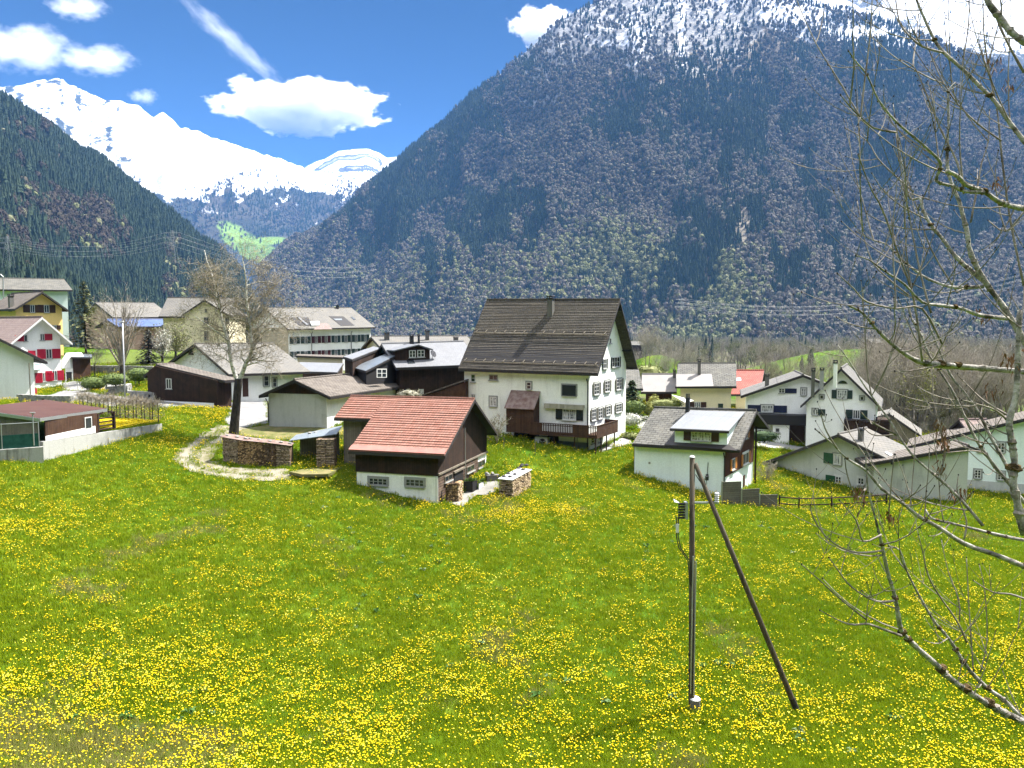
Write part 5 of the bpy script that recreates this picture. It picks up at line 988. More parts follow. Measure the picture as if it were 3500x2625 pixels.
for i in range(len(cl)):
    d = cl[min(i + 1, len(cl) - 1)] - cl[max(i - 1, 0)]; n_ = np.array([-d[1], d[0]]) / np.hypot(d[0], d[1]); w = 1.35; L_.append(cl[i][:2] + n_ * w); R_.append(cl[i][:2] - n_ * w)
sheet('gravel_track', 'curving gravel track round the woodpile', L_ + R_[::-1], GRAV, 0.2, 0.05, 0.5); PAVED.pop()
for o0_, o1_ in ((.3, 1.15), (-1.15, -.3)):               # the two wheel ruts stay free of grass
    PAVED.append(np.array([a_ * (.5 + o0_ / 2.7) + b_ * (.5 - o0_ / 2.7) for a_, b_ in zip(L_, R_)] + [a_ * (.5 + o1_ / 2.7) + b_ * (.5 - o1_ / 2.7) for a_, b_ in zip(L_, R_)][::-1]))
sheet('verge', 'dry mossy verge between garage and woodpile', G(Z2, 650, 1180, 870, 1140, 1120, 1150, 1420, 1165, 1420, 1215, 1010, 1250, 940, 1260, 720, 1235, 640, 1210), MOSS, 0.25, 0.045, 0.5)
sheet('yard', 'stained concrete yard along the log wall of the barn', G(A7, 735, 1290, 380, 1205, 700, 1050, 1000, 930, 1180, 815, 1420, 815, 1420, 970, 1200, 1080, 985, 1070, 830, 1180), YARD, 0.12)
sheet('drive', 'bright concrete drive behind the chalet', G(Z6, 180, 778, 390, 812, 600, 850, 540, 880, 385, 855, 180, 832), CONC, 0.25)
sheet('path', 'stony strip along the farmhouse gable', G(Z4, 1285, 1400, 1390, 1350, 1480, 1300, 1560, 1290, 1560, 1345, 1420, 1375, 1310, 1418), mat_noise('pebble_strip', (0.24, 0.23, 0.22), (0.6, 0.58, 0.56), 4.0, .9, .2, .6, 9), 0.2)
sheet('road', 'pale side road to the right of the tall farmhouse', G(Z5, 205, 800, 212, 715, 300, 690, 285, 770, 250, 820), CONC, 0.25)

# ---------------------------------------------------------------- utility pole with brace
LOGEND = mat_rand('x', [(0, 0, 0), (1, 1, 1)])
POLE = mat_noise('tarred_pole_wood', (0.06, 0.05, 0.035), (0.13, 0.105, 0.07), 3.0, .8, .2, .3, 25, (3, 3, .25))
f = on_ground(2364, 2432); top = at(2366, 1562, f[1]); t = empty('utility_pole', f, 'wooden power pole with a slanting brace standing in the meadow', 'utility pole')
mb = MB(); mb.tube([f - (0, 0, .6), f, (f + top) / 2, top], [.115, .112, .10, .088], 12); p_ = mb.build('pole', POLE, t, smooth=True)
mb = MB(); mb.tube([top + (0, 0, .0), top + (0, 0, .045)], [.10, .06], 12); mb.build('pole_cap', MT['frame'], p_)
bf = on_ground(2729, 2442); bt = top + np.array([.1, -.02, -.22]); mb = MB(); mb.tube([bf + (bf - bt) * .05, bf, bf * .5 + bt * .5, bt], [.105, .10, .09, .075], 12); mb.build('brace', POLE, t, smooth=True)
mb = MB(); q = bf; e = (bt - bf) / np.linalg.norm(bt - bf); mb.tube([bf - e * .05, bf + e * .62], .112, 12); mb.build('tar_collar', MT['blackwood'], t)
mb = MB(); c = f + np.array([.1, -.05, 0]); mb.tube([c - (0, 0, .3), c + (0, 0, .48)], [.185, .18], 14); mb.build('concrete_foot', MT['chimney'], t); mb = MB(); mb.tube([c + (0, 0, .482), c + (0, 0, .53)], [.19, .15], 14); mb.build('foot_cap', MT['frame'], t)
mb = MB(); h_ = top[2] - f[2]
mb.tube([f + (-.07, -.115, .7), f + (-.07, -.115, h_ * .62)], .025, 6); mb.tube([f + (.03, -.125, .62), f + (.03, -.125, h_ * .60)], .022, 6); mb.build('conduit', MT['metal'], t)
for k in range(9): mb = MB(); z = .9 + k * h_ * .062; mb.tube([f + (-.125, -.04, z), f + (-.125, -.04, z + .1)], .03, 6); mb.build('cable_clamp', MT['darkmetal'], t)
za = at(2366, 1718, f[1])[2]; mb = MB(); mb.box((f[0] + .33, f[1] - .02, za), (.95, .07, .06)); mb.build('cross_arm', MT['metal'], t)
mb = MB()
for k in range(5): mb.tube([np.array([f[0] + .73, f[1] - .02, za + .04 + k * .07]), np.array([f[0] + .73, f[1] - .02, za + .075 + k * .07])], [.08, .05], 10)
mb.build('insulator', MT['frame'], t)
mb = MB(); bx0 = np.array([f[0] - .33, f[1] - .05, za - .25]); mb.box(bx0, (.09, .3, .56)); sw = mb.build('switch_box', MT['metal'], t)
mb = MB()
for k in range(6): mb.tube([bx0 + (-.06, -.1, .24 - k * .095), bx0 + (-.28, -.1, .24 - k * .095)], .04, 7)
mb.build('insulator_row', MT['blackwood'], sw)
mb = MB()
for k in range(4): mb.tube([bx0 + (-.25, -.1 + .05 * k, .27), bx0 + (-.42, -.1 + .05 * k, .31 + .02 * k)], .012, 4)
mb.build('terminal', MT['frame'], sw)
mb = MB(); mb.tube([bx0 + (-.3, -.1, -.45), bx0 + (-.3, -.1, -.75)], [.06, .05], 8); mb.build('cable_joint', MT['frame'], t)
mb = MB()
for o_ in (-.03, .03): mb.tube([bx0 + (-.3 + o_, -.1, -.2), bx0 + (-.3 + o_, -.1, -.9), bx0 + (-.2 + o_, -.08, -1.3), bx0 + (.12 + o_, -.06, -1.75), bx0 + (.2 + o_, -.04, -2.6)], .02, 5)
mb.build('cable', MT['darkmetal'], t)
mb = MB(); mb.tube([top + (.12, 0, -.6), top + (.35, -.05, -.95), top + (.5, -.05, -.92), top + (.48, -.05, -.7)], .015, 4); mb.box(top + np.array([.5, -.05, -.72]), (.1, .1, .14)); mb.build('pigtail', MT['darkmetal'], t)

# ---------------------------------------------------------------- firewood
def _logmat(name, a, b): return mat_noise(name, a, b, 7.0, .9, .15, .2, 30)
LE = _logmat('cut_log_ends', (0.16, 0.09, 0.05), (0.85, 0.58, 0.31)); LD = _logmat('dark_log_ends', (0.06, 0.042, 0.03), (0.30, 0.20, 0.13)); LB = _logmat('pale_split_logs', (0.42, 0.28, 0.16), (1.0, 0.8, 0.56)); LSIDE = _logmat('split_log_sides', (0.06, 0.045, 0.03), (0.62, 0.48, 0.34))
def logwall(mb, a, b, zb, zt, nrm, r=.075, depth=.16, seed=0, mi=(0, 1), darkf=None, back=.25):
    """stack face from a to b (xy with z at base), log ends looking along nrm"""
    rs = random.Random(seed); a = np.array(a, float); b = np.array(b, float); L0 = np.linalg.norm((b - a)[:2]); nx = max(1, int(L0 / (r * 1.75))); H = zt - zb; nz_ = max(1, int(H / (r * 1.55))); n = np.array(nrm, float)
    u = (b - a) / L0; w = np.array([0, 0, 1.0])
    for j in range(nz_):
        for i in range(nx):
            s_ = ((i + .5 + .5 * (j % 2)) / (nx + .5)) + rs.uniform(-.012, .012); c = a + (b - a) * s_; c = np.array([c[0], c[1], c[2] + H * (j + .5) / nz_ + rs.uniform(-.02, .02)])
            q = r * rs.uniform(.65, 1.15); k = rs.choice((5, 6, 7)); ph = rs.random() * 6; o_ = rs.uniform(0, .07); sq = rs.uniform(.6, 1)
            ring = [c + n * o_ + q * (math.cos(ph + t_) * u + sq * math.sin(ph + t_) * w) for t_ in [2 * math.pi * m / k for m in range(k)]]
            mb.prism(ring, -n * depth, (mi[1] if (darkf and rs.random() < darkf(s_, (j + .5) / nz_)) else mi[0]))
    mb.hexa([a - n * back, b - n * back, b - n * .1, a - n * .1, a - n * back + (0, 0, H), b - n * back + (0, 0, H), b - n * .1 + (0, 0, H), a - n * .1 + (0, 0, H)], mi[1])
def logsides(mb, a, b, zb, zt, nrm, r=.06, seed=0, mi=0):
    """logs seen from the side, lying along a-b"""
    rs = random.Random(seed); a = np.array(a, float); b = np.array(b, float); H = zt - zb; n = np.array(nrm, float); nz_ = max(1, int(H / (r * 1.9))); L0 = np.linalg.norm(b - a); m = max(1, int(L0 / .55))
    for j in range(nz_):
        for i in range(m):
            p, q = a + (b - a) * (i + rs.uniform(0, .06)) / m, a + (b - a) * (i + 1 - rs.uniform(0, .06)) / m; z = H * (j + .5) / nz_; o_ = n * rs.uniform(-.05, .05)
            mb.tube([p + o_ + (0, 0, z + rs.uniform(-.015, .015)), q + o_ + (0, 0, z + rs.uniform(-.015, .015))], [r * rs.uniform(.75, 1.1), r * rs.uniform(.75, 1.1)], 5, mi)
def stone(p, r, label, group, mat='rock'):
    mb = MB(); mb.ball((p[0], p[1], p[2] + r * .35), r, 7, 5, 0, .22, (1.15, .9, .6)); o = mb.build('stone', MT[mat], None, org=p); tag(o, label, 'stone', group); return o
def rep(p, z): return np.array([p[0], p[1], z])
# long curved pile
pa, pb, pc, pd = [on_ground(*A6(*v)) for v in ((100, 600), (330, 655), (905, 690), (1120, 692))]
zb = min(p[2] for p in (pa, pb, pc, pd)) - .05; tops = [at(*A6(140, 240), pa[1])[2], at(*A6(430, 290), pb[1])[2], at(*A6(800, 350), pc[1])[2], at(*A6(1150, 385), pd[1])[2]]
WP = empty('woodpile', (pb + pc) / 2, 'long curved firewood stack under rusty sheets beside the gravel track', 'woodpile')
mb = MB(); segs = [(pa, pb, tops[0], tops[1]), (pb, pc, tops[1], tops[2]), (pc, pd, tops[2], tops[3])]
for i, (p, q, t0, t1) in enumerate(segs):
    d = q - p; n_ = np.array([d[1], -d[0], 0]); n_ /= np.linalg.norm(n_)
    if i == 1:
        K_ = 6
        for k in range(K_):
            a_, b_ = p + (q - p) * k / K_, p + (q - p) * (k + 1) / K_; z_ = t0 + (t1 - t0) * (k + .5) / K_; logwall(mb, rep(a_, zb), rep(b_, zb), zb, z_, n_, .085, .2, k, (0, 1), lambda s_, v_, k=k: .12 + .85 * sstep(.55, .9, np.array((k + s_) / K_ + (1 - v_) * .35)))
    else:
        K_ = 2
        for k in range(K_):
            a_, b_ = p + (q - p) * k / K_, p + (q - p) * (k + 1) / K_; z_ = t0 + (t1 - t0) * (k + .5) / K_; logsides(mb, rep(a_, zb), rep(b_, zb), zb, z_, n_, .07, 30 + i * 5 + k, 2)
        mb.hexa([rep(p, zb) - n_ * .9, rep(q, zb) - n_ * .9, rep(q, zb) - n_ * .04, rep(p, zb) - n_ * .04, rep(p, t0) - n_ * .9, rep(q, t1) - n_ * .9, rep(q, t1 - .03) - n_ * .04, rep(p, t0 - .03) - n_ * .04], 1)
mb.build('log_stack', [LE, LD, LSIDE], WP)
corners = [(pa, tops[0]), (pb * .35 + pc * .65, tops[1] * .35 + tops[2] * .65)]
ctr = [(pa + (pb - pa) * -.08, tops[0]), (pb + (pc - pb) * .2, tops[1] * .8 + tops[2] * .2), (pb + (pc - pb) * .72, tops[1] * .28 + tops[2] * .72), (pd + (pd - pc) * .12, tops[3])]
for k in range(3):
    (p, t0), (q, t1) = ctr[k], ctr[k + 1]; d = q - p; n_ = np.array([d[1], -d[0], 0]); n_ /= np.linalg.norm(n_); o_ = .05 + .02 * k
    mb = MB(); mb.hexa([rep(p, t0 + o_) + n_ * .18, rep(q, t1 + o_) + n_ * .18, rep(q, t1 + o_ + .1) - n_ * 1.0, rep(p, t0 + o_ + .1) - n_ * 1.0] + [rep(p, t0 + o_ + .02) + n_ * .18, rep(q, t1 + o_ + .02) + n_ * .18, rep(q, t1 + o_ + .12) - n_ * 1.0, rep(p, t0 + o_ + .12) - n_ * 1.0]); mb.build('cover_sheet', MT['rust'], WP)
    for s_ in ((.15, .55, .9) if k != 1 else (.12, .6)):
        c = p + (q - p) * s_ - n_ * (.35 + .2 * (k % 2)); stone(rep(c, t0 + (t1 - t0) * s_ + o_ + .06), .12 + .04 * s_, 'pale stone weighing down the rusty sheets of the long woodpile', 'stones on the long woodpile')
# open wood shed with blue grey sheet roof
s0, s1, s2, s3 = P(A6, 1100, 302, 62.5), P(A6, 1500, 250, 61.5), P(A6, 1818, 200, 62.3), P(A6, 1205, 212, 66.5)
gzs = gz1(s0[0], s0[1]); SHD = empty('wood_shed', rep((s0 + s2) / 2, gzs), 'open wood shed under a blue grey sheet roof between woodpile and barn', 'shed')
mb = MB(); R4 = [s0, s2, s2 + np.array([-.3, 3.4, .25]), s3]; mb.hexa([p + np.array([0, 0, 0.]) for p in R4] + [p + np.array([0, 0, .06]) for p in R4]); mb.build('roof', MT['bluesheet'], SHD)
bk0, bk1 = rep(s0 + (.35, 1.9, 0), gzs - .8), rep(s2 + (-.25, 1.9, 0), gzs - .8)
mb = MB(); mb.hexa([bk0, bk1, bk1 + (0, .1, 0), bk0 + (0, .1, 0), rep(bk0, s0[2] + .02), rep(bk1, s2[2] - .05), rep(bk1, s2[2] - .05) + (0, .1, 0), rep(bk0, s0[2] + .02) + (0, .1, 0)]); mb.build('back_wall', MT['greywood'], SHD)
for p in (s0 + (.15, .25, 0), s2 + (-.2, .25, 0)): mb = MB(); z0_ = gz1(p[0], p[1]) - .4; mb.box((p[0], p[1], (z0_ + p[2]) / 2), (.12, .12, p[2] - z0_)); mb.build('post', MT['greywood'], SHD)
la, lb = P(A6, 1512, 640, 61.2), P(A6, 1785, 620, 61.4); la = rep(la, gz1(la[0], la[1]) - .05); lb = rep(lb, la[2]); zt = at(*A6(1650, 245), 61.3)[2]
LS = empty('log_stack', (la + lb) / 2, 'dark firewood stacked under the right end of the wood shed roof', 'woodpile'); mb = MB(); logsides(mb, la, lb, la[2], zt - .12, (0, -1, 0), .075, 77); n_ = (0, -1, 0)
mb.hexa([la + (0, .1, 0), lb + (0, .1, 0), lb + (0, .9, 0), la + (0, .9, 0), rep(la, zt - .15) + (0, .1, 0), rep(lb, zt - .15) + (0, .1, 0), rep(lb, zt - .15) + (0, .9, 0), rep(la, zt - .15) + (0, .9, 0)], 1); mb.build('logs', [LSIDE, LD], LS)
for k, (x_, y_) in enumerate(((1415, 172), (1505, 168), (1590, 178))): stone(P(A6, x_, y_ + 14, 64.6), .17, 'white stone lying on the wood shed roof edge', 'stones on the wood shed roof')
# mossy slab ledge
q = [on_ground(*A6(*v)) for v in ((1100, 830), (1500, 700), (1905, 712), (1690, 900), (1300, 905))]; zl = max(p[2] for p in q) - .0; mb = MB()
mb.prism([rep(p, zl + .06 + .0 * i) for i, p in enumerate(q)], (0, 0, -.22)); o = mb.build('concrete_slab', MOSS, None, org=q[0]); tag(o, 'mossy concrete slab jutting over the bank beside the barn', 'slab')
# pile with white top and weight stones right of the barn
a0, a1, a2 = on_ground(*A7(1420, 1085)), on_ground(*A7(1668, 1130)), on_ground(*A7(2012, 925)); a3 = a0 + (a2 - a1); zt = at(*A7(1665, 790), a1[1])[2]; zb = min(a0[2], a1[2], a2[2]) - .05
SP = empty('woodpile', rep((a0 + a2) / 2, zb), 'firewood stack with a white top sheet held by stones beside the barn yard', 'woodpile')
n1 = np.array([(a1 - a0)[1], -(a1 - a0)[0], 0]); n1 /= np.linalg.norm(n1); n2 = np.array([(a2 - a1)[1], -(a2 - a1)[0], 0]); n2 /= np.linalg.norm(n2)
mb = MB(); logsides(mb, rep(a0, zb), rep(a1, zb), zb, zt, n1, .07, 5, 2); K_ = 5
zt2 = at(*A7(2012, 600), a2[1])[2]
for k in range(K_): logwall(mb, rep(a1 + (a2 - a1) * k / K_, zb), rep(a1 + (a2 - a1) * (k + 1) / K_, zb), zb, zt + (zt2 - zt) * (k + .5) / K_, n2, .075, .15, 50 + k, (0, 1), lambda s_, v_: .2)
hz_ = [zt, zt, zt2, zt2]; c4 = [rep(p, zb) for p in (a0, a1, a2, a3)]; cc = sum(c4) / 4; c4 = [p + (cc - p) * .12 for p in c4]; mb.hexa(c4 + [rep(p, z_ - .04) for p, z_ in zip(c4, hz_)], 1); mb.build('log_stack', [LB, LD, LSIDE], SP)
c5 = [rep(p, z_ + .04) + (p - rep(cc, p[2])) * .09 for p, z_ in zip((a0, a1, a2, a3), hz_)]; mb = MB(); mb.hexa(c5 + [p + (0, 0, .05) for p in c5]); TS = mb.build('cover_sheet', MT['frame'], SP)
pn = np.cross(c5[1] - c5[0], c5[3] - c5[0]); sp_ = c5[0] + (0, 0, .05)
for (x_, y_) in ((1510, 705), (1625, 712), (1592, 655), (1710, 665), (1680, 615), (1785, 548), (1870, 580), (1845, 490), (1830, 515), (1935, 495)):
    r_ = ray(*A7(x_, y_ + 12)); k_ = (sp_ @ pn) / (r_ @ pn); stone(r_ * k_, .155 if x_ != 1680 else .08, 'dark weight stone on the white topped woodpile', 'stones on the white topped woodpile', 'darkrock')
# small fresh stack against the log wall
b0, b1, b2_ = on_ground(*A7(410, 1195)), on_ground(*A7(640, 1205)), on_ground(*A7(735, 1155)); zb = min(b0[2], b1[2]) - .03; zt = at(*A7(640, 840), b1[1])[2]
FS = empty('woodpile', (b0 + b1) / 2, 'small neat stack of pale split logs against the barn log wall', 'woodpile'); mb = MB()
d1_ = b1 - b0; n1 = np.array([d1_[1], -d1_[0], 0]); n1 /= np.linalg.norm(n1); d2_ = b2_ - b1; n2 = np.array([d2_[1], -d2_[0], 0]); n2 /= np.linalg.norm(n2)
logwall(mb, rep(b0, zb), rep(b1, zb), zb, zt, n1, .09, .2, 3, (0, 1), lambda s_, v_: .5); logwall(mb, rep(b1, zb), rep(b2_, zb), zb, zt + .06, n2, .08, .2, 4, (2, 0), lambda s_, v_: .2); mb.build('log_stack', [LE, LD, LB], FS)
def planter(px0, pxm, px1, ytop, ybot, label, mat, plant=True):
    a, b, c = on_ground(*A7(px0, ybot - 20)), on_ground(*A7(pxm, ybot)), on_ground(*A7(px1, ybot - 60)); zt = at(*A7(pxm, ytop), b[1])[2]; t = empty('planter_box', (a + c) / 2, label, 'planter')
    d = a + (c - b); zb = min(a[2], b[2]) - .02; q = [rep(p, zb) for p in (a, b, c, d)]; mb = MB(); mb.hexa(q + [p + (0, 0, zt - zb) for p in q]); mb.build('box', MT[mat], t)
    mb = MB(); rs = random.Random(int(px0)); e = sum(q) / 4
    for _ in range(260):
        p = q[0] + (q[1] - q[0]) * rs.random() + (q[3] - q[0]) * rs.random(); p = rep(p, zt + .02); mb.poly([p + np.array([rs.gauss(0, .05), rs.gauss(0, .05), rs.random() * .05]), p + np.array([rs.gauss(0, .05), rs.gauss(0, .05), .03]), p + np.array([rs.gauss(0, .07), rs.gauss(0, .07), .1 + rs.random() * .15])])
    mb.build('plants', mat_noise('planter_leaves', (.07, .15, .02), (.2, .3, .05), 3, .8), t)
planter(745, 915, 1008, 815, 1030, 'black wooden planter box with green shoots by the barn door', 'blackwood'); planter(1018, 1035, 1122, 850, 975, 'small white planter crate at the corner of the log wall', 'frame')
q = on_ground(*A7(1290, 800)); TR = empty('trough', q, 'old stone trough with rubble at the back corner of the barn', 'trough'); mb = MB(); mb.box(q + (0, .2, .25), (1.05, .55, .5), .25); mb.build('basin', MT['chimney'], TR); mb = MB(); mb.ball(q + (-.45, .1, .55), .2, 8, 5, 0, .2); mb.ball(q + (0, .15, .58), .17, 8, 5, 0, .25); mb.build('rubble', MT['rock'], TR)

# ---------------------------------------------------------------- things by the farmhouse
u0, u1, z0, z1 = BIG.rect('F', Z4(777, 1288, 880, 1374), .9); HP = empty('heat_pump', BIG.PT('F', (u0 + u1) / 2, z0, .7), 'white boxy heat pump with a round fan under the farmhouse balcony', 'heat pump')
mb = MB(); BIG.slab(mb, 'F', u0, u1, z0 - .1, z1, .35, .9); mb.build('casing', MT['frame'], HP); cu, cz = BIG.hit('F', *Z4(840, 1330), .9); rr = (u1 - u0) * .27
mb = MB(); mb.prism([BIG.PT('F', cu + rr * math.cos(t_), cz + rr * math.sin(t_), .903) for t_ in np.linspace(0, 2 * math.pi, 21)[:-1]], BIG.out('F') * .03); fan = mb.build('fan_grille', MT['darkmetal'], HP); mb = MB()
for k in range(3):
    t_ = k * 2.094 + .5; mb.prism([BIG.PT('F', cu + rr * r_ * math.cos(t_ + da), cz + rr * r_ * math.sin(t_ + da), .936) for r_, da in ((.12, -.8), (.9, -.16), (.9, .16), (.12, .8))], BIG.out('F') * .02)
mb.build('fan_blade', MT['metal'], fan)
for k, (x_, y_) in enumerate(((1120, 1335), (780, 1375), (527, 1335))):
    p = on_ground(*Z4(x_, y_ + 60)); mb = MB(); mb.box(p + (0, 0, .55), (.07, .07, 1.3)); o = mb.build('stake', MT['greywood'], None, org=p); tag(o, ('grey stake in the shade below the farmhouse balcony', 'thin stake in front of the heat pump', 'thin stake beside the bare shrub under the farmhouse')[k], 'stake')
# ---------------------------------------------------------------- fences at the right
def slant_post(mb, p, hgt, w=.1): mb.box(p + np.array([0, 0, hgt / 2 - .15]), (w, w, hgt + .3))
FP = [on_ground(*Z6(*v)) for v in ((362, 1300), (510, 1312), (755, 1305), (1000, 1290), (1170, 1275))]
FE = empty('fence', FP[0], 'dark two rail timber fence along the edge of the meadow', 'fence')
for p in FP: mb = MB(); slant_post(mb, p, 1.08); mb.build('post', MT['darkwood'], FE)
mb = MB()
for zz in (.95, .42):
    for i in range(len(FP) - 1): a, b = FP[i] + (0, -.07, zz), FP[i + 1] + (0, -.07, zz); mb.tube([a, b], .055, 5)
mb.build('rail', MT['darkwood'], FE)
SC = [on_ground(*Z5(*v)) for v in ((938, 1460), (1110, 1478), (1268, 1490), (1425, 1508))]; tp = (1270, 1335, 1380)
SF = empty('screen_fence', SC[1], 'three stepped grey board privacy screens beside the chalet', 'fence')
for i in range(3):
    a, b = SC[i], SC[i + 1]; zt = at(*Z5(1000, tp[i]), a[1])[2]; zb = min(a[2], b[2]) - .1; mb = MB(); d = (b - a) * .97; mb.hexa([rep(a, zb), rep(a + d, zb), rep(a + d, zb) + (0, .06, 0), rep(a, zb) + (0, .06, 0), rep(a, zt), rep(a + d, zt), rep(a + d, zt) + (0, .06, 0), rep(a, zt) + (0, .06, 0)])
    mb.build('panel', mat_brick('screen_boards', (.17, .155, .13), (.22, .2, .17), (.07, .06, .05), w=5, h=.17, msize=.012, patch=.4) if i == 0 else bpy.data.materials['screen_boards'], SF)
    mb = MB(); mb.box((a[0] - .03, a[1], (zb + zt) / 2 + .03), (.1, .1, zt - zb + .06)); mb.build('post', MT['metal'], SF)
# ---------------------------------------------------------------- retaining wall, carport and terrace at the left
W0, W1 = np.array([-34.3, 55.8, 0]), np.array([-31.6, 69.0, 0]); z0t, z1t = -8.2, -8.5
dW = (W1 - W0); nW = np.array([dW[1], -dW[0], 0]); nW /= np.linalg.norm(nW)
RW = empty('retaining_wall', rep((W0 + W1) / 2, -9), 'stained pale concrete retaining wall at the edge of the meadow', 'wall')
mb = MB(); mb.hexa([rep(W0, -10.5), rep(W1, -10.5), rep(W1, -10.5) - nW * .3, rep(W0, -10.5) - nW * .3, rep(W0, z0t), rep(W1, z1t), rep(W1, z1t) - nW * .3, rep(W0, z0t) - nW * .3]); mb.build('wall', MT['conc'], RW)
L0_, L1_ = rep(W0, 0) + nW * .02, np.array([-41.5, 51.6, 0]); mb = MB(); dL = L1_ - L0_; nL = np.array([-dL[1], dL[0], 0]); nL /= np.linalg.norm(nL)
mb.hexa([rep(L0_, -10.8), rep(L1_, -10.8), rep(L1_, -10.8) - nL * -.3, rep(L0_, -10.8) - nL * -.3, rep(L0_, -8.55), rep(L1_, -8.6), rep(L1_, -8.6) + nL * .3, rep(L0_, -8.55) + nL * .3]); mb.build('side_wall', MT['conc'], RW)
RD = [at(*A2(530, 735), 55.6), at(*A2(1440, 602), 62.6), at(*A2(620, 482), 67.5), at(*A2(-420, 600), 61)]
CP = empty('carport', (-36, 60, -8.3), 'timber carport with a flat red brown roof above the retaining wall', 'carport')
mb = MB(); mb.hexa(RD + [p + (0, 0, .16) for p in RD]); mb.build('roof', MT['redfelt'], CP)
mb = MB()
for i in range(4):
    a, b = RD[i], RD[(i + 1) % 4]; o_ = np.cross(b - a, [0, 0, 1.]); o_ = o_ / np.linalg.norm(o_) * .05; mb.hexa([a - (0, 0, .1), b - (0, 0, .1), b + o_ - (0, 0, .1), a + o_ - (0, 0, .1), a + (0, 0, .14), b + (0, 0, .14), b + o_ + (0, 0, .14), a + o_ + (0, 0, .14)])
mb.build('gutter', MT['metal'], CP)
u_ = dW / np.linalg.norm(dW); zc = RD[0][2]
def along(s_, z, o_=0.0): return rep(W0 + u_ * s_ - nW * (.06 + o_), z)
mb = MB(); a, b = along(.35, z0t + .003), along(5.6, z0t - .06); mb.hexa([a, b, b - nW * .1, a - nW * .1, rep(a, zc + .0), rep(b, zc - .1), rep(b, zc - .1) - nW * .1, rep(a, zc) - nW * .1]); mb.build('board_wall', MT['brownwood'], CP)
mb = MB(); a, b = along(.3, z0t + .003, -.04), along(5.3, z0t - .06, -.04); mb.hexa([a, b, b - nW * .03, a - nW * .03, rep(a, z0t + .35), rep(b, z0t + .5), rep(b, z0t + .5) - nW * .03, rep(a, z0t + .35) - nW * .03]); mb.build('white_base', MT['white'], CP)
mb = MB(); a, b = along(4.2, zc - 1.25, -.05), along(4.95, zc - 1.25, -.05); mb.hexa([a, b, b - nW * .02, a - nW * .02, rep(a, zc - .3), rep(b, zc - .3), rep(b, zc - .3) - nW * .02, rep(a, zc - .3) - nW * .02]); w_ = mb.build('window', MT['frame'], CP)
mb = MB(); a, b = along(4.28, zc - 1.17, -.06), along(4.87, zc - 1.17, -.06); mb.hexa([a, b, b - nW * .01, a - nW * .01, rep(a, zc - .38), rep(b, zc - .38), rep(b, zc - .38) - nW * .01, rep(a, zc - .38) - nW * .01]); mb.build('pane', MT['glass'], w_)
for s_ in (5.75, 7.6): mb = MB(); p = along(s_, 0, .12); mb.box((p[0], p[1], (z0t + zc) / 2 - .1), (.2, .2, zc - z0t - .15)); mb.build('post', MT['darkwood'], CP)
mb = MB()
for k in range(6):
    t_ = math.pi / 2 * k / 5; c_ = along(5.75 + .55 * (1 - math.cos(t_)), zc - .15 - .55 * (1 - math.sin(t_)), .12); c2 = along(7.6 - .55 * (1 - math.cos(t_)), zc - .15 - .55 * (1 - math.sin(t_)), .12); mb.box(c_, (.12, .14, .14)); mb.box(c2, (.12, .14, .14))
mb.build('arch_brace', MT['darkwood'], CP)
mb = MB()
for k in range(4): mb.tube([along(5.8, z0t + .1 + .3 * k, .12), along(7.55, z0t + .08 + .3 * k, .12)], .06, 4)
mb.build('railing', MT['darkwood'], CP)
mb = MB(); a, b = RD[0] + (-.3, .35, 0), RD[3] + (.3, .35, 0); mb.hexa([rep(a, -9), rep(b, -9), rep(b, -9) + (0, .1, 0), rep(a, -9) + (0, .1, 0), a - (0, 0, .02), b - (0, 0, .02), b + (0, .1, -.02), a + (0, .1, -.02)]); mb.build('side_cladding', MT['greywood'], CP)
NF = empty('netting_fence', rep(L0_, -8.5), 'green netting fence on the low wall below the carport', 'fence')
mb = MB(); dq = L1_ - L0_; mb.hexa([rep(L0_, -8.53) + dq * .03 + nL * .1, rep(L1_, -8.58) + nL * .1, rep(L1_, -8.58) + nL * .12, rep(L0_, -8.53) + dq * .03 + nL * .12, rep(L0_, -7.55) + dq * .03 + nL * .1, rep(L1_, -7.6) + nL * .1, rep(L1_, -7.6) + nL * .12, rep(L0_, -7.55) + dq * .03 + nL * .12]); mb.build('netting', mat_noise('green_netting', (.012, .085, .07), (.03, .15, .12), 2.5, .6), NF)
for s_ in (.03, .3, .6, .9): mb = MB(); p = L0_ + dq * s_ + nL * .16; mb.tube([rep(p, -8.7), rep(p, -6.7)], .035, 6); mb.build('post', MT['metal'], NF)
mb = MB(); mb.tube([rep(L0_ + dq * .03 + nL * .16, -6.75), rep(L1_ + nL * .16, -6.8)], .03, 5); mb.build('rail', MT['metal'], NF)
q = at(*A2(440, 640), 55.2); mb = MB(); mb.tube([rep(q, -8.4), q + (0, 0, .0)], .045, 6); mb.tube([q + (-.18, 0, .02), q + (.18, 0, .02)], .05, 5); o = mb.build('vent_pipe', MT['metal'], None, org=rep(q, -8.4)); tag(o, 'thin grey vent pipe in front of the carport corner', 'pipe')
TER = [W0 - nW * .3 + u_ * 7.7, W1 - nW * .3, W1 - nW * .3 + np.array([-6.5, 2.0, 0]), W0 + u_ * 9 + np.array([-9.5, 3.5, 0])]
mb = MB(); mb.prism([rep(p, -8.47) for p in TER], (0, 0, -1.5)); o = mb.build('lawn_terrace', mat_noise('terrace_turf', (.06, .13, .012), (.14, .22, .02), .8, 1, .1), None, org=(0, 0, 0)); tag(o, 'raised lawn full of dandelions behind the retaining wall', 'lawn', None, 'structure')
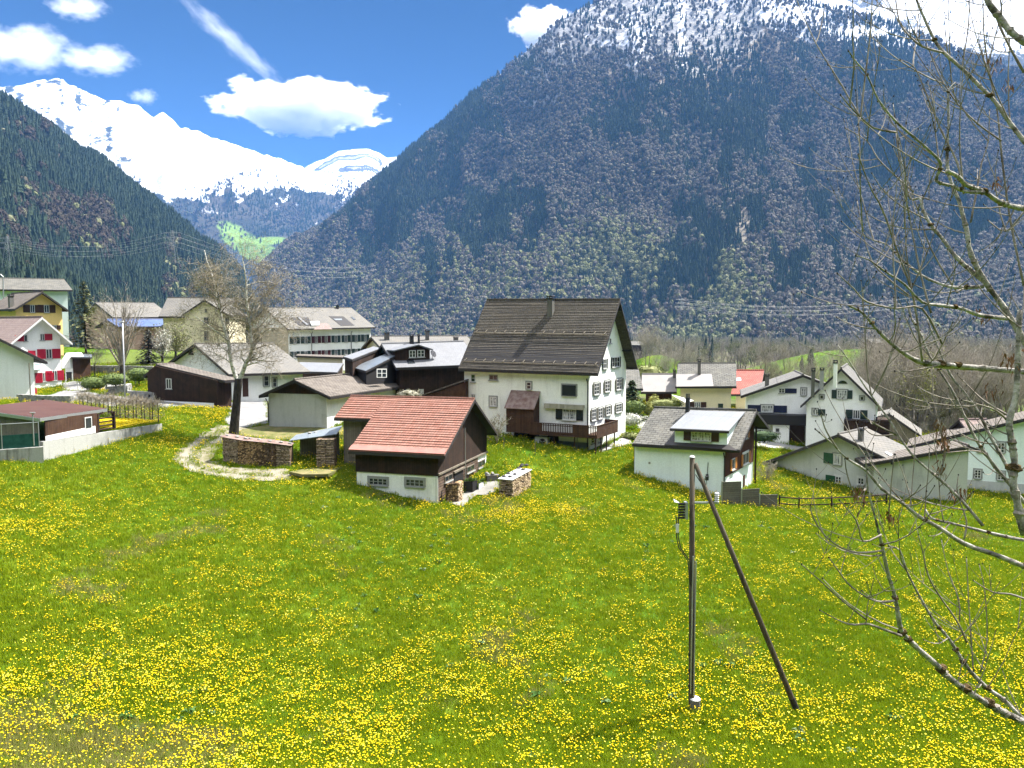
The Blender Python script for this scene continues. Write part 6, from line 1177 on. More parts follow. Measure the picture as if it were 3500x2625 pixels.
# ---------------------------------------------------------------- square: lamps, walls, chains
p = on_ground(*A2(1690, 425)); q = at(*Z1(868, 622), p[1]); LPO = empty('street_lamp', p, 'tall grey street lamp standing at the village square', 'street lamp'); mb = MB(); mb.tube([p, p + (0, 0, 1.2), q], [.11, .09, .06], 10); mb.build('pole', MT['metal'], LPO, smooth=True)
mb = MB(); mb.hexa([q + (-.42, -.14, -.05), q + (.12, -.14, -.02), q + (.12, .14, -.02), q + (-.42, .14, -.05), q + (-.4, -.1, .08), q + (.1, -.1, .1), q + (.1, .1, .1), q + (-.4, .1, .08)]); mb.build('lamp_head', MT['frame'], LPO)
p = at(*A1(52, 330), 128); q = at(*A1(50, 75), 128); FLO = empty('street_lamp', p, 'pale lamp arm sticking up behind the yellow house at the far left', 'street lamp'); mb = MB(); mb.tube([p - (0, 0, 6), p, q, q + (-.35, 0, .35), q + (-1.6, 0, .35)], .09, 8); mb.build('pole', MT['metal'], FLO); mb = MB(); mb.box(q + (-1.7, 0, .38), (.9, .25, .12)); mb.build('lamp_head', MT['frame'], FLO)
GLB = []
for i, (x_, y_, yb, lb) in enumerate(((1287, 195, 250, 'white globe lamp above the left clipped bush'), (1555, 158, 250, 'white globe lamp left of the street lamp pole'), (1830, 120, 200, 'white globe lamp beside the timber barn corner'))):
    g = on_ground(*A2(x_, yb + 70)); c = at(*A2(x_, y_), g[1]); t = empty('globe_lamp', g, lb, 'globe lamp', 'globe lamps on the square'); mb = MB(); mb.ball(c, .3, 14, 9); mb.build('globe', MT['frame'], t, smooth=True); mb = MB(); mb.tube([g, c - (0, 0, .28)], .045, 6); mb.build('stem', MT['metal'], t)
CH = empty('chain_barrier', on_ground(*A2(1052, 335)), 'chain hanging between slim posts on the bright pavement', 'chain'); cps = [on_ground(*A2(x_, y_)) for x_, y_ in ((885, 325), (1052, 333), (1180, 340))]
for p in cps: mb = MB(); mb.tube([p, p + (0, 0, 1.05)], .04, 6); mb.ball(p + (0, 0, 1.08), .07, 6, 4); mb.build('post', MT['metal'], CH)
mb = MB()
for i in range(2): mb.tube([cps[i] * (1 - s_) + cps[i + 1] * s_ + np.array([0, 0, .95 - 1.6 * s_ * (1 - s_)]) for s_ in np.linspace(0, 1, 9)], .03, 4)
mb.build('chain', MT['metal'], CH)
def stonewall(pts_, h0, th, label):
    t = empty('stone_wall', pts_[0], label, 'wall'); mb = MB()
    for i in range(len(pts_) - 1):
        a, b = pts_[i], pts_[i + 1]; d = b - a; n = np.array([-d[1], d[0], 0]); n = n / np.linalg.norm(n) * th; m = max(2, int(np.linalg.norm(d) / .55))
        for j in range(3):
            for k in range(m):
                f0, f1 = (k + .5 * (j % 2)) / m, min(1, (k + .96 + .5 * (j % 2)) / m); p, q = a + d * f0, a + d * f1; z0_, z1_ = h0 * j / 3 + (0 if j else -.4), h0 * (j + .95) / 3; o_ = random.uniform(-.03, .03)
                mb.hexa([p + (o_, o_, z0_), q + (o_, o_, z0_), q + n + (o_, o_, z0_), p + n + (o_, o_, z0_), p + (o_, o_, z1_ + random.uniform(-.03, .03)), q + (o_, o_, z1_), q + n + (o_, o_, z1_), p + n + (o_, o_, z1_)])
    mb.build('masonry', MT['rock'], t); return t
stonewall(G(A2, 1430, 400, 1720, 390, 1780, 350), 1.0, .5, 'dry stone wall behind the street lamp'); stonewall(G(A2, 1720, 440, 2000, 455, 2195, 480), .85, .5, 'dry stone wall in front of the dark timber barn')
stonewall(G(A3, -60, 1262, 330, 1262, 640, 1266, 860, 1270), 1.1, .5, 'long grey stone wall across the lawn behind the square'); stonewall(G(A2, 230, 500, 560, 520, 960, 525), .9, .5, 'dark stone wall between carport roof and square')
p = on_ground(*A2(455, 425)); CHR = empty('chair', p, 'small pink garden chair beside the guesthouse', 'chair'); mb = MB(); mb.box(p + (0, 0, .45), (.5, .5, .05)); mb.build('seat', MT['shred'], CHR); mb = MB(); mb.box(p + (0, .24, .75), (.5, .05, .5)); mb.build('backrest', MT['shred'], CHR)
for a_ in (-1, 1):
    for b_ in (-1, 1): mb = MB(); mb.box(p + np.array([a_ * .22, b_ * .22, .21]), (.05, .05, .44)); mb.build('leg', MT['shred'], CHR)
a = at(*A2(392, -40), 80); mb = MB(); mb.tube([rep(a, -8.5), a], .06, 6); o = mb.build('pole', MT['greywood'], None, org=rep(a, -8.5)); tag(o, 'thin brown pole in front of the crimson shuttered house', 'pole')
for x0_, x1_, y0_, y1_, mt_, lb_ in ((335, 378, 942, 985, mat_plain('blue_plastic', (.25, .5, .62), .5), 'pale blue bin beside the dark timber barn'), (392, 480, 942, 992, mat_plain('white_plastic', (.7, .74, .76), .5), 'white container in front of the dark timber barn')):
    a, b = on_ground(*Z2(x0_, y1_)), on_ground(*Z2(x1_, y1_)); zt = at(*Z2(x0_, y0_), a[1])[2]; t = empty('bin', (a + b) / 2, lb_, 'bin'); mb = MB(); c_ = (a + b) / 2; mb.box((c_[0], c_[1] + .4, (c_[2] + zt) / 2 - .1), (b[0] - a[0], .8, zt - c_[2] + .1)); mb.build('body', mt_, t); mb = MB(); mb.box((c_[0], c_[1] + .4, zt - .02), (b[0] - a[0] + .06, .86, .07)); mb.build('lid', mt_, t)
# sun sail
a, b, c = at(*D3(850, 668), 98), at(*D3(1092, 805), 94), at(*D3(1240, 770), 97); mb = MB(); mb.prism([a, b, c], (0, .03, .04)); o = mb.build('sun_sail', MT['frame'], None, org=a); tag(o, 'white triangular sun sail in front of the cream house', 'awning')
# pale ribbed shelter roof in the grove
q = [P(D2, 560, 1010, 96), P(D2, 868, 1048, 94), P(D2, 868, 1005, 98), P(D2, 600, 998, 100)]; slabhouse('shelter', 'low shelter with a pale ribbed roof behind the grey gabled house', q, -15.6, 'greywood', 'zinc', 'shelter', .08)
# ---------------------------------------------------------------- pylons and power lines
def pylon(p, hgt, wid, label, arms=(.62, .78, .93), yaw=0.0):
    t = empty('pylon', p, label, 'pylon', 'power pylons'); mb = MB(); co, si = math.cos(yaw), math.sin(yaw); r = .11
    cor = lambda a, b, f: p + np.array([a * co * wid * (1 - f * .85) / 2, b * wid * (1 - f * .85) / 2 + a * si * wid * (1 - f * .85) / 2, hgt * f])
    for a in (-1, 1):
        for b in (-1, 1): mb.tube([cor(a, b, 0), cor(a, b, 1)], r, 4)
    for k in range(8):
        for b in (-1, 1): mb.tube([cor(-1, b, k / 8), cor(1, b, (k + 1) / 8)], r * .6, 3); mb.tube([cor(1, b, k / 8), cor(-1, b, (k + 1) / 8)], r * .6, 3)
    mb.build('lattice', MT['metal'], t); ends = []
    for f_ in arms:
        mb = MB(); w_ = wid * (1.2 - .35 * f_); a, b = p + np.array([-w_ * co, -w_ * si, hgt * f_]), p + np.array([w_ * co, w_ * si, hgt * f_]); mb.tube([a, b], r, 4); mb.tube([a, p + (0, 0, hgt * (f_ + .05))], r * .6, 3); mb.tube([b, p + (0, 0, hgt * (f_ + .05))], r * .6, 3); mb.build('cross_arm', MT['metal'], t); ends += [a, b]
    return ends
def wires(A, B, sag, label, group):
    for i, (a, b) in enumerate(zip(A, B)):
        mb = MB(); mb.tube([a + (b - a) * s_ - np.array([0, 0, sag * 4 * s_ * (1 - s_)]) for s_ in np.linspace(0, 1, 21)], .05, 4); o = mb.build('power_line', MT['metal'], None, org=a); tag(o, label, 'cable', group)
e1 = pylon(at(592, 900, 620), 26, 7, 'lattice pylon on the dark forest slope left of the birch'); e0 = pylon(at(30, 915, 640), 26, 7, 'lattice pylon at the left end of the dark forest slope'); eR = [at(1250 + 40 * (i % 2), 905 + 16 * (i // 2), 1100) for i in range(6)][::-1]
wires(e0, e1, 9, 'power line strung across the dark left slope', 'power lines on the left slope'); wires(e1, eR, 14, 'power line running from the pylon down into the valley notch', 'power lines into the valley')
f1 = pylon(at(2330, 1100, 640), 20, 6, 'lattice pylon at the foot of the big mountain above the cream house'); f2 = [at(3520, 930 + 16 * (i // 2) + 5 * (i % 2), 560) for i in range(6)][::-1]
wires(f1, f2, 14, 'power line crossing the foot of the big mountain at the right', 'power lines at the mountain foot'); pylon(at(1490, 1150, 620), 18, 5.5, 'lattice pylon standing behind the roofs left of the farmhouse')
# ---------------------------------------------------------------- meadow grass, dandelions, dock plants
def _blades(seed, n, spread, h, wid):
    rs = random.Random(seed); mb = MB()
    for _ in range(n):
        a = rs.random() * 6.283; r = spread * math.sqrt(rs.random()); x, y = r * math.cos(a), r * math.sin(a); b = rs.random() * 6.283; hh = h * rs.uniform(.5, 1.1); le = hh * rs.uniform(.15, .6); t = rs.random() * 6.283
        dx, dy = wid * math.cos(b), wid * math.sin(b); lx, ly = le * math.cos(t), le * math.sin(t)
        mb.poly([(x - dx, y - dy, -.03), (x + dx, y + dy, -.03), (x + lx * .4 + dx * .7, y + ly * .4 + dy * .7, hh * .6), (x + lx * .4 - dx * .7, y + ly * .4 - dy * .7, hh * .6)])
        mb.poly([(x + lx * .4 - dx * .7, y + ly * .4 - dy * .7, hh * .6), (x + lx * .4 + dx * .7, y + ly * .4 + dy * .7, hh * .6), (x + lx, y + ly, hh)])
    return mb
GA = mat_rand('grass_blades', [(0.16, 0.27, 0.006), (0.235, 0.35, 0.008), (0.31, 0.41, 0.010), (0.37, 0.43, 0.018)], trans=0.3)
GBR = mat_rand('seeding_grass', [(0.26, 0.27, 0.06), (0.38, 0.35, 0.13), (0.30, 0.33, 0.06)], trans=0.3)
DOCK = mat_rand('dock_leaves', [(0.06, 0.15, 0.03), (0.10, 0.20, 0.05), (0.20, 0.28, 0.13)], trans=0.2)
def _yellow():
    m, nt, b, N, L = _nt('dandelion_petals'); oi = N('ShaderNodeObjectInfo'); L(ramp(nt, oi.outputs['Random'], [(0, (0.52, 0.34, 0.003)), (.45, (0.66, 0.49, 0.005)), (.8, (0.70, 0.58, 0.02)), (1, (0.66, 0.60, 0.10))]), b.inputs['Base Color']); b.inputs['Roughness'].default_value = .8; b.inputs['Specular IOR Level'].default_value = .1
    return m
YEL = _yellow()
PG = [proto(_blades(s, 26, .26, .21, .0085), 'grass_tuft', GA) for s in (1, 2, 3)] + [proto(_blades(4, 24, .24, .30, .006), 'grass_tuft', GBR)]
def _flower(seed, n):
    rs = random.Random(seed); mb = MB()
    for _ in range(n):
        a = rs.random() * 6.283; r = .13 * math.sqrt(rs.random()) if n > 1 else 0; z = rs.uniform(.11, .27); q = rs.uniform(.011, .0225); x, y = r * math.cos(a), r * math.sin(a)
        mb.ball((x, y, z), q, 7, 4, 0, .1, (1, 1, .55)); mb.tube([(x * .8, y * .8, 0), (x, y, z - .01)], .004, 3, 1, False)
    return mb
PF = [proto(_flower(11, 1), 'dandelion', [YEL, GA]), proto(_flower(12, 3), 'dandelion', [YEL, GA]), proto(_flower(13, 5), 'dandelion', [YEL, GA])]
def _dock(seed):
    rs = random.Random(seed); mb = MB()
    for _ in range(11):
        a = rs.random() * 6.283; L0 = rs.uniform(.14, .3); w = L0 * .3; c, s = math.cos(a), math.sin(a); up = rs.uniform(.12, .28)
        mb.poly([(0, 0, .03), (c * L0 * .5 - s * w, s * L0 * .5 + c * w, up), (c * L0, s * L0, up * .8), (c * L0 * .5 + s * w, s * L0 * .5 - c * w, up)])
    return mb
PD_ = [proto(_dock(s), 'dock', DOCK) for s in (21, 22)]
FOOT = []
for k_, v_ in FIT.items():
    if v_[1] > 112: continue
    x0, y0, z0, yaw, a_, b1_, b2_ = v_[:7]; c_, s_ = math.cos(math.radians(yaw)), math.sin(math.radians(yaw))
    FOOT.append(np.array([(x0 + c_ * x - s_ * y, y0 + s_ * x + c_ * y) for x, y in ((-a_, -b1_), (a_, -b1_), (a_, b2_), (-a_, b2_))]))
FOOT.append(np.array([W0[:2], W1[:2], (W1 + (-14, 4, 0))[:2], (W0 + (-14, -6, 0))[:2]])); FOOT.append(np.array([p[:2] for p in (a0, a1, a2, a3)])); FOOT.append(np.array([pa[:2], pb[:2], pc[:2], pd[:2], pd[:2] + (0, 1.), pb[:2] + (.3, 1.), pa[:2] + (.5, .8)]))
def free(x, y, marg=True):
    k = np.ones(x.shape, bool)
    for p in FOOT + PAVED: k &= ~inside(p, x, y)
    return k
def meadow(n, seed, ymin, ymax, fall):
    rs = np.random.RandomState(seed); Y = ymin + (ymax - ymin) * rs.rand(n); half = Y * (1850 / FPX) + 2; lim = 106 * 0.7; X = rs.uniform(-1, 1, n) * (lim + 2); k = (np.abs(X) < half) & (rs.rand(n) < np.minimum(1, (24 / Y) ** fall))
    X, Y = X[k], Y[k]; k = free(X, Y); X, Y = X[k], Y[k]; return X, Y, gz(X, Y), rs
X, Y, Z, rs = meadow(560000, 1, 15, 112, 1.55); PX, PY = proj(X, Y, Z); n = len(X)
brn = sstep(.05, .4, fbm(X / 5, Y / 7, 205, 4) + .9 * blob(PX, PY, 350, 2560, 900, 130) + - .33)
K = np.where(rs.rand(n) < brn * .8, 3, rs.randint(0, 3, n)); hs = (0.7 + .6 * rs.rand(n)) * (1 + .45 * fbm(X / 2.5, Y / 2.5, 206, 3)); hs = hs * (1 + np.clip((Y - 40) / 60, 0, .8) * .4)
w_ = 1 + np.clip((Y - 25) / 40, 0, 1.4); S = np.stack([w_, w_, hs], 1); R = np.stack([.15 * rs.randn(n), .15 * rs.randn(n), rs.rand(n) * 6.28], 1)
scatter('grass', np.stack([X, Y, Z], 1), S, R, K, PG, 'long green meadow grass covering the slope', 'grass')
X, Y, Z, rs = meadow(1300000, 2, 16, 108, 0.9); PX, PY = proj(X, Y, Z); n = len(X)
f1_ = .6 * fbm(X / 7, Y / 9, 211, 4) + .75 * fbm(X / 1.3, Y / 1.3, 212, 4)
dens = .07 + .93 * sstep(-.3, .95, f1_ + .22 * sstep(2050, 2350, PY) + .30 * blob(PX, PY, 700, 1420, 260, 60) + .22 * blob(PX, PY, 350, 2050, 700, 260) + .2 * blob(PX, PY, 1900, 1750, 260, 60) + .15 * blob(PX, PY, 2300, 1980, 500, 60) - .3 * blob(PX, PY, 2750, 2150, 500, 170) - .35 * blob(PX, PY, 3350, 1850, 300, 120) - .3 * blob(PX, PY, 1900, 1570, 300, 60) - .35 * blob(PX, PY, 500, 1600, 400, 50) - .2 * blob(PX, PY, 1200, 1760, 420, 45) - .12) 
k = rs.rand(n) < dens * .72 * sstep(16, 23, Y); X, Y, Z = X[k], Y[k], Z[k]; n = len(X); K = rs.choice([0, 1, 2], n, p=[.6, .3, .1]); s_ = .9 + .5 * rs.rand(n); s_ = s_ * (1 + np.clip((Y - 35) / 60, 0, .6)); S = np.stack([s_, s_, s_], 1)
R = np.stack([.2 * rs.randn(n), .2 * rs.randn(n), rs.rand(n) * 6.28], 1); scatter('dandelions', np.stack([X, Y, Z + .02], 1), S, R, K, PF, 'yellow dandelions in drifts over the meadow', 'dandelions')
X, Y, Z, rs = meadow(9000, 3, 18, 70, 0.3); k = rs.rand(len(X)) < sstep(.15, .5, fbm(X / 6, Y / 6, 221, 3)) * .3; X, Y, Z = X[k], Y[k], Z[k]; n = len(X); s_ = .5 + .6 * rs.rand(n)
scatter('weeds', np.stack([X, Y, Z], 1), np.stack([s_] * 3, 1), np.stack([0 * s_, 0 * s_, rs.rand(n) * 6.28], 1), rs.randint(0, 2, n), PD_, 'dark broad leaved dock plants dotted through the meadow', 'weeds')
# terrace lawn
rs = np.random.RandomState(5); n = 9000; T_ = np.array([p[:2] for p in TER]); X = rs.uniform(T_[:, 0].min(), T_[:, 0].max(), n); Y = rs.uniform(T_[:, 1].min(), T_[:, 1].max(), n); k = inside(T_, X, Y); X, Y = X[k], Y[k]; n = len(X); Z = np.full(n, -8.47)
scatter('dandelions', np.stack([X, Y, Z], 1), np.ones((n, 3)) * 1.4, np.stack([0 * X, 0 * X, X * 9], 1), np.where(rs.rand(n) < .3, 0, 1 + rs.randint(0, 2, n)), PF, 'dense dandelions on the lawn behind the retaining wall', 'dandelions')
scatter('grass', np.stack([X + .1, Y, Z], 1), np.ones((n, 3)), np.stack([0 * X, 0 * X, X * 7], 1), rs.randint(0, 3, n), PG, 'grass on the lawn behind the retaining wall', 'grass')
# ---------------------------------------------------------------- trees and shrubs
BARKD = mat_noise('dark_bark', (0.03, 0.025, 0.02), (0.10, 0.085, 0.07), 6.0, .95, .1, .6, 20, (1, 1, .35))
BARKW = mat_noise('birch_bark', (0.26, 0.235, 0.20), (1.0, 0.97, 0.88), 3.0, .8, .2, .3, 12, (1, 1, 2.0), lo=.36, hi=.5)
TWIG = mat_noise('brown_twigs', (0.30, 0.255, 0.19), (0.56, 0.49, 0.38), 2.0, .9, .1)
BARKG = mat_noise('grey_bark', (0.12, 0.105, 0.09), (0.36, 0.33, 0.28), 3.0, .95, .1, .4, 20, (1, 1, .35))
TWIGD = mat_noise('grey_brown_twigs', (0.27, 0.235, 0.19), (0.58, 0.52, 0.43), .6, .9, .1)
BUDS = mat_noise('olive_buds', (0.34, 0.31, 0.20), (0.56, 0.50, 0.34), 2.0, .9, .1)
def limb(p, d, L0, r0, rs, seg=6, wob=.18, up=.0, droop=0.0):
    """wandering limb as list of points and radii"""
    d = np.array(d, float); d /= np.linalg.norm(d); pts_ = [np.array(p, float)]; r = [r0]
    for i in range(seg):
        d = d + np.array([rs.gauss(0, wob), rs.gauss(0, wob), rs.gauss(0, wob) + up - droop * i / seg]); d /= np.linalg.norm(d); pts_.append(pts_[-1] + d * L0 / seg); r.append(r0 * (1 - .82 * (i + 1) / seg))
    return pts_, r
def sprout(mb, path, rad, rs, n, L0, depth, spread=.9, up=.12, droop=0.0, tmin=.2, sides=4, rmin=.008, rec=(5, .5), budmb=None, bud=.03):
    path = [np.array(p) for p in path]
    for _ in range(n):
        t = rs.uniform(tmin, 1) * (len(path) - 1.001); i = int(t); f = t - i; p = path[i] * (1 - f) + path[i + 1] * f; ax = path[i + 1] - path[i]; ax /= np.linalg.norm(ax) + 1e-9
        v = np.array([rs.gauss(0, 1), rs.gauss(0, 1), rs.gauss(0, 1)]); v -= ax * (v @ ax); v /= np.linalg.norm(v) + 1e-9; d = ax * (1 - spread * .5) + v * spread + np.array([0, 0, up * 2])
        r0 = max(rmin, (rad[i] * (1 - f) + rad[i + 1] * f) * .55); q, r = limb(p, d, L0 * rs.uniform(.6, 1.2), r0, rs, 4 if depth else 3, .16, up * .5, droop); r = [max(x, rmin * .6) for x in r]
        mb.tube(q, r, sides if depth else 3, 0, False)
        if depth: sprout(mb, q, r, rs, rec[0], L0 * rec[1], depth - 1, spread, up, droop, .25, 3, rmin, rec, budmb, bud)
        elif budmb is not None:
            for _k in range(3):
                c = q[-1] + (q[-2] - q[-1]) * rs.random() * 1.2; budmb.poly([c + np.array([rs.gauss(0, bud), rs.gauss(0, bud), rs.gauss(0, bud)]) for _m in range(3)])
# the birch
rs = random.Random(5); BD = 70.6
bf_ = on_ground(*D1(328, 1640)); BD = bf_[1]; BT = empty('birch_tree', bf_, 'tall leafless birch with white upper limbs beside the woodpile track', 'tree')
def bpoly(pts_, dep): return [P(D1, x, y, BD + dep * i / max(1, len(pts_) - 1) + .25 * math.sin(i * 2.1)) for i, (x, y) in enumerate(pts_)]
tr = [bf_ - (0, 0, .4)] + [P(D1, x, y, BD) for x, y in ((328, 1630), (340, 1500), (353, 1360), (362, 1250), (366, 1205))]; mb = MB(); mb.tube(tr, [.5, .46, .40, .36, .35, .32], 12); mb.build('trunk', BARKD, BT, smooth=True)
stems = [([(362, 1225), (345, 1190), (320, 1120), (300, 1020), (290, 920), (260, 830), (235, 740), (220, 640), (195, 560), (175, 460), (150, 370), (125, 310), (108, 232)], .21, .5), ([(370, 1225), (380, 1195), (400, 1150), (420, 1090), (455, 1030), (470, 950), (455, 830), (445, 740), (432, 640), (425, 560), (425, 470), (410, 380), (398, 300), (420, 240)], .22, -.8)]
secs = [([(298, 920), (200, 850), (120, 790), (50, 740), (5, 712)], .09, -1.5), ([(460, 1030), (490, 950), (530, 860), (620, 750), (700, 690), (800, 652)], .12, 1.5), ([(415, 1110), (470, 1090), (520, 1075), (600, 1040)], .07, -1.2), ([(540, 850), (650, 825), (740, 790), (790, 765)], .06, .8), ([(228, 700), (255, 650), (300, 610)], .06, .6), ([(190, 545), (235, 490), (278, 432)], .06, -.6), ([(300, 1010), (230, 960), (170, 930), (100, 925)], .07, 1.2), ([(428, 600), (480, 580), (495, 620), (490, 650)], .05, .5), ([(438, 660), (500, 600), (560, 585), (605, 560)], .055, .9), ([(312, 1090), (260, 1050), (180, 1010), (120, 985)], .06, -1), ([(430, 470), (460, 400), (490, 350)], .05, .5), ([(160, 400), (130, 430), (105, 500)], .045, -.5), ([(455, 900), (400, 850), (380, 780)], .06, -1), ([(280, 890), (330, 820), (345, 740)], .06, 1), ([(205, 590), (160, 540), (140, 520)], .045, .6), ([(420, 1090), (385, 1040), (395, 960)], .07, -1), ([(470, 960), (540, 900), (580, 800), (600, 700)], .07, -1.2), ([(425, 500), (520, 470), (600, 470), (680, 500)], .05, 1)]
mbl = MB(); tw = MB(); bd_ = MB()
for pts_, r0, dep in stems + secs:
    q = bpoly(pts_, dep); r = [r0 * (1 - .86 * i / (len(q) - 1)) for i in range(len(q))]; mbl.tube(q, r, 7, 0, False); big = r0 > .15
    sprout(tw, q, r, rs, 30 if big else 16, 2.7 if big else 2.0, 2, 1.0, .08, .22, .22, 4, .0095, (5, .55), bd_, .022)
mbl.build('limbs', BARKW, BT, smooth=True); tw.build('crown', TWIG, BT, uv=False); bd_.build('buds', BUDS, BT, uv=False)
# broom shaped bare tree on the square lawn
def broom(name, p, hgt, wid, seed, label, n=16, mat=BARKD, tmat=TWIGD, trunk_r=.2, trunk_f=.18, sub=(9, 2), leaf=None, leafn=0, lr=.06, group=None):
    rs = random.Random(seed); t = empty(name, p, label, 'tree', group); mb = MB(); top = np.array(p) + (0, 0, hgt * trunk_f); mb.tube([np.array(p) - (0, 0, .4), p, top, top + (rs.gauss(0, .1), 0, hgt * .14)], [trunk_r * 1.2, trunk_r, trunk_r * .75, trunk_r * .4], 8); mb.build('trunk', mat, t)
    mb = MB(); lf = MB()
    for k in range(n):
        a = rs.random() * 6.283; s_ = rs.random() ** .6; e = np.array([math.cos(a) * wid / 2 * s_, math.sin(a) * wid / 2 * s_, hgt * (1 - trunk_f) * (1 - .35 * s_ * s_)]); q, r = limb(top + (0, 0, rs.uniform(-.1, .1) * hgt), e + np.array([math.cos(a), math.sin(a), 0]) * wid * .12, np.linalg.norm(e), trunk_r * .38, rs, 7, .09, .05)
        mb.tube(q, r, 5, 0, False); sprout(mb, q, r, rs, sub[0], hgt * .2, sub[1] - 1, .8, .14, 0, .25, 4, .012, (4, .55))
        for _ in range(leafn // n):
            c = q[rs.randint(2, len(q) - 1)] + np.array([rs.gauss(0, .55), rs.gauss(0, .55), rs.gauss(0, .45)]) * wid / 5; lf.poly([c + np.array([rs.gauss(0, lr), rs.gauss(0, lr), rs.gauss(0, lr)]) for _m in range(3)])
    mb.build('crown', tmat, t, uv=False)
    if leaf: lf.build('foliage', leaf, t, uv=False)
    return t
LEAFO = mat_noise('young_olive_leaves', (.16, .19, .05), (.34, .36, .13), 2, .8); BLOS = mat_noise('white_blossom', (.55, .55, .45), (.85, .85, .78), 2, .8); LEAFY = mat_noise('yellow_green_leaves', (.24, .26, .05), (.45, .44, .12), 2, .8)
NEED = mat_noise('dark_needles', (.02, .045, .018), (.085, .14, .05), 2.5, .9); NEEDO = mat_noise('olive_needles', (.10, .115, .045), (.30, .31, .14), 2.5, .9); NEEDG = mat_noise('grey_dark_needles', (.05, .052, .042), (.15, .15, .115), 2.5, .9); CLIP = mat_noise('clipped_evergreen', (.045, .08, .02), (.2, .26, .07), 4, .9)
p = on_ground(*A3(455, 1335)); broom('bare_tree', p, (at(*A3(480, 260), p[1])[2] - p[2]), 5.2, 3, 'bare many stemmed tree with upright branches behind the street lamp', 22, trunk_r=.3, trunk_f=.2)
p = on_ground(*A3(1160, 1050)); broom('young_tree', p, at(*A3(1200, 640), p[1])[2] - p[2], 6.5, 4, 'round tree with pale olive young leaves behind the timber barn', 18, leaf=LEAFO, leafn=2200, lr=.09)
p = on_ground(*A3(985, 1110)); broom('blossom_tree', p, at(*A3(960, 660), p[1])[2] - p[2], 3.0, 6, 'small white blossoming tree left of the olive tree', 12, leaf=BLOS, leafn=1100, lr=.08)
p = on_ground(*A2(1285, 240)); broom('young_tree', p, 5.2, 1.6, 8, 'thin young tree behind the left globe lamp', 7, trunk_r=.08, trunk_f=.35)
def conifer(name, p, hgt, wid, seed, label, mat, gap=.35, n=150, zlow=.08, droop=.25, group=None, tris=9):
    rs = random.Random(seed); t = empty(name, p, label, 'tree', group); mb = MB(); p = np.array(p, float); mb.tube([p - (0, 0, .3), p, p + (0, 0, hgt * .97)], [.22, .18, .02], 7); mb.build('trunk', BARKD, t); mb = MB()
    for k in range(n):
        f = zlow + (1 - zlow) * (k + rs.random()) / n; a = k * 2.4 + rs.gauss(0, .4); L0 = wid / 2 * (1 - f) ** .8 * rs.uniform(1 - gap, 1.1) + .12; c, s = math.cos(a), math.sin(a); b = p + np.array([0, 0, hgt * f])
        for j in range(tris):
            u = (j + rs.random()) / tris; q = b + np.array([c * L0 * u, s * L0 * u, -droop * L0 * u * u + rs.gauss(0, .05)]); w = .12 + .2 * L0 * (1 - u * .5) / 2; up_ = rs.uniform(-.35, .1) * w
            mb.poly([q + np.array([-s * w, c * w, up_ + rs.gauss(0, .05)]), q + np.array([s * w, -c * w, up_ + rs.gauss(0, .05)]), q + np.array([c * w * 1.9, s * w * 1.9, -droop * w + rs.gauss(0, .06)])])
    mb.build('crown', mat, t, uv=False); return t
p = on_ground(*A1(1395, 1330)); conifer('conifer_tree', p, at(*A1(1375, 150), p[1])[2] - p[2], 8.6, 11, 'loose olive green conifer standing behind the kiosk', NEEDO, .5, 190, .1, .3)
p = on_ground(*A3(810, 1140)); conifer('conifer_tree', p, at(*A3(790, 680), p[1])[2] - p[2], 5.0, 12, 'dark grey drooping conifer left of the blossom tree', NEEDG, .3, 120, .02, .5)
p = at(*Z5(150, 640), 92); p[2] = gz1(p[0], p[1]); conifer('conifer_tree', p, at(*Z5(145, 385), 92)[2] - p[2], 4.2, 13, 'dark fir beside the right gable of the tall farmhouse', NEED, .3, 150, .05, .2)
def shrub(name, p, size, seed, label, mat, n=500, tri=.07, stem=True, group=None, cat='shrub'):
    rs = random.Random(seed); t = empty(name, p, label, cat, group); p = np.array(p, float); mb = MB()
    for _ in range(n):
        v = np.array([rs.gauss(0, 1), rs.gauss(0, 1), rs.gauss(0, 1)]); v /= np.linalg.norm(v); r = rs.uniform(.72, 1.03) * (1 + .12 * math.sin(5 * v[0] + seed) * math.cos(4 * v[1])); c = p + np.array([v[0] * size[0] / 2 * r, v[1] * size[1] / 2 * r, size[2] * (.5 + .5 * v[2] * r) + (size[3] if len(size) > 3 else 0)])
        mb.poly([c + np.array([rs.gauss(0, tri), rs.gauss(0, tri), rs.gauss(0, tri)]) for _m in range(3)])
    random.seed(seed); mb.ball(p + (0, 0, size[2] * .5 + (size[3] if len(size) > 3 else 0)), .5, 10, 7, 0, .06, (size[0] * .86, size[1] * .86, size[2] * .86))
    mb.build('foliage', mat, t, uv=False)
    if stem: mb = MB(); mb.tube([p - (0, 0, .2), p + (0, 0, size[2] * .4 + (size[3] if len(size) > 3 else 0))], .09, 6); mb.build('stem', BARKD, t)
    return t
for (x_, y_, yb, w_, h_, gap_, lb) in ((1270, 260, 345, 3.4, 1.7, .1, 'clipped dark green bush under the left globe lamp'), (1565, 205, 390, 3.4, 1.5, 1.0, 'clipped evergreen on a bare stem left of the street lamp'), (1880, 140, 290, 3.4, 1.9, .6, 'wide clipped evergreen beside the timber barn corner')):
    p = on_ground(*A2(x_, yb)); shrub('clipped_bush', p, (w_, w_ * .8, h_, gap_), int(x_), lb, CLIP, 900, .07, True, 'clipped evergreens on the square', 'bush')
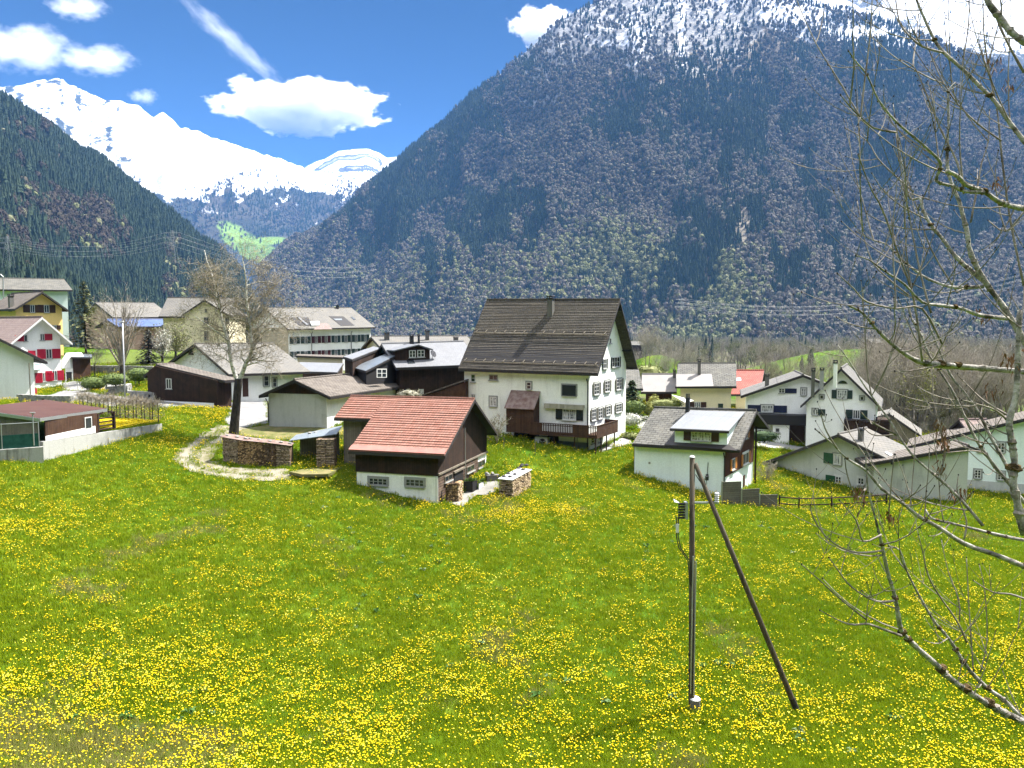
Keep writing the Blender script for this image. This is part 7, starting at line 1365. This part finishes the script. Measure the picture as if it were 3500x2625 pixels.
# hornbeam hedge behind the carport, one shrub per trunk
g0, g1 = on_ground(*A2(1440, 790)), on_ground(*A2(2110, 815)); g0[2] = max(g0[2], -8.5); g1[2] = max(g1[2], -8.6); HB = None
ga, gb = np.array([-36.9, 74.0, -8.45]), W1 + np.array([-.6, -.3, -8.5]); 
for k in range(20):
    f_ = (k + .3 * math.sin(k * 3.1)) / 19; p = at(*A2(1080 + 1050 * f_, 800), 73.5 - 4.6 * f_); p[2] = -8.5 - .15 * f_
    if HB is None:
        rs = random.Random(9); HB = empty('hornbeam', p, 'bare hornbeam trunk with a clipped twiggy top in the hedge behind the carport', 'hedge plant', 'bare hornbeams in the clipped hedge'); mb = MB(); mb.tube([p - (0, 0, .2), p + (0, 0, 1.0), p + (.03, 0, 2.05)], [.06, .05, .035], 6); mb.build('trunk', BARKD, HB); mb = MB()
        for z_ in (.5, .8, 1.1, 1.4, 1.65, 1.8, 1.95, 2.05):
            for s_ in (-1, 1):
                q, r = limb(p + (0, 0, z_), (s_, rs.gauss(0, .5), .35), .75, .02, rs, 4, .2); mb.tube(q, r, 3, 0, False); sprout(mb, q, r, rs, 26 if z_ > 1.5 else 8, .42, 0, 1, .1, 0, .1, 3, .008)
        mb.build('crown', TWIG, HB, uv=False)
    else:
        c = HB.copy(); COL.objects.link(c); c.location = tuple(p); c.rotation_euler = (0, 0, [0, math.pi][k % 2]); c.scale = (1, 1, 1 + .06 * math.sin(k))
        for ch in list(HB.children): d_ = ch.copy(); COL.objects.link(d_); d_.parent = c
# shrubs near houses
p = on_ground(*Z4(470, 1345)); broom('bare_shrub', p, 2.7, 2.2, 21, 'bare budding shrub against the farmhouse wall behind the barn', 14, trunk_r=.06, trunk_f=.06, leaf=LEAFO, leafn=350, lr=.05)
p = on_ground(*Z5(1330, 1265)); broom('bare_shrub', p, 2.0, 1.5, 22, 'bare brown shrub between chalet and grey gabled house', 12, trunk_r=.05, trunk_f=.06)
p = P(A5, 1090, 1140, 76); p[2] -= .5; shrub('blossom_shrub', p, (2.6, 1.4, 1.3), 23, 'pale blossoming shrub peeping over the red barn roof', mat_noise('pale_blossom', (.14, .13, .08), (.5, .48, .36), 3, .8), 420, .09)
for i, (x_, y_, Y_, sz, mt, lb) in enumerate(((165, 690, 90, (3.3, 1.4, 1.9), CLIP, 'clipped green hedge below the fir beside the farmhouse'), (150, 775, 85, (2.6, 1.6, 1.3), BLOS, 'white flowering shrub beside the farmhouse gable'), (150, 895, 80, (2.4, 1.6, .7), LEAFO, 'low green cushion plant at the farmhouse corner'), (295, 690, 92, (1.2, 1, 1.6), LEAFY, 'yellow flowering shrub beside the side road'), (440, 640, 97, (5.2, 1.6, 1.4), LEAFO, 'long leafy hedge above the chalet roof ridge'), (345, 640, 99, (1.6, 1.4, 2.0), LEAFY, 'yellow bush at the corner of the low timber house'), (1290, 870, 84, (4.0, 1.6, 1.3), NEED, 'dark bushes between chalet and navy shuttered house'))):
    p = at(*Z5(x_, y_), Y_); p[2] = min(p[2], gz1(p[0], p[1]) + .8); shrub('shrub', p, sz, 40 + i, lb, mt, 600, .08, False)
p = at(*D3(430, 320), 118); p[2] -= 1.5; shrub('shrub', p, (5.5, 3, 3.2), 61, 'leafy green bush above the metal roof of the low timber house', LEAFO, 600, .16, False)
# the grove of bare trees: four different trees, then copies
GROVE = []
for v in range(4):
    p = np.array([0, 0, 0.]); GROVE.append(broom('bare_tree', p, 13.0, 6.2 + .6 * v, 70 + v, 'slender bare grey tree in the dense grove behind the white houses', 12, BARKG, TWIGD, .15, .3, (13, 2), group='bare trees in the grove'))
LEAFT = broom('spring_tree', (0, 0, 0), 11.0, 4.6, 90, 'tree with fresh yellow green leaves in the middle of the bare grove', 12, BARKD, TWIGD, .15, .2, (8, 2), LEAFY, 1500, .1)
q = at(*D2(690, 950), 106); LEAFT.location = (q[0], q[1], gz1(q[0], q[1]))
rs = random.Random(12); spots = []
for k in range(96):
    px_ = rs.uniform(2960, 3620); Y_ = 106 + 44 * rs.random() ** 1.2; spots.append((px_, Y_, rs.uniform(.72, 1.02)))
for k in range(16): spots.append((rs.uniform(2610, 2960), rs.uniform(118, 165), rs.uniform(.5, .8)))
spots2 = [(rs.uniform(2170, 2460), rs.uniform(230, 330), rs.uniform(.65, 1.0)) for _ in range(26)] + [(rs.uniform(2600, 2900), rs.uniform(250, 420), rs.uniform(.6, .9)) for _ in range(16)]
first = [True] * 4
for i, (px_, Y_, sc) in enumerate(spots + spots2):
    v = i % 4; src = GROVE[v]; far_ = i >= len(spots)
    if first[v]: c = src; first[v] = False
    else:
        c = src.copy(); COL.objects.link(c)
        for ch in list(src.children): d_ = ch.copy(); COL.objects.link(d_); d_.parent = c
    x = (px_ - 1750) / FPX * Y_; c.location = (x, Y_, gz1(x, Y_) - .2); c.rotation_euler = (0, 0, rs.random() * 6.28); c.scale = (sc, sc, sc * rs.uniform(.9, 1.1))
    if far_: c['label'] = 'bare tree on the green knolls across the stream'; c['group'] = 'bare trees on the green knolls'
# huts across the valley
for i, (x_, y_, Y_, w_, lb) in enumerate(((2172, 1176, 520, 9, 'small hut with a pale roof on the green knoll right of the farmhouse'), (2465, 1115, 0, 16, 'tiny grey hut at the mountain foot above the cream house'), (2548, 1118, 0, 18, 'second tiny hut at the mountain foot with a pale roof'), (2985, 1168, 480, 8, 'tiny bright roofed hut above the grove'))):
    q = at(x_, y_, Y_) if Y_ else on_m1(x_, y_); House((q[0], q[1], q[2] - (2.5 if Y_ else -1), -8 + 9 * i, w_ / 2, w_ * .36, w_ * .36, 2.2, 2.2, 4.2, .5, .7, 0, 0, .5), 'hut', lb, 'hut', roof='paleslate', wall='brownwood', soffit='brownwood', drop=8, ridge=False)
# brushwood below the grove
r_ = np.random.RandomState(44); n = 1500; Y_ = 100 + 48 * r_.rand(n); PXg = r_.uniform(2930, 3640, n); X_ = Y_ * (PXg - 1750) / FPX; h_ = 1.2 + 2.6 * r_.rand(n) ** 2; S_ = np.stack([h_ * 1.1, h_ * 1.1, h_], 1); k_ = (r_.rand(n) < sstep(101, 108, Y_))
scatter('undergrowth', np.stack([X_, Y_, gz(X_, Y_) - .3], 1)[k_], S_[k_], np.stack([0 * h_, 0 * h_, r_.rand(n) * 6.28], 1)[k_], np.where(r_.rand(n) < .8, r_.randint(0, 2, n), 2)[k_], PV, 'brown brushwood under the bare grove', 'undergrowth')
# ---------------------------------------------------------------- the near ash tree at the right edge
U1 = Zq(2700, 0, .7533); U2 = Zq(2700, 1200, .7836)
ASHB = mat_noise('lichen_grey_bark', (0.10, 0.085, 0.07), (0.58, 0.545, 0.48), 9.0, .9, .15, .5, 40, (1, 1, 1), lo=.36, hi=.6)
ASHT = mat_noise('grey_ash_twigs', (0.15, 0.12, 0.095), (0.42, 0.37, 0.31), 6.0, .8, .2)
MOSSB = mat_noise('branch_moss', (0.05, 0.035, 0.018), (0.17, 0.115, 0.05), 20.0, 1, .1, .6, 60)
BUD = mat_plain('black_ash_buds', (0.02, 0.016, 0.014), .8); SEED = mat_noise('dry_seed_bunches', (0.16, 0.075, 0.04), (0.34, 0.18, 0.09), 20, .9)
TD = 6.3
def pl(z, pts_, r0, r1, d0, d1):
    n = len(pts_); return [P(z, x, y, TD + d0 + (d1 - d0) * i / (n - 1)) for i, (x, y) in enumerate(pts_)], [r0 + (r1 - r0) * i / (n - 1) for i in range(n)]
def smooth(path, rad, k=3):
    path = np.array(path); out, ro = [], []; n = len(path)
    for i in range(n - 1):
        p0, p1, p2, p3 = path[max(i - 1, 0)], path[i], path[i + 1], path[min(i + 2, n - 1)]
        for j in range(k):
            t = j / k; out.append(.5 * (2 * p1 + (p2 - p0) * t + (2 * p0 - 5 * p1 + 4 * p2 - p3) * t * t + (3 * p1 - p0 - 3 * p2 + p3) * t ** 3)); ro.append(rad[i] * (1 - t) + rad[i + 1] * t)
    out.append(path[-1]); ro.append(rad[-1]); return out, ro
tb = np.array([4.75, 6.2, -7.6]); tb[2] = gz1(tb[0], tb[1]); AT = empty('ash_tree', tb, 'big leafless ash whose grey branches hang in from the right edge close by', 'tree')
mb = MB(); e_ = P(U2, 1021, 800, TD); tpts = [tb - (0, 0, .4), tb, np.array([4.72, 6.25, -4.6]), np.array([4.66, 6.3, -2.8]), np.array([4.62, 6.3, -1.3]), np.array([4.68, 6.3, .1]), np.array([4.75, 6.3, 1.6]), np.array([4.8, 6.3, 3.4])]
q, r = smooth(tpts, [.2, .16, .12, .08, .052, .045, .04, .03]); mb.tube(q, r, 12); mb.build('trunk', mat_noise('ash_trunk_bark', (0.035, 0.03, 0.024), (0.17, 0.15, 0.125), 8.0, .95, .1, .6, 40), AT, smooth=True)
BR = [ # zoom, points, radii start-end, depth offset start-end
 (U1, [(1100, 1600), (1062, 1545), (1000, 1440), (960, 1380), (880, 1270), (820, 1150), (805, 1060), (790, 1000), (770, 920), (740, 850), (715, 760), (715, 640), (720, 540), (718, 420), (750, 375)], .042, .008, 0, .3),
 (U1, [(1120, 955), (1062, 945), (1000, 935), (940, 910), (880, 870), (800, 840), (760, 800), (712, 775)], .034, .022, 0, -.5), (U1, [(880, 872), (790, 868), (740, 845), (665, 820), (685, 745), (640, 690), (560, 620), (480, 550), (400, 450), (350, 340), (300, 280), (265, 230)], .022, .004, -.3, -.9),
 (U1, [(880, 1275), (800, 1210), (740, 1150), (690, 1080), (640, 1020), (605, 955), (590, 900), (545, 900), (520, 800), (500, 700), (480, 560), (468, 470)], .03, .004, .1, .6),
 (U1, [(880, 1300), (760, 1305), (690, 1290), (600, 1250), (500, 1170), (440, 1110), (380, 1090), (300, 1050)], .022, .004, .1, .8), (U1, [(990, 1445), (860, 1430), (780, 1400), (680, 1385), (600, 1370), (520, 1290), (430, 1230), (360, 1180), (300, 1160)], .026, .004, -.1, -.7),
 (U1, [(1100, 1690), (760, 1660), (590, 1640), (500, 1590), (440, 1540), (390, 1490), (330, 1420), (265, 1385)], .034, .012, 0, -.4), (U1, [(1130, 230), (1062, 190), (1000, 140), (960, 90), (900, 10), (880, -60)], .05, .03, .2, .4),
 (U1, [(1130, 740), (1062, 640), (1000, 560), (930, 460), (860, 390), (780, 310), (690, 230), (640, 150), (575, 0), (560, -60)], .03, .012, .2, .6), (U1, [(700, 240), (600, 210), (530, 150), (495, 90), (480, 0), (470, -50)], .013, .006, .4, .8),
 (U1, [(1062, 1300), (1000, 1000), (960, 700), (940, 500), (900, 300), (880, 150), (875, -40)], .016, .006, .5, .9), (U1, [(960, 640), (850, 560), (760, 470), (700, 380), (660, 300), (620, 200)], .012, .004, .5, .9), (U1, [(790, 880), (760, 740), (690, 600), (640, 480), (600, 380), (560, 300), (500, 270)], .014, .004, .1, .5),
 (U1, [(820, 1010), (850, 850), (870, 740), (900, 640), (905, 500)], .012, .004, .1, .4), (U1, [(640, 1420), (590, 1230), (545, 1000), (500, 750), (480, 600)], .012, .004, -.4, -.1), (U1, [(760, 1330), (640, 1130), (580, 950), (530, 800)], .011, .004, .3, .5), (U1, [(600, 1640), (560, 1350), (480, 1120), (420, 950), (370, 860), (330, 760), (310, 700)], .013, .004, -.3, -.6), (U1, [(690, 1560), (600, 1400), (480, 1400), (350, 1370), (290, 1310), (215, 1240)], .012, .004, -.5, -.9), (U1, [(540, 1340), (430, 1250), (370, 1180), (330, 1050), (305, 910)], .011, .004, .2, .6), (U1, [(560, 870), (480, 800), (400, 720), (350, 640), (250, 580)], .010, .004, .5, .9), (U1, [(480, 600), (380, 580), (320, 530), (270, 480), (230, 430)], .010, .004, -.7, -.95), (U1, [(1062, 330), (980, 180), (930, 60), (900, -40)], .016, .01, .3, .5), (U1, [(1062, 960), (980, 1050), (900, 1000)], .012, .005, .2, .4),
 (U2, [(1120, 1690), (1021, 1620), (900, 1560), (800, 1500), (700, 1430), (640, 1370), (560, 1300), (500, 1240), (480, 1200), (460, 1080), (430, 980), (410, 890), (395, 820), (370, 720), (340, 600), (330, 450)], .055, .006, .3, -.6),
 (U2, [(1120, 985), (1021, 940), (900, 890), (760, 840), (650, 770), (560, 720), (500, 670), (400, 600), (330, 520), (250, 470), (180, 400), (110, 340)], .036, .005, .1, -.4), (U2, [(1120, 840), (1021, 825), (900, 800), (800, 775), (700, 750), (620, 730), (590, 690)], .024, .011, .2, .5),
 (U2, [(1080, 1660), (1000, 1590), (930, 1520), (860, 1470), (790, 1400), (740, 1330), (690, 1250), (630, 1180), (560, 1060), (510, 960), (480, 870), (430, 850)], .036, .006, .5, .3), (U2, [(485, 1242), (370, 1200), (330, 1190), (250, 1190), (130, 1130)], .018, .004, -.4, -.7), (U2, [(335, 1172), (230, 1090), (130, 1000), (50, 930)], .012, .004, -.5, -.8), (U2, [(455, 1090), (370, 1090), (270, 1030), (220, 970), (170, 900)], .013, .004, -.5, -.8), (U2, [(405, 870), (300, 880), (210, 850), (140, 790), (95, 710), (90, 670)], .012, .004, -.5, -.7),
 (U2, [(770, 1270), (730, 1180), (640, 1050), (600, 970), (580, 880), (560, 800)], .014, .004, .3, .1), (U2, [(800, 1400), (790, 1250), (780, 1100), (770, 900)], .010, .004, .4, .6), (U2, [(830, 1400), (860, 1260), (850, 1050), (825, 930)], .010, .004, .4, .5), (U2, [(740, 1180), (735, 1080), (690, 960), (660, 820)], .010, .004, .3, .5), (U2, [(330, 600), (290, 640), (250, 540), (240, 470)], .010, .004, -.3, -.5), (U2, [(400, 800), (320, 830), (290, 740), (215, 650)], .010, .004, -.6, -.7), (U2, [(430, 720), (440, 600), (455, 450)], .010, .005, -.2, -.3), (U2, [(1021, 1080), (960, 1060), (880, 1050), (800, 1000)], .014, .005, .2, .4), (U2, [(760, 820), (770, 740), (730, 620), (735, 540)], .011, .004, .1, .2), (U2, [(640, 560), (680, 450), (670, 400)], .009, .004, .1, .1),
 (Z6, [(2212, 262), (1900, 245), (1700, 235), (1550, 225), (1420, 200), (1300, 130), (1140, 0)], .03, .012, .1, -.2), (Z6, [(2290, 1330), (2212, 1250), (2080, 1090), (1960, 940), (1850, 780), (1760, 600), (1680, 430), (1600, 300), (1500, 150), (1440, 0), (1380, -120)], .024, .009, .1, .4), (Z6, [(2130, 1080), (2050, 920), (1960, 760), (1870, 580), (1760, 420), (1650, 280), (1530, 0), (1480, -130)], .021, .009, -.1, .3), (Z6, [(1900, 1430), (1750, 1250), (1600, 1100), (1400, 930), (1270, 760), (1200, 640), (1060, 450), (960, 300), (900, 200), (800, 60)], .02, .006, -.2, .2), (Z6, [(2150, 1130), (1990, 1000), (1890, 870), (1620, 880)], .012, .005, .3, .1),
 (Z6, [(2212, 1500), (2160, 1250), (2130, 1100), (2140, 950), (2120, 800), (2100, 640), (2150, 450), (2165, 200), (2170, 0), (2180, -200)], .05, .026, -.3, -.2), (Z6, [(1580, 1050), (1610, 900), (1600, 760), (1560, 670)], .009, .004, -.1, -.1), (Z6, [(1260, 740), (1150, 750), (1060, 740), (1000, 690)], .010, .004, 0, .1), (Z6, [(1240, 740), (1050, 640), (980, 570)], .010, .004, 0, -.1), (Z6, [(800, 850), (720, 720), (690, 640), (678, 580)], .010, .004, -.4, -.5), (Z6, [(2100, 600), (1900, 480), (1750, 330)], .012, .005, -.1, .2), (Z6, [(2110, 660), (2000, 560), (1820, 500), (1740, 480)], .012, .005, -.2, -.4), (Z6, [(1560, 220), (1350, 260), (1235, 262)], .009, .004, -.1, -.3)]
rs = random.Random(77); tw = MB(); bu = MB(); ms = MB(); sd = MB()
def twig(p, d, L0, r, bend, lev):
    d = np.array(d, float); d /= np.linalg.norm(d); q = [p]; rr = [r]; n = 5
    for i in range(n):
        d = d + np.array([rs.gauss(0, .05), rs.gauss(0, .05), bend]); d /= np.linalg.norm(d); q.append(q[-1] + d * L0 / n); rr.append(r * (1 - .5 * (i + 1) / n))
    tw.tube(q, rr, 4, 0, True); e = q[-1]; bu.ball(e, .0052, 5, 4, 0, .1, (1, 1, 1.5))
    if lev:
        for k in range(rs.randint(1, 3)):
            i = rs.randint(1, n - 1); v = np.cross(d, [rs.gauss(0, 1), rs.gauss(0, 1), rs.gauss(0, 1)]); v /= np.linalg.norm(v) + 1e-9; twig(q[i], d * .55 + v * .8 + np.array([0, 0, .25]), L0 * .5, r * .7, bend, lev - 1)
for bi, (z, pts_, r0, r1, d0, d1) in enumerate(BR):
    q, r = pl(z, pts_, r0, r1, d0, d1); q, r = smooth(q, r); r = [(x * .62 + .0012) * (1 + .07 * rs.gauss(0, 1)) for x in r]; mb = MB(); mb.tube(q, r, 8 if r0 > .02 else 6); mb.build('branch', ASHB if r0 > .018 else ASHT, AT, smooth=True)
    L0 = sum(np.linalg.norm(q[i + 1] - q[i]) for i in range(len(q) - 1)); n = int(L0 * (3.4 if r0 < .018 else 2.6))
    for _ in range(n):
        i = rs.randint(2, len(q) - 2); ax = q[i + 1] - q[i]; ax /= np.linalg.norm(ax); v = np.array([rs.gauss(-.35, .6), rs.gauss(0, .7), rs.gauss(.15, .6)]); v -= ax * (v @ ax); v /= np.linalg.norm(v) + 1e-9
        twig(q[i], ax * .45 + v, rs.uniform(.18, .85), min(.0062, r[i] * .62), .13, 1 if rs.random() < .55 else 0)
    if r1 < .008: bu.ball(q[-1], .006, 5, 4, 0, .1, (1, 1, 1.5))
    for i in range(2, len(q) - 1):
        if rs.random() < (.22 if r0 > .02 else .16): tw.ball(q[i], r[i] * 1.3, 6, 4, 0, .2)
        if r0 > .021 and rs.random() < .12: ms.ball(q[i] + np.array([0, 0, r[i] * .3]), r[i] * 1.55, 7, 5, 0, .3, (1.2, 1.2, .9))
for _ in range(34):
    z, pts_, r0, r1, d0, d1 = rs.choice(BR[:23] * 2 + BR[23:27] + BR[40:46]); i = rs.randint(1, len(pts_) - 2); f = i / (len(pts_) - 1); p = P(z, *pts_[i], TD + d0 + (d1 - d0) * f); d = np.array([rs.gauss(-.42, .35), rs.gauss(0, .4), abs(rs.gauss(.6, .35)) + .1]); d /= np.linalg.norm(d); q = [p]; rr = [.0068]; L0 = rs.uniform(.6, 1.35)
    for k in range(9): d = d + np.array([rs.gauss(0, .05), rs.gauss(0, .05), .07]); d /= np.linalg.norm(d); q.append(q[-1] + d * L0 / 9); rr.append(.0068 * (1 - .62 * (k + 1) / 9))
    tw.tube(q, rr, 4, 0, True); bu.ball(q[-1], .0055, 5, 4, 0, .1, (1, 1, 1.5))
    for k in range(rs.randint(1, 4)): j = rs.randint(2, 8); twig(q[j], d * .5 + np.array([rs.gauss(0, .6), rs.gauss(0, .6), .3]), rs.uniform(.15, .45), .004, .14, 0)
for z, x_, y_, dd in ((Z6, 1560, 680, -.1), (Z6, 1600, 740, -.1), (Z6, 1610, 800, -.1), (Z6, 1585, 1000, -.1), (Z6, 960, 1190, -.5), (Z6, 1740, 1200, .2), (Z6, 2110, 170, -.2), (Z6, 1970, 420, .1), (U1, 880, 1420, -.1), (U1, 925, 280, .5), (U1, 990, 380, .5), (U2, 430, 720, -.3), (U2, 300, 620, -.4), (U2, 740, 620, .2), (U1, 940, 830, .3), (U1, 1000, 1630, .1)):
    c = P(z, x_, y_, TD + dd)
    for _ in range(26): b = c + np.array([rs.gauss(0, .03), rs.gauss(0, .03), rs.gauss(-.02, .04)]); sd.poly([b, b + np.array([rs.gauss(0, .012), 0, .015]), b + np.array([rs.gauss(0, .02), rs.gauss(0, .02), -.04 - rs.random() * .02])])
tw.build('crown', ASHT, AT, uv=False); bu.build('buds', BUD, AT, uv=False); ms.build('moss', MOSSB, AT, uv=False); sd.build('seed_bunches', SEED, AT, uv=False)
# ---------------------------------------------------------------- air and clouds
HAZE_D = 0.42e-4
def _haze():
    mb = MB(); x0, x1, y0, y1, z0, z1 = -9500, 9500, -400, 14500, -140, 2720
    mb.hexa([(x0, y0, z0), (x1, y0, z0), (x1, y1, z0), (x0, y1, z0), (x0, y0, z1), (x1, y0, z1), (x1, y1, z1), (x0, y1, z1)])
    m = bpy.data.materials.new('haze'); m.use_nodes = True; nt = m.node_tree; nt.nodes.remove(nt.nodes['Principled BSDF'])
    pv = nt.nodes.new('ShaderNodeVolumePrincipled'); pv.inputs['Color'].default_value = (0.165, 0.41, 0.93, 1); pv.inputs['Density'].default_value = HAZE_D; pv.inputs['Anisotropy'].default_value = 0.0
    nt.links.new(pv.outputs[0], nt.nodes['Material Output'].inputs['Volume'])
    o = mb.build('haze', m, uv=False); tag(o, 'thin blue air between the village and the mountains', 'haze', None, 'stuff')
_haze()
def _cloud_mat(name, dens, nscale, thr, soft, stretch=(1, 1, 1), aniso=0.3, step=0.35, seed=0.0, flat=0.0):
    m = bpy.data.materials.new(name); m.use_nodes = True; nt = m.node_tree; nt.nodes.remove(nt.nodes['Principled BSDF'])
    N = nt.nodes.new; L = nt.links.new; tc = N('ShaderNodeTexCoord'); mp = N('ShaderNodeMapping'); mp.inputs['Scale'].default_value = stretch
    mp.inputs['Location'].default_value = (seed, seed * 1.7, -seed); L(tc.outputs['Object'], mp.inputs[0]); n = noise(nt, mp.outputs[0], nscale, 6, 0.6)
    ln = N('ShaderNodeVectorMath'); ln.operation = 'LENGTH'; L(tc.outputs['Object'], ln.inputs[0])
    f = mth(nt, 'ADD', mth(nt, 'SUBTRACT', 1.0, mth(nt, 'POWER', ln.outputs['Value'], 1.5)), mth(nt, 'MULTIPLY', mth(nt, 'SUBTRACT', n, 0.5), 2.2))
    d = mth(nt, 'MULTIPLY', mth(nt, 'MINIMUM', mth(nt, 'MAXIMUM', mth(nt, 'DIVIDE', mth(nt, 'SUBTRACT', f, thr), soft), 0.0), 1.0), dens)
    pv = N('ShaderNodeVolumePrincipled'); pv.inputs['Color'].default_value = (1, 1, 1, 1); pv.inputs['Anisotropy'].default_value = aniso; L(d, pv.inputs['Density'])
    L(pv.outputs[0], nt.nodes['Material Output'].inputs['Volume']); m.cycles.volume_step_rate = step; return m
def cloud(label, cx, cy_, wx, wy, Y, mat, depth=None, rot=0.0):
    c = at(cx, cy_, Y); hx = wx * Y / FPX / 2; hz = wy * Y / FPX / 2; mb = MB(); mb.ball((0, 0, 0), 1.25, 16, 10)
    o = mb.build('cloud', mat, uv=False); o.location = tuple(c); o.scale = (hx, depth or hx * 0.7, hz); o.rotation_euler = (0, rot, 0)
    tag(o, label, 'cloud')
CM = _cloud_mat('cumulus', 0.006, 2.0, 0.30, 0.14, (1.3, 1.3, 0.7))
CW = _cloud_mat('cumulus_wisp', 0.0016, 2.1, 0.38, 0.6, (1.2, 1.2, 0.9), seed=3.1)
CT_ = _cloud_mat('contrail', 0.0007, 2.0, 0.2, 1.3, (3.0, 1, 1), seed=7.7)
cloud('bright oval white cumulus hanging alone above the valley notch', 1030, 368, 640, 172, 22000, CM)
cloud('ragged white cloud bank at the left edge above the snow ridge', 80, 165, 420, 190, 22000, CW)
cloud('torn white cloud trailing to the right of the left cloud bank', 330, 205, 330, 120, 22000, CW)
cloud('soft white cloud cut off by the top edge at the left', 265, 25, 260, 100, 22000, CW)
cloud('white cloud rising behind the left shoulder of the big mountain', 1860, 95, 250, 150, 22000, CM)
cloud('tiny faint cloud wisp above the snow ridge', 490, 330, 130, 70, 22000, CW)
cloud('long thin vapour trail slanting down towards the oval cloud', 790, 140, 540, 80, 22000, CT_, rot=math.radians(41), depth=800)
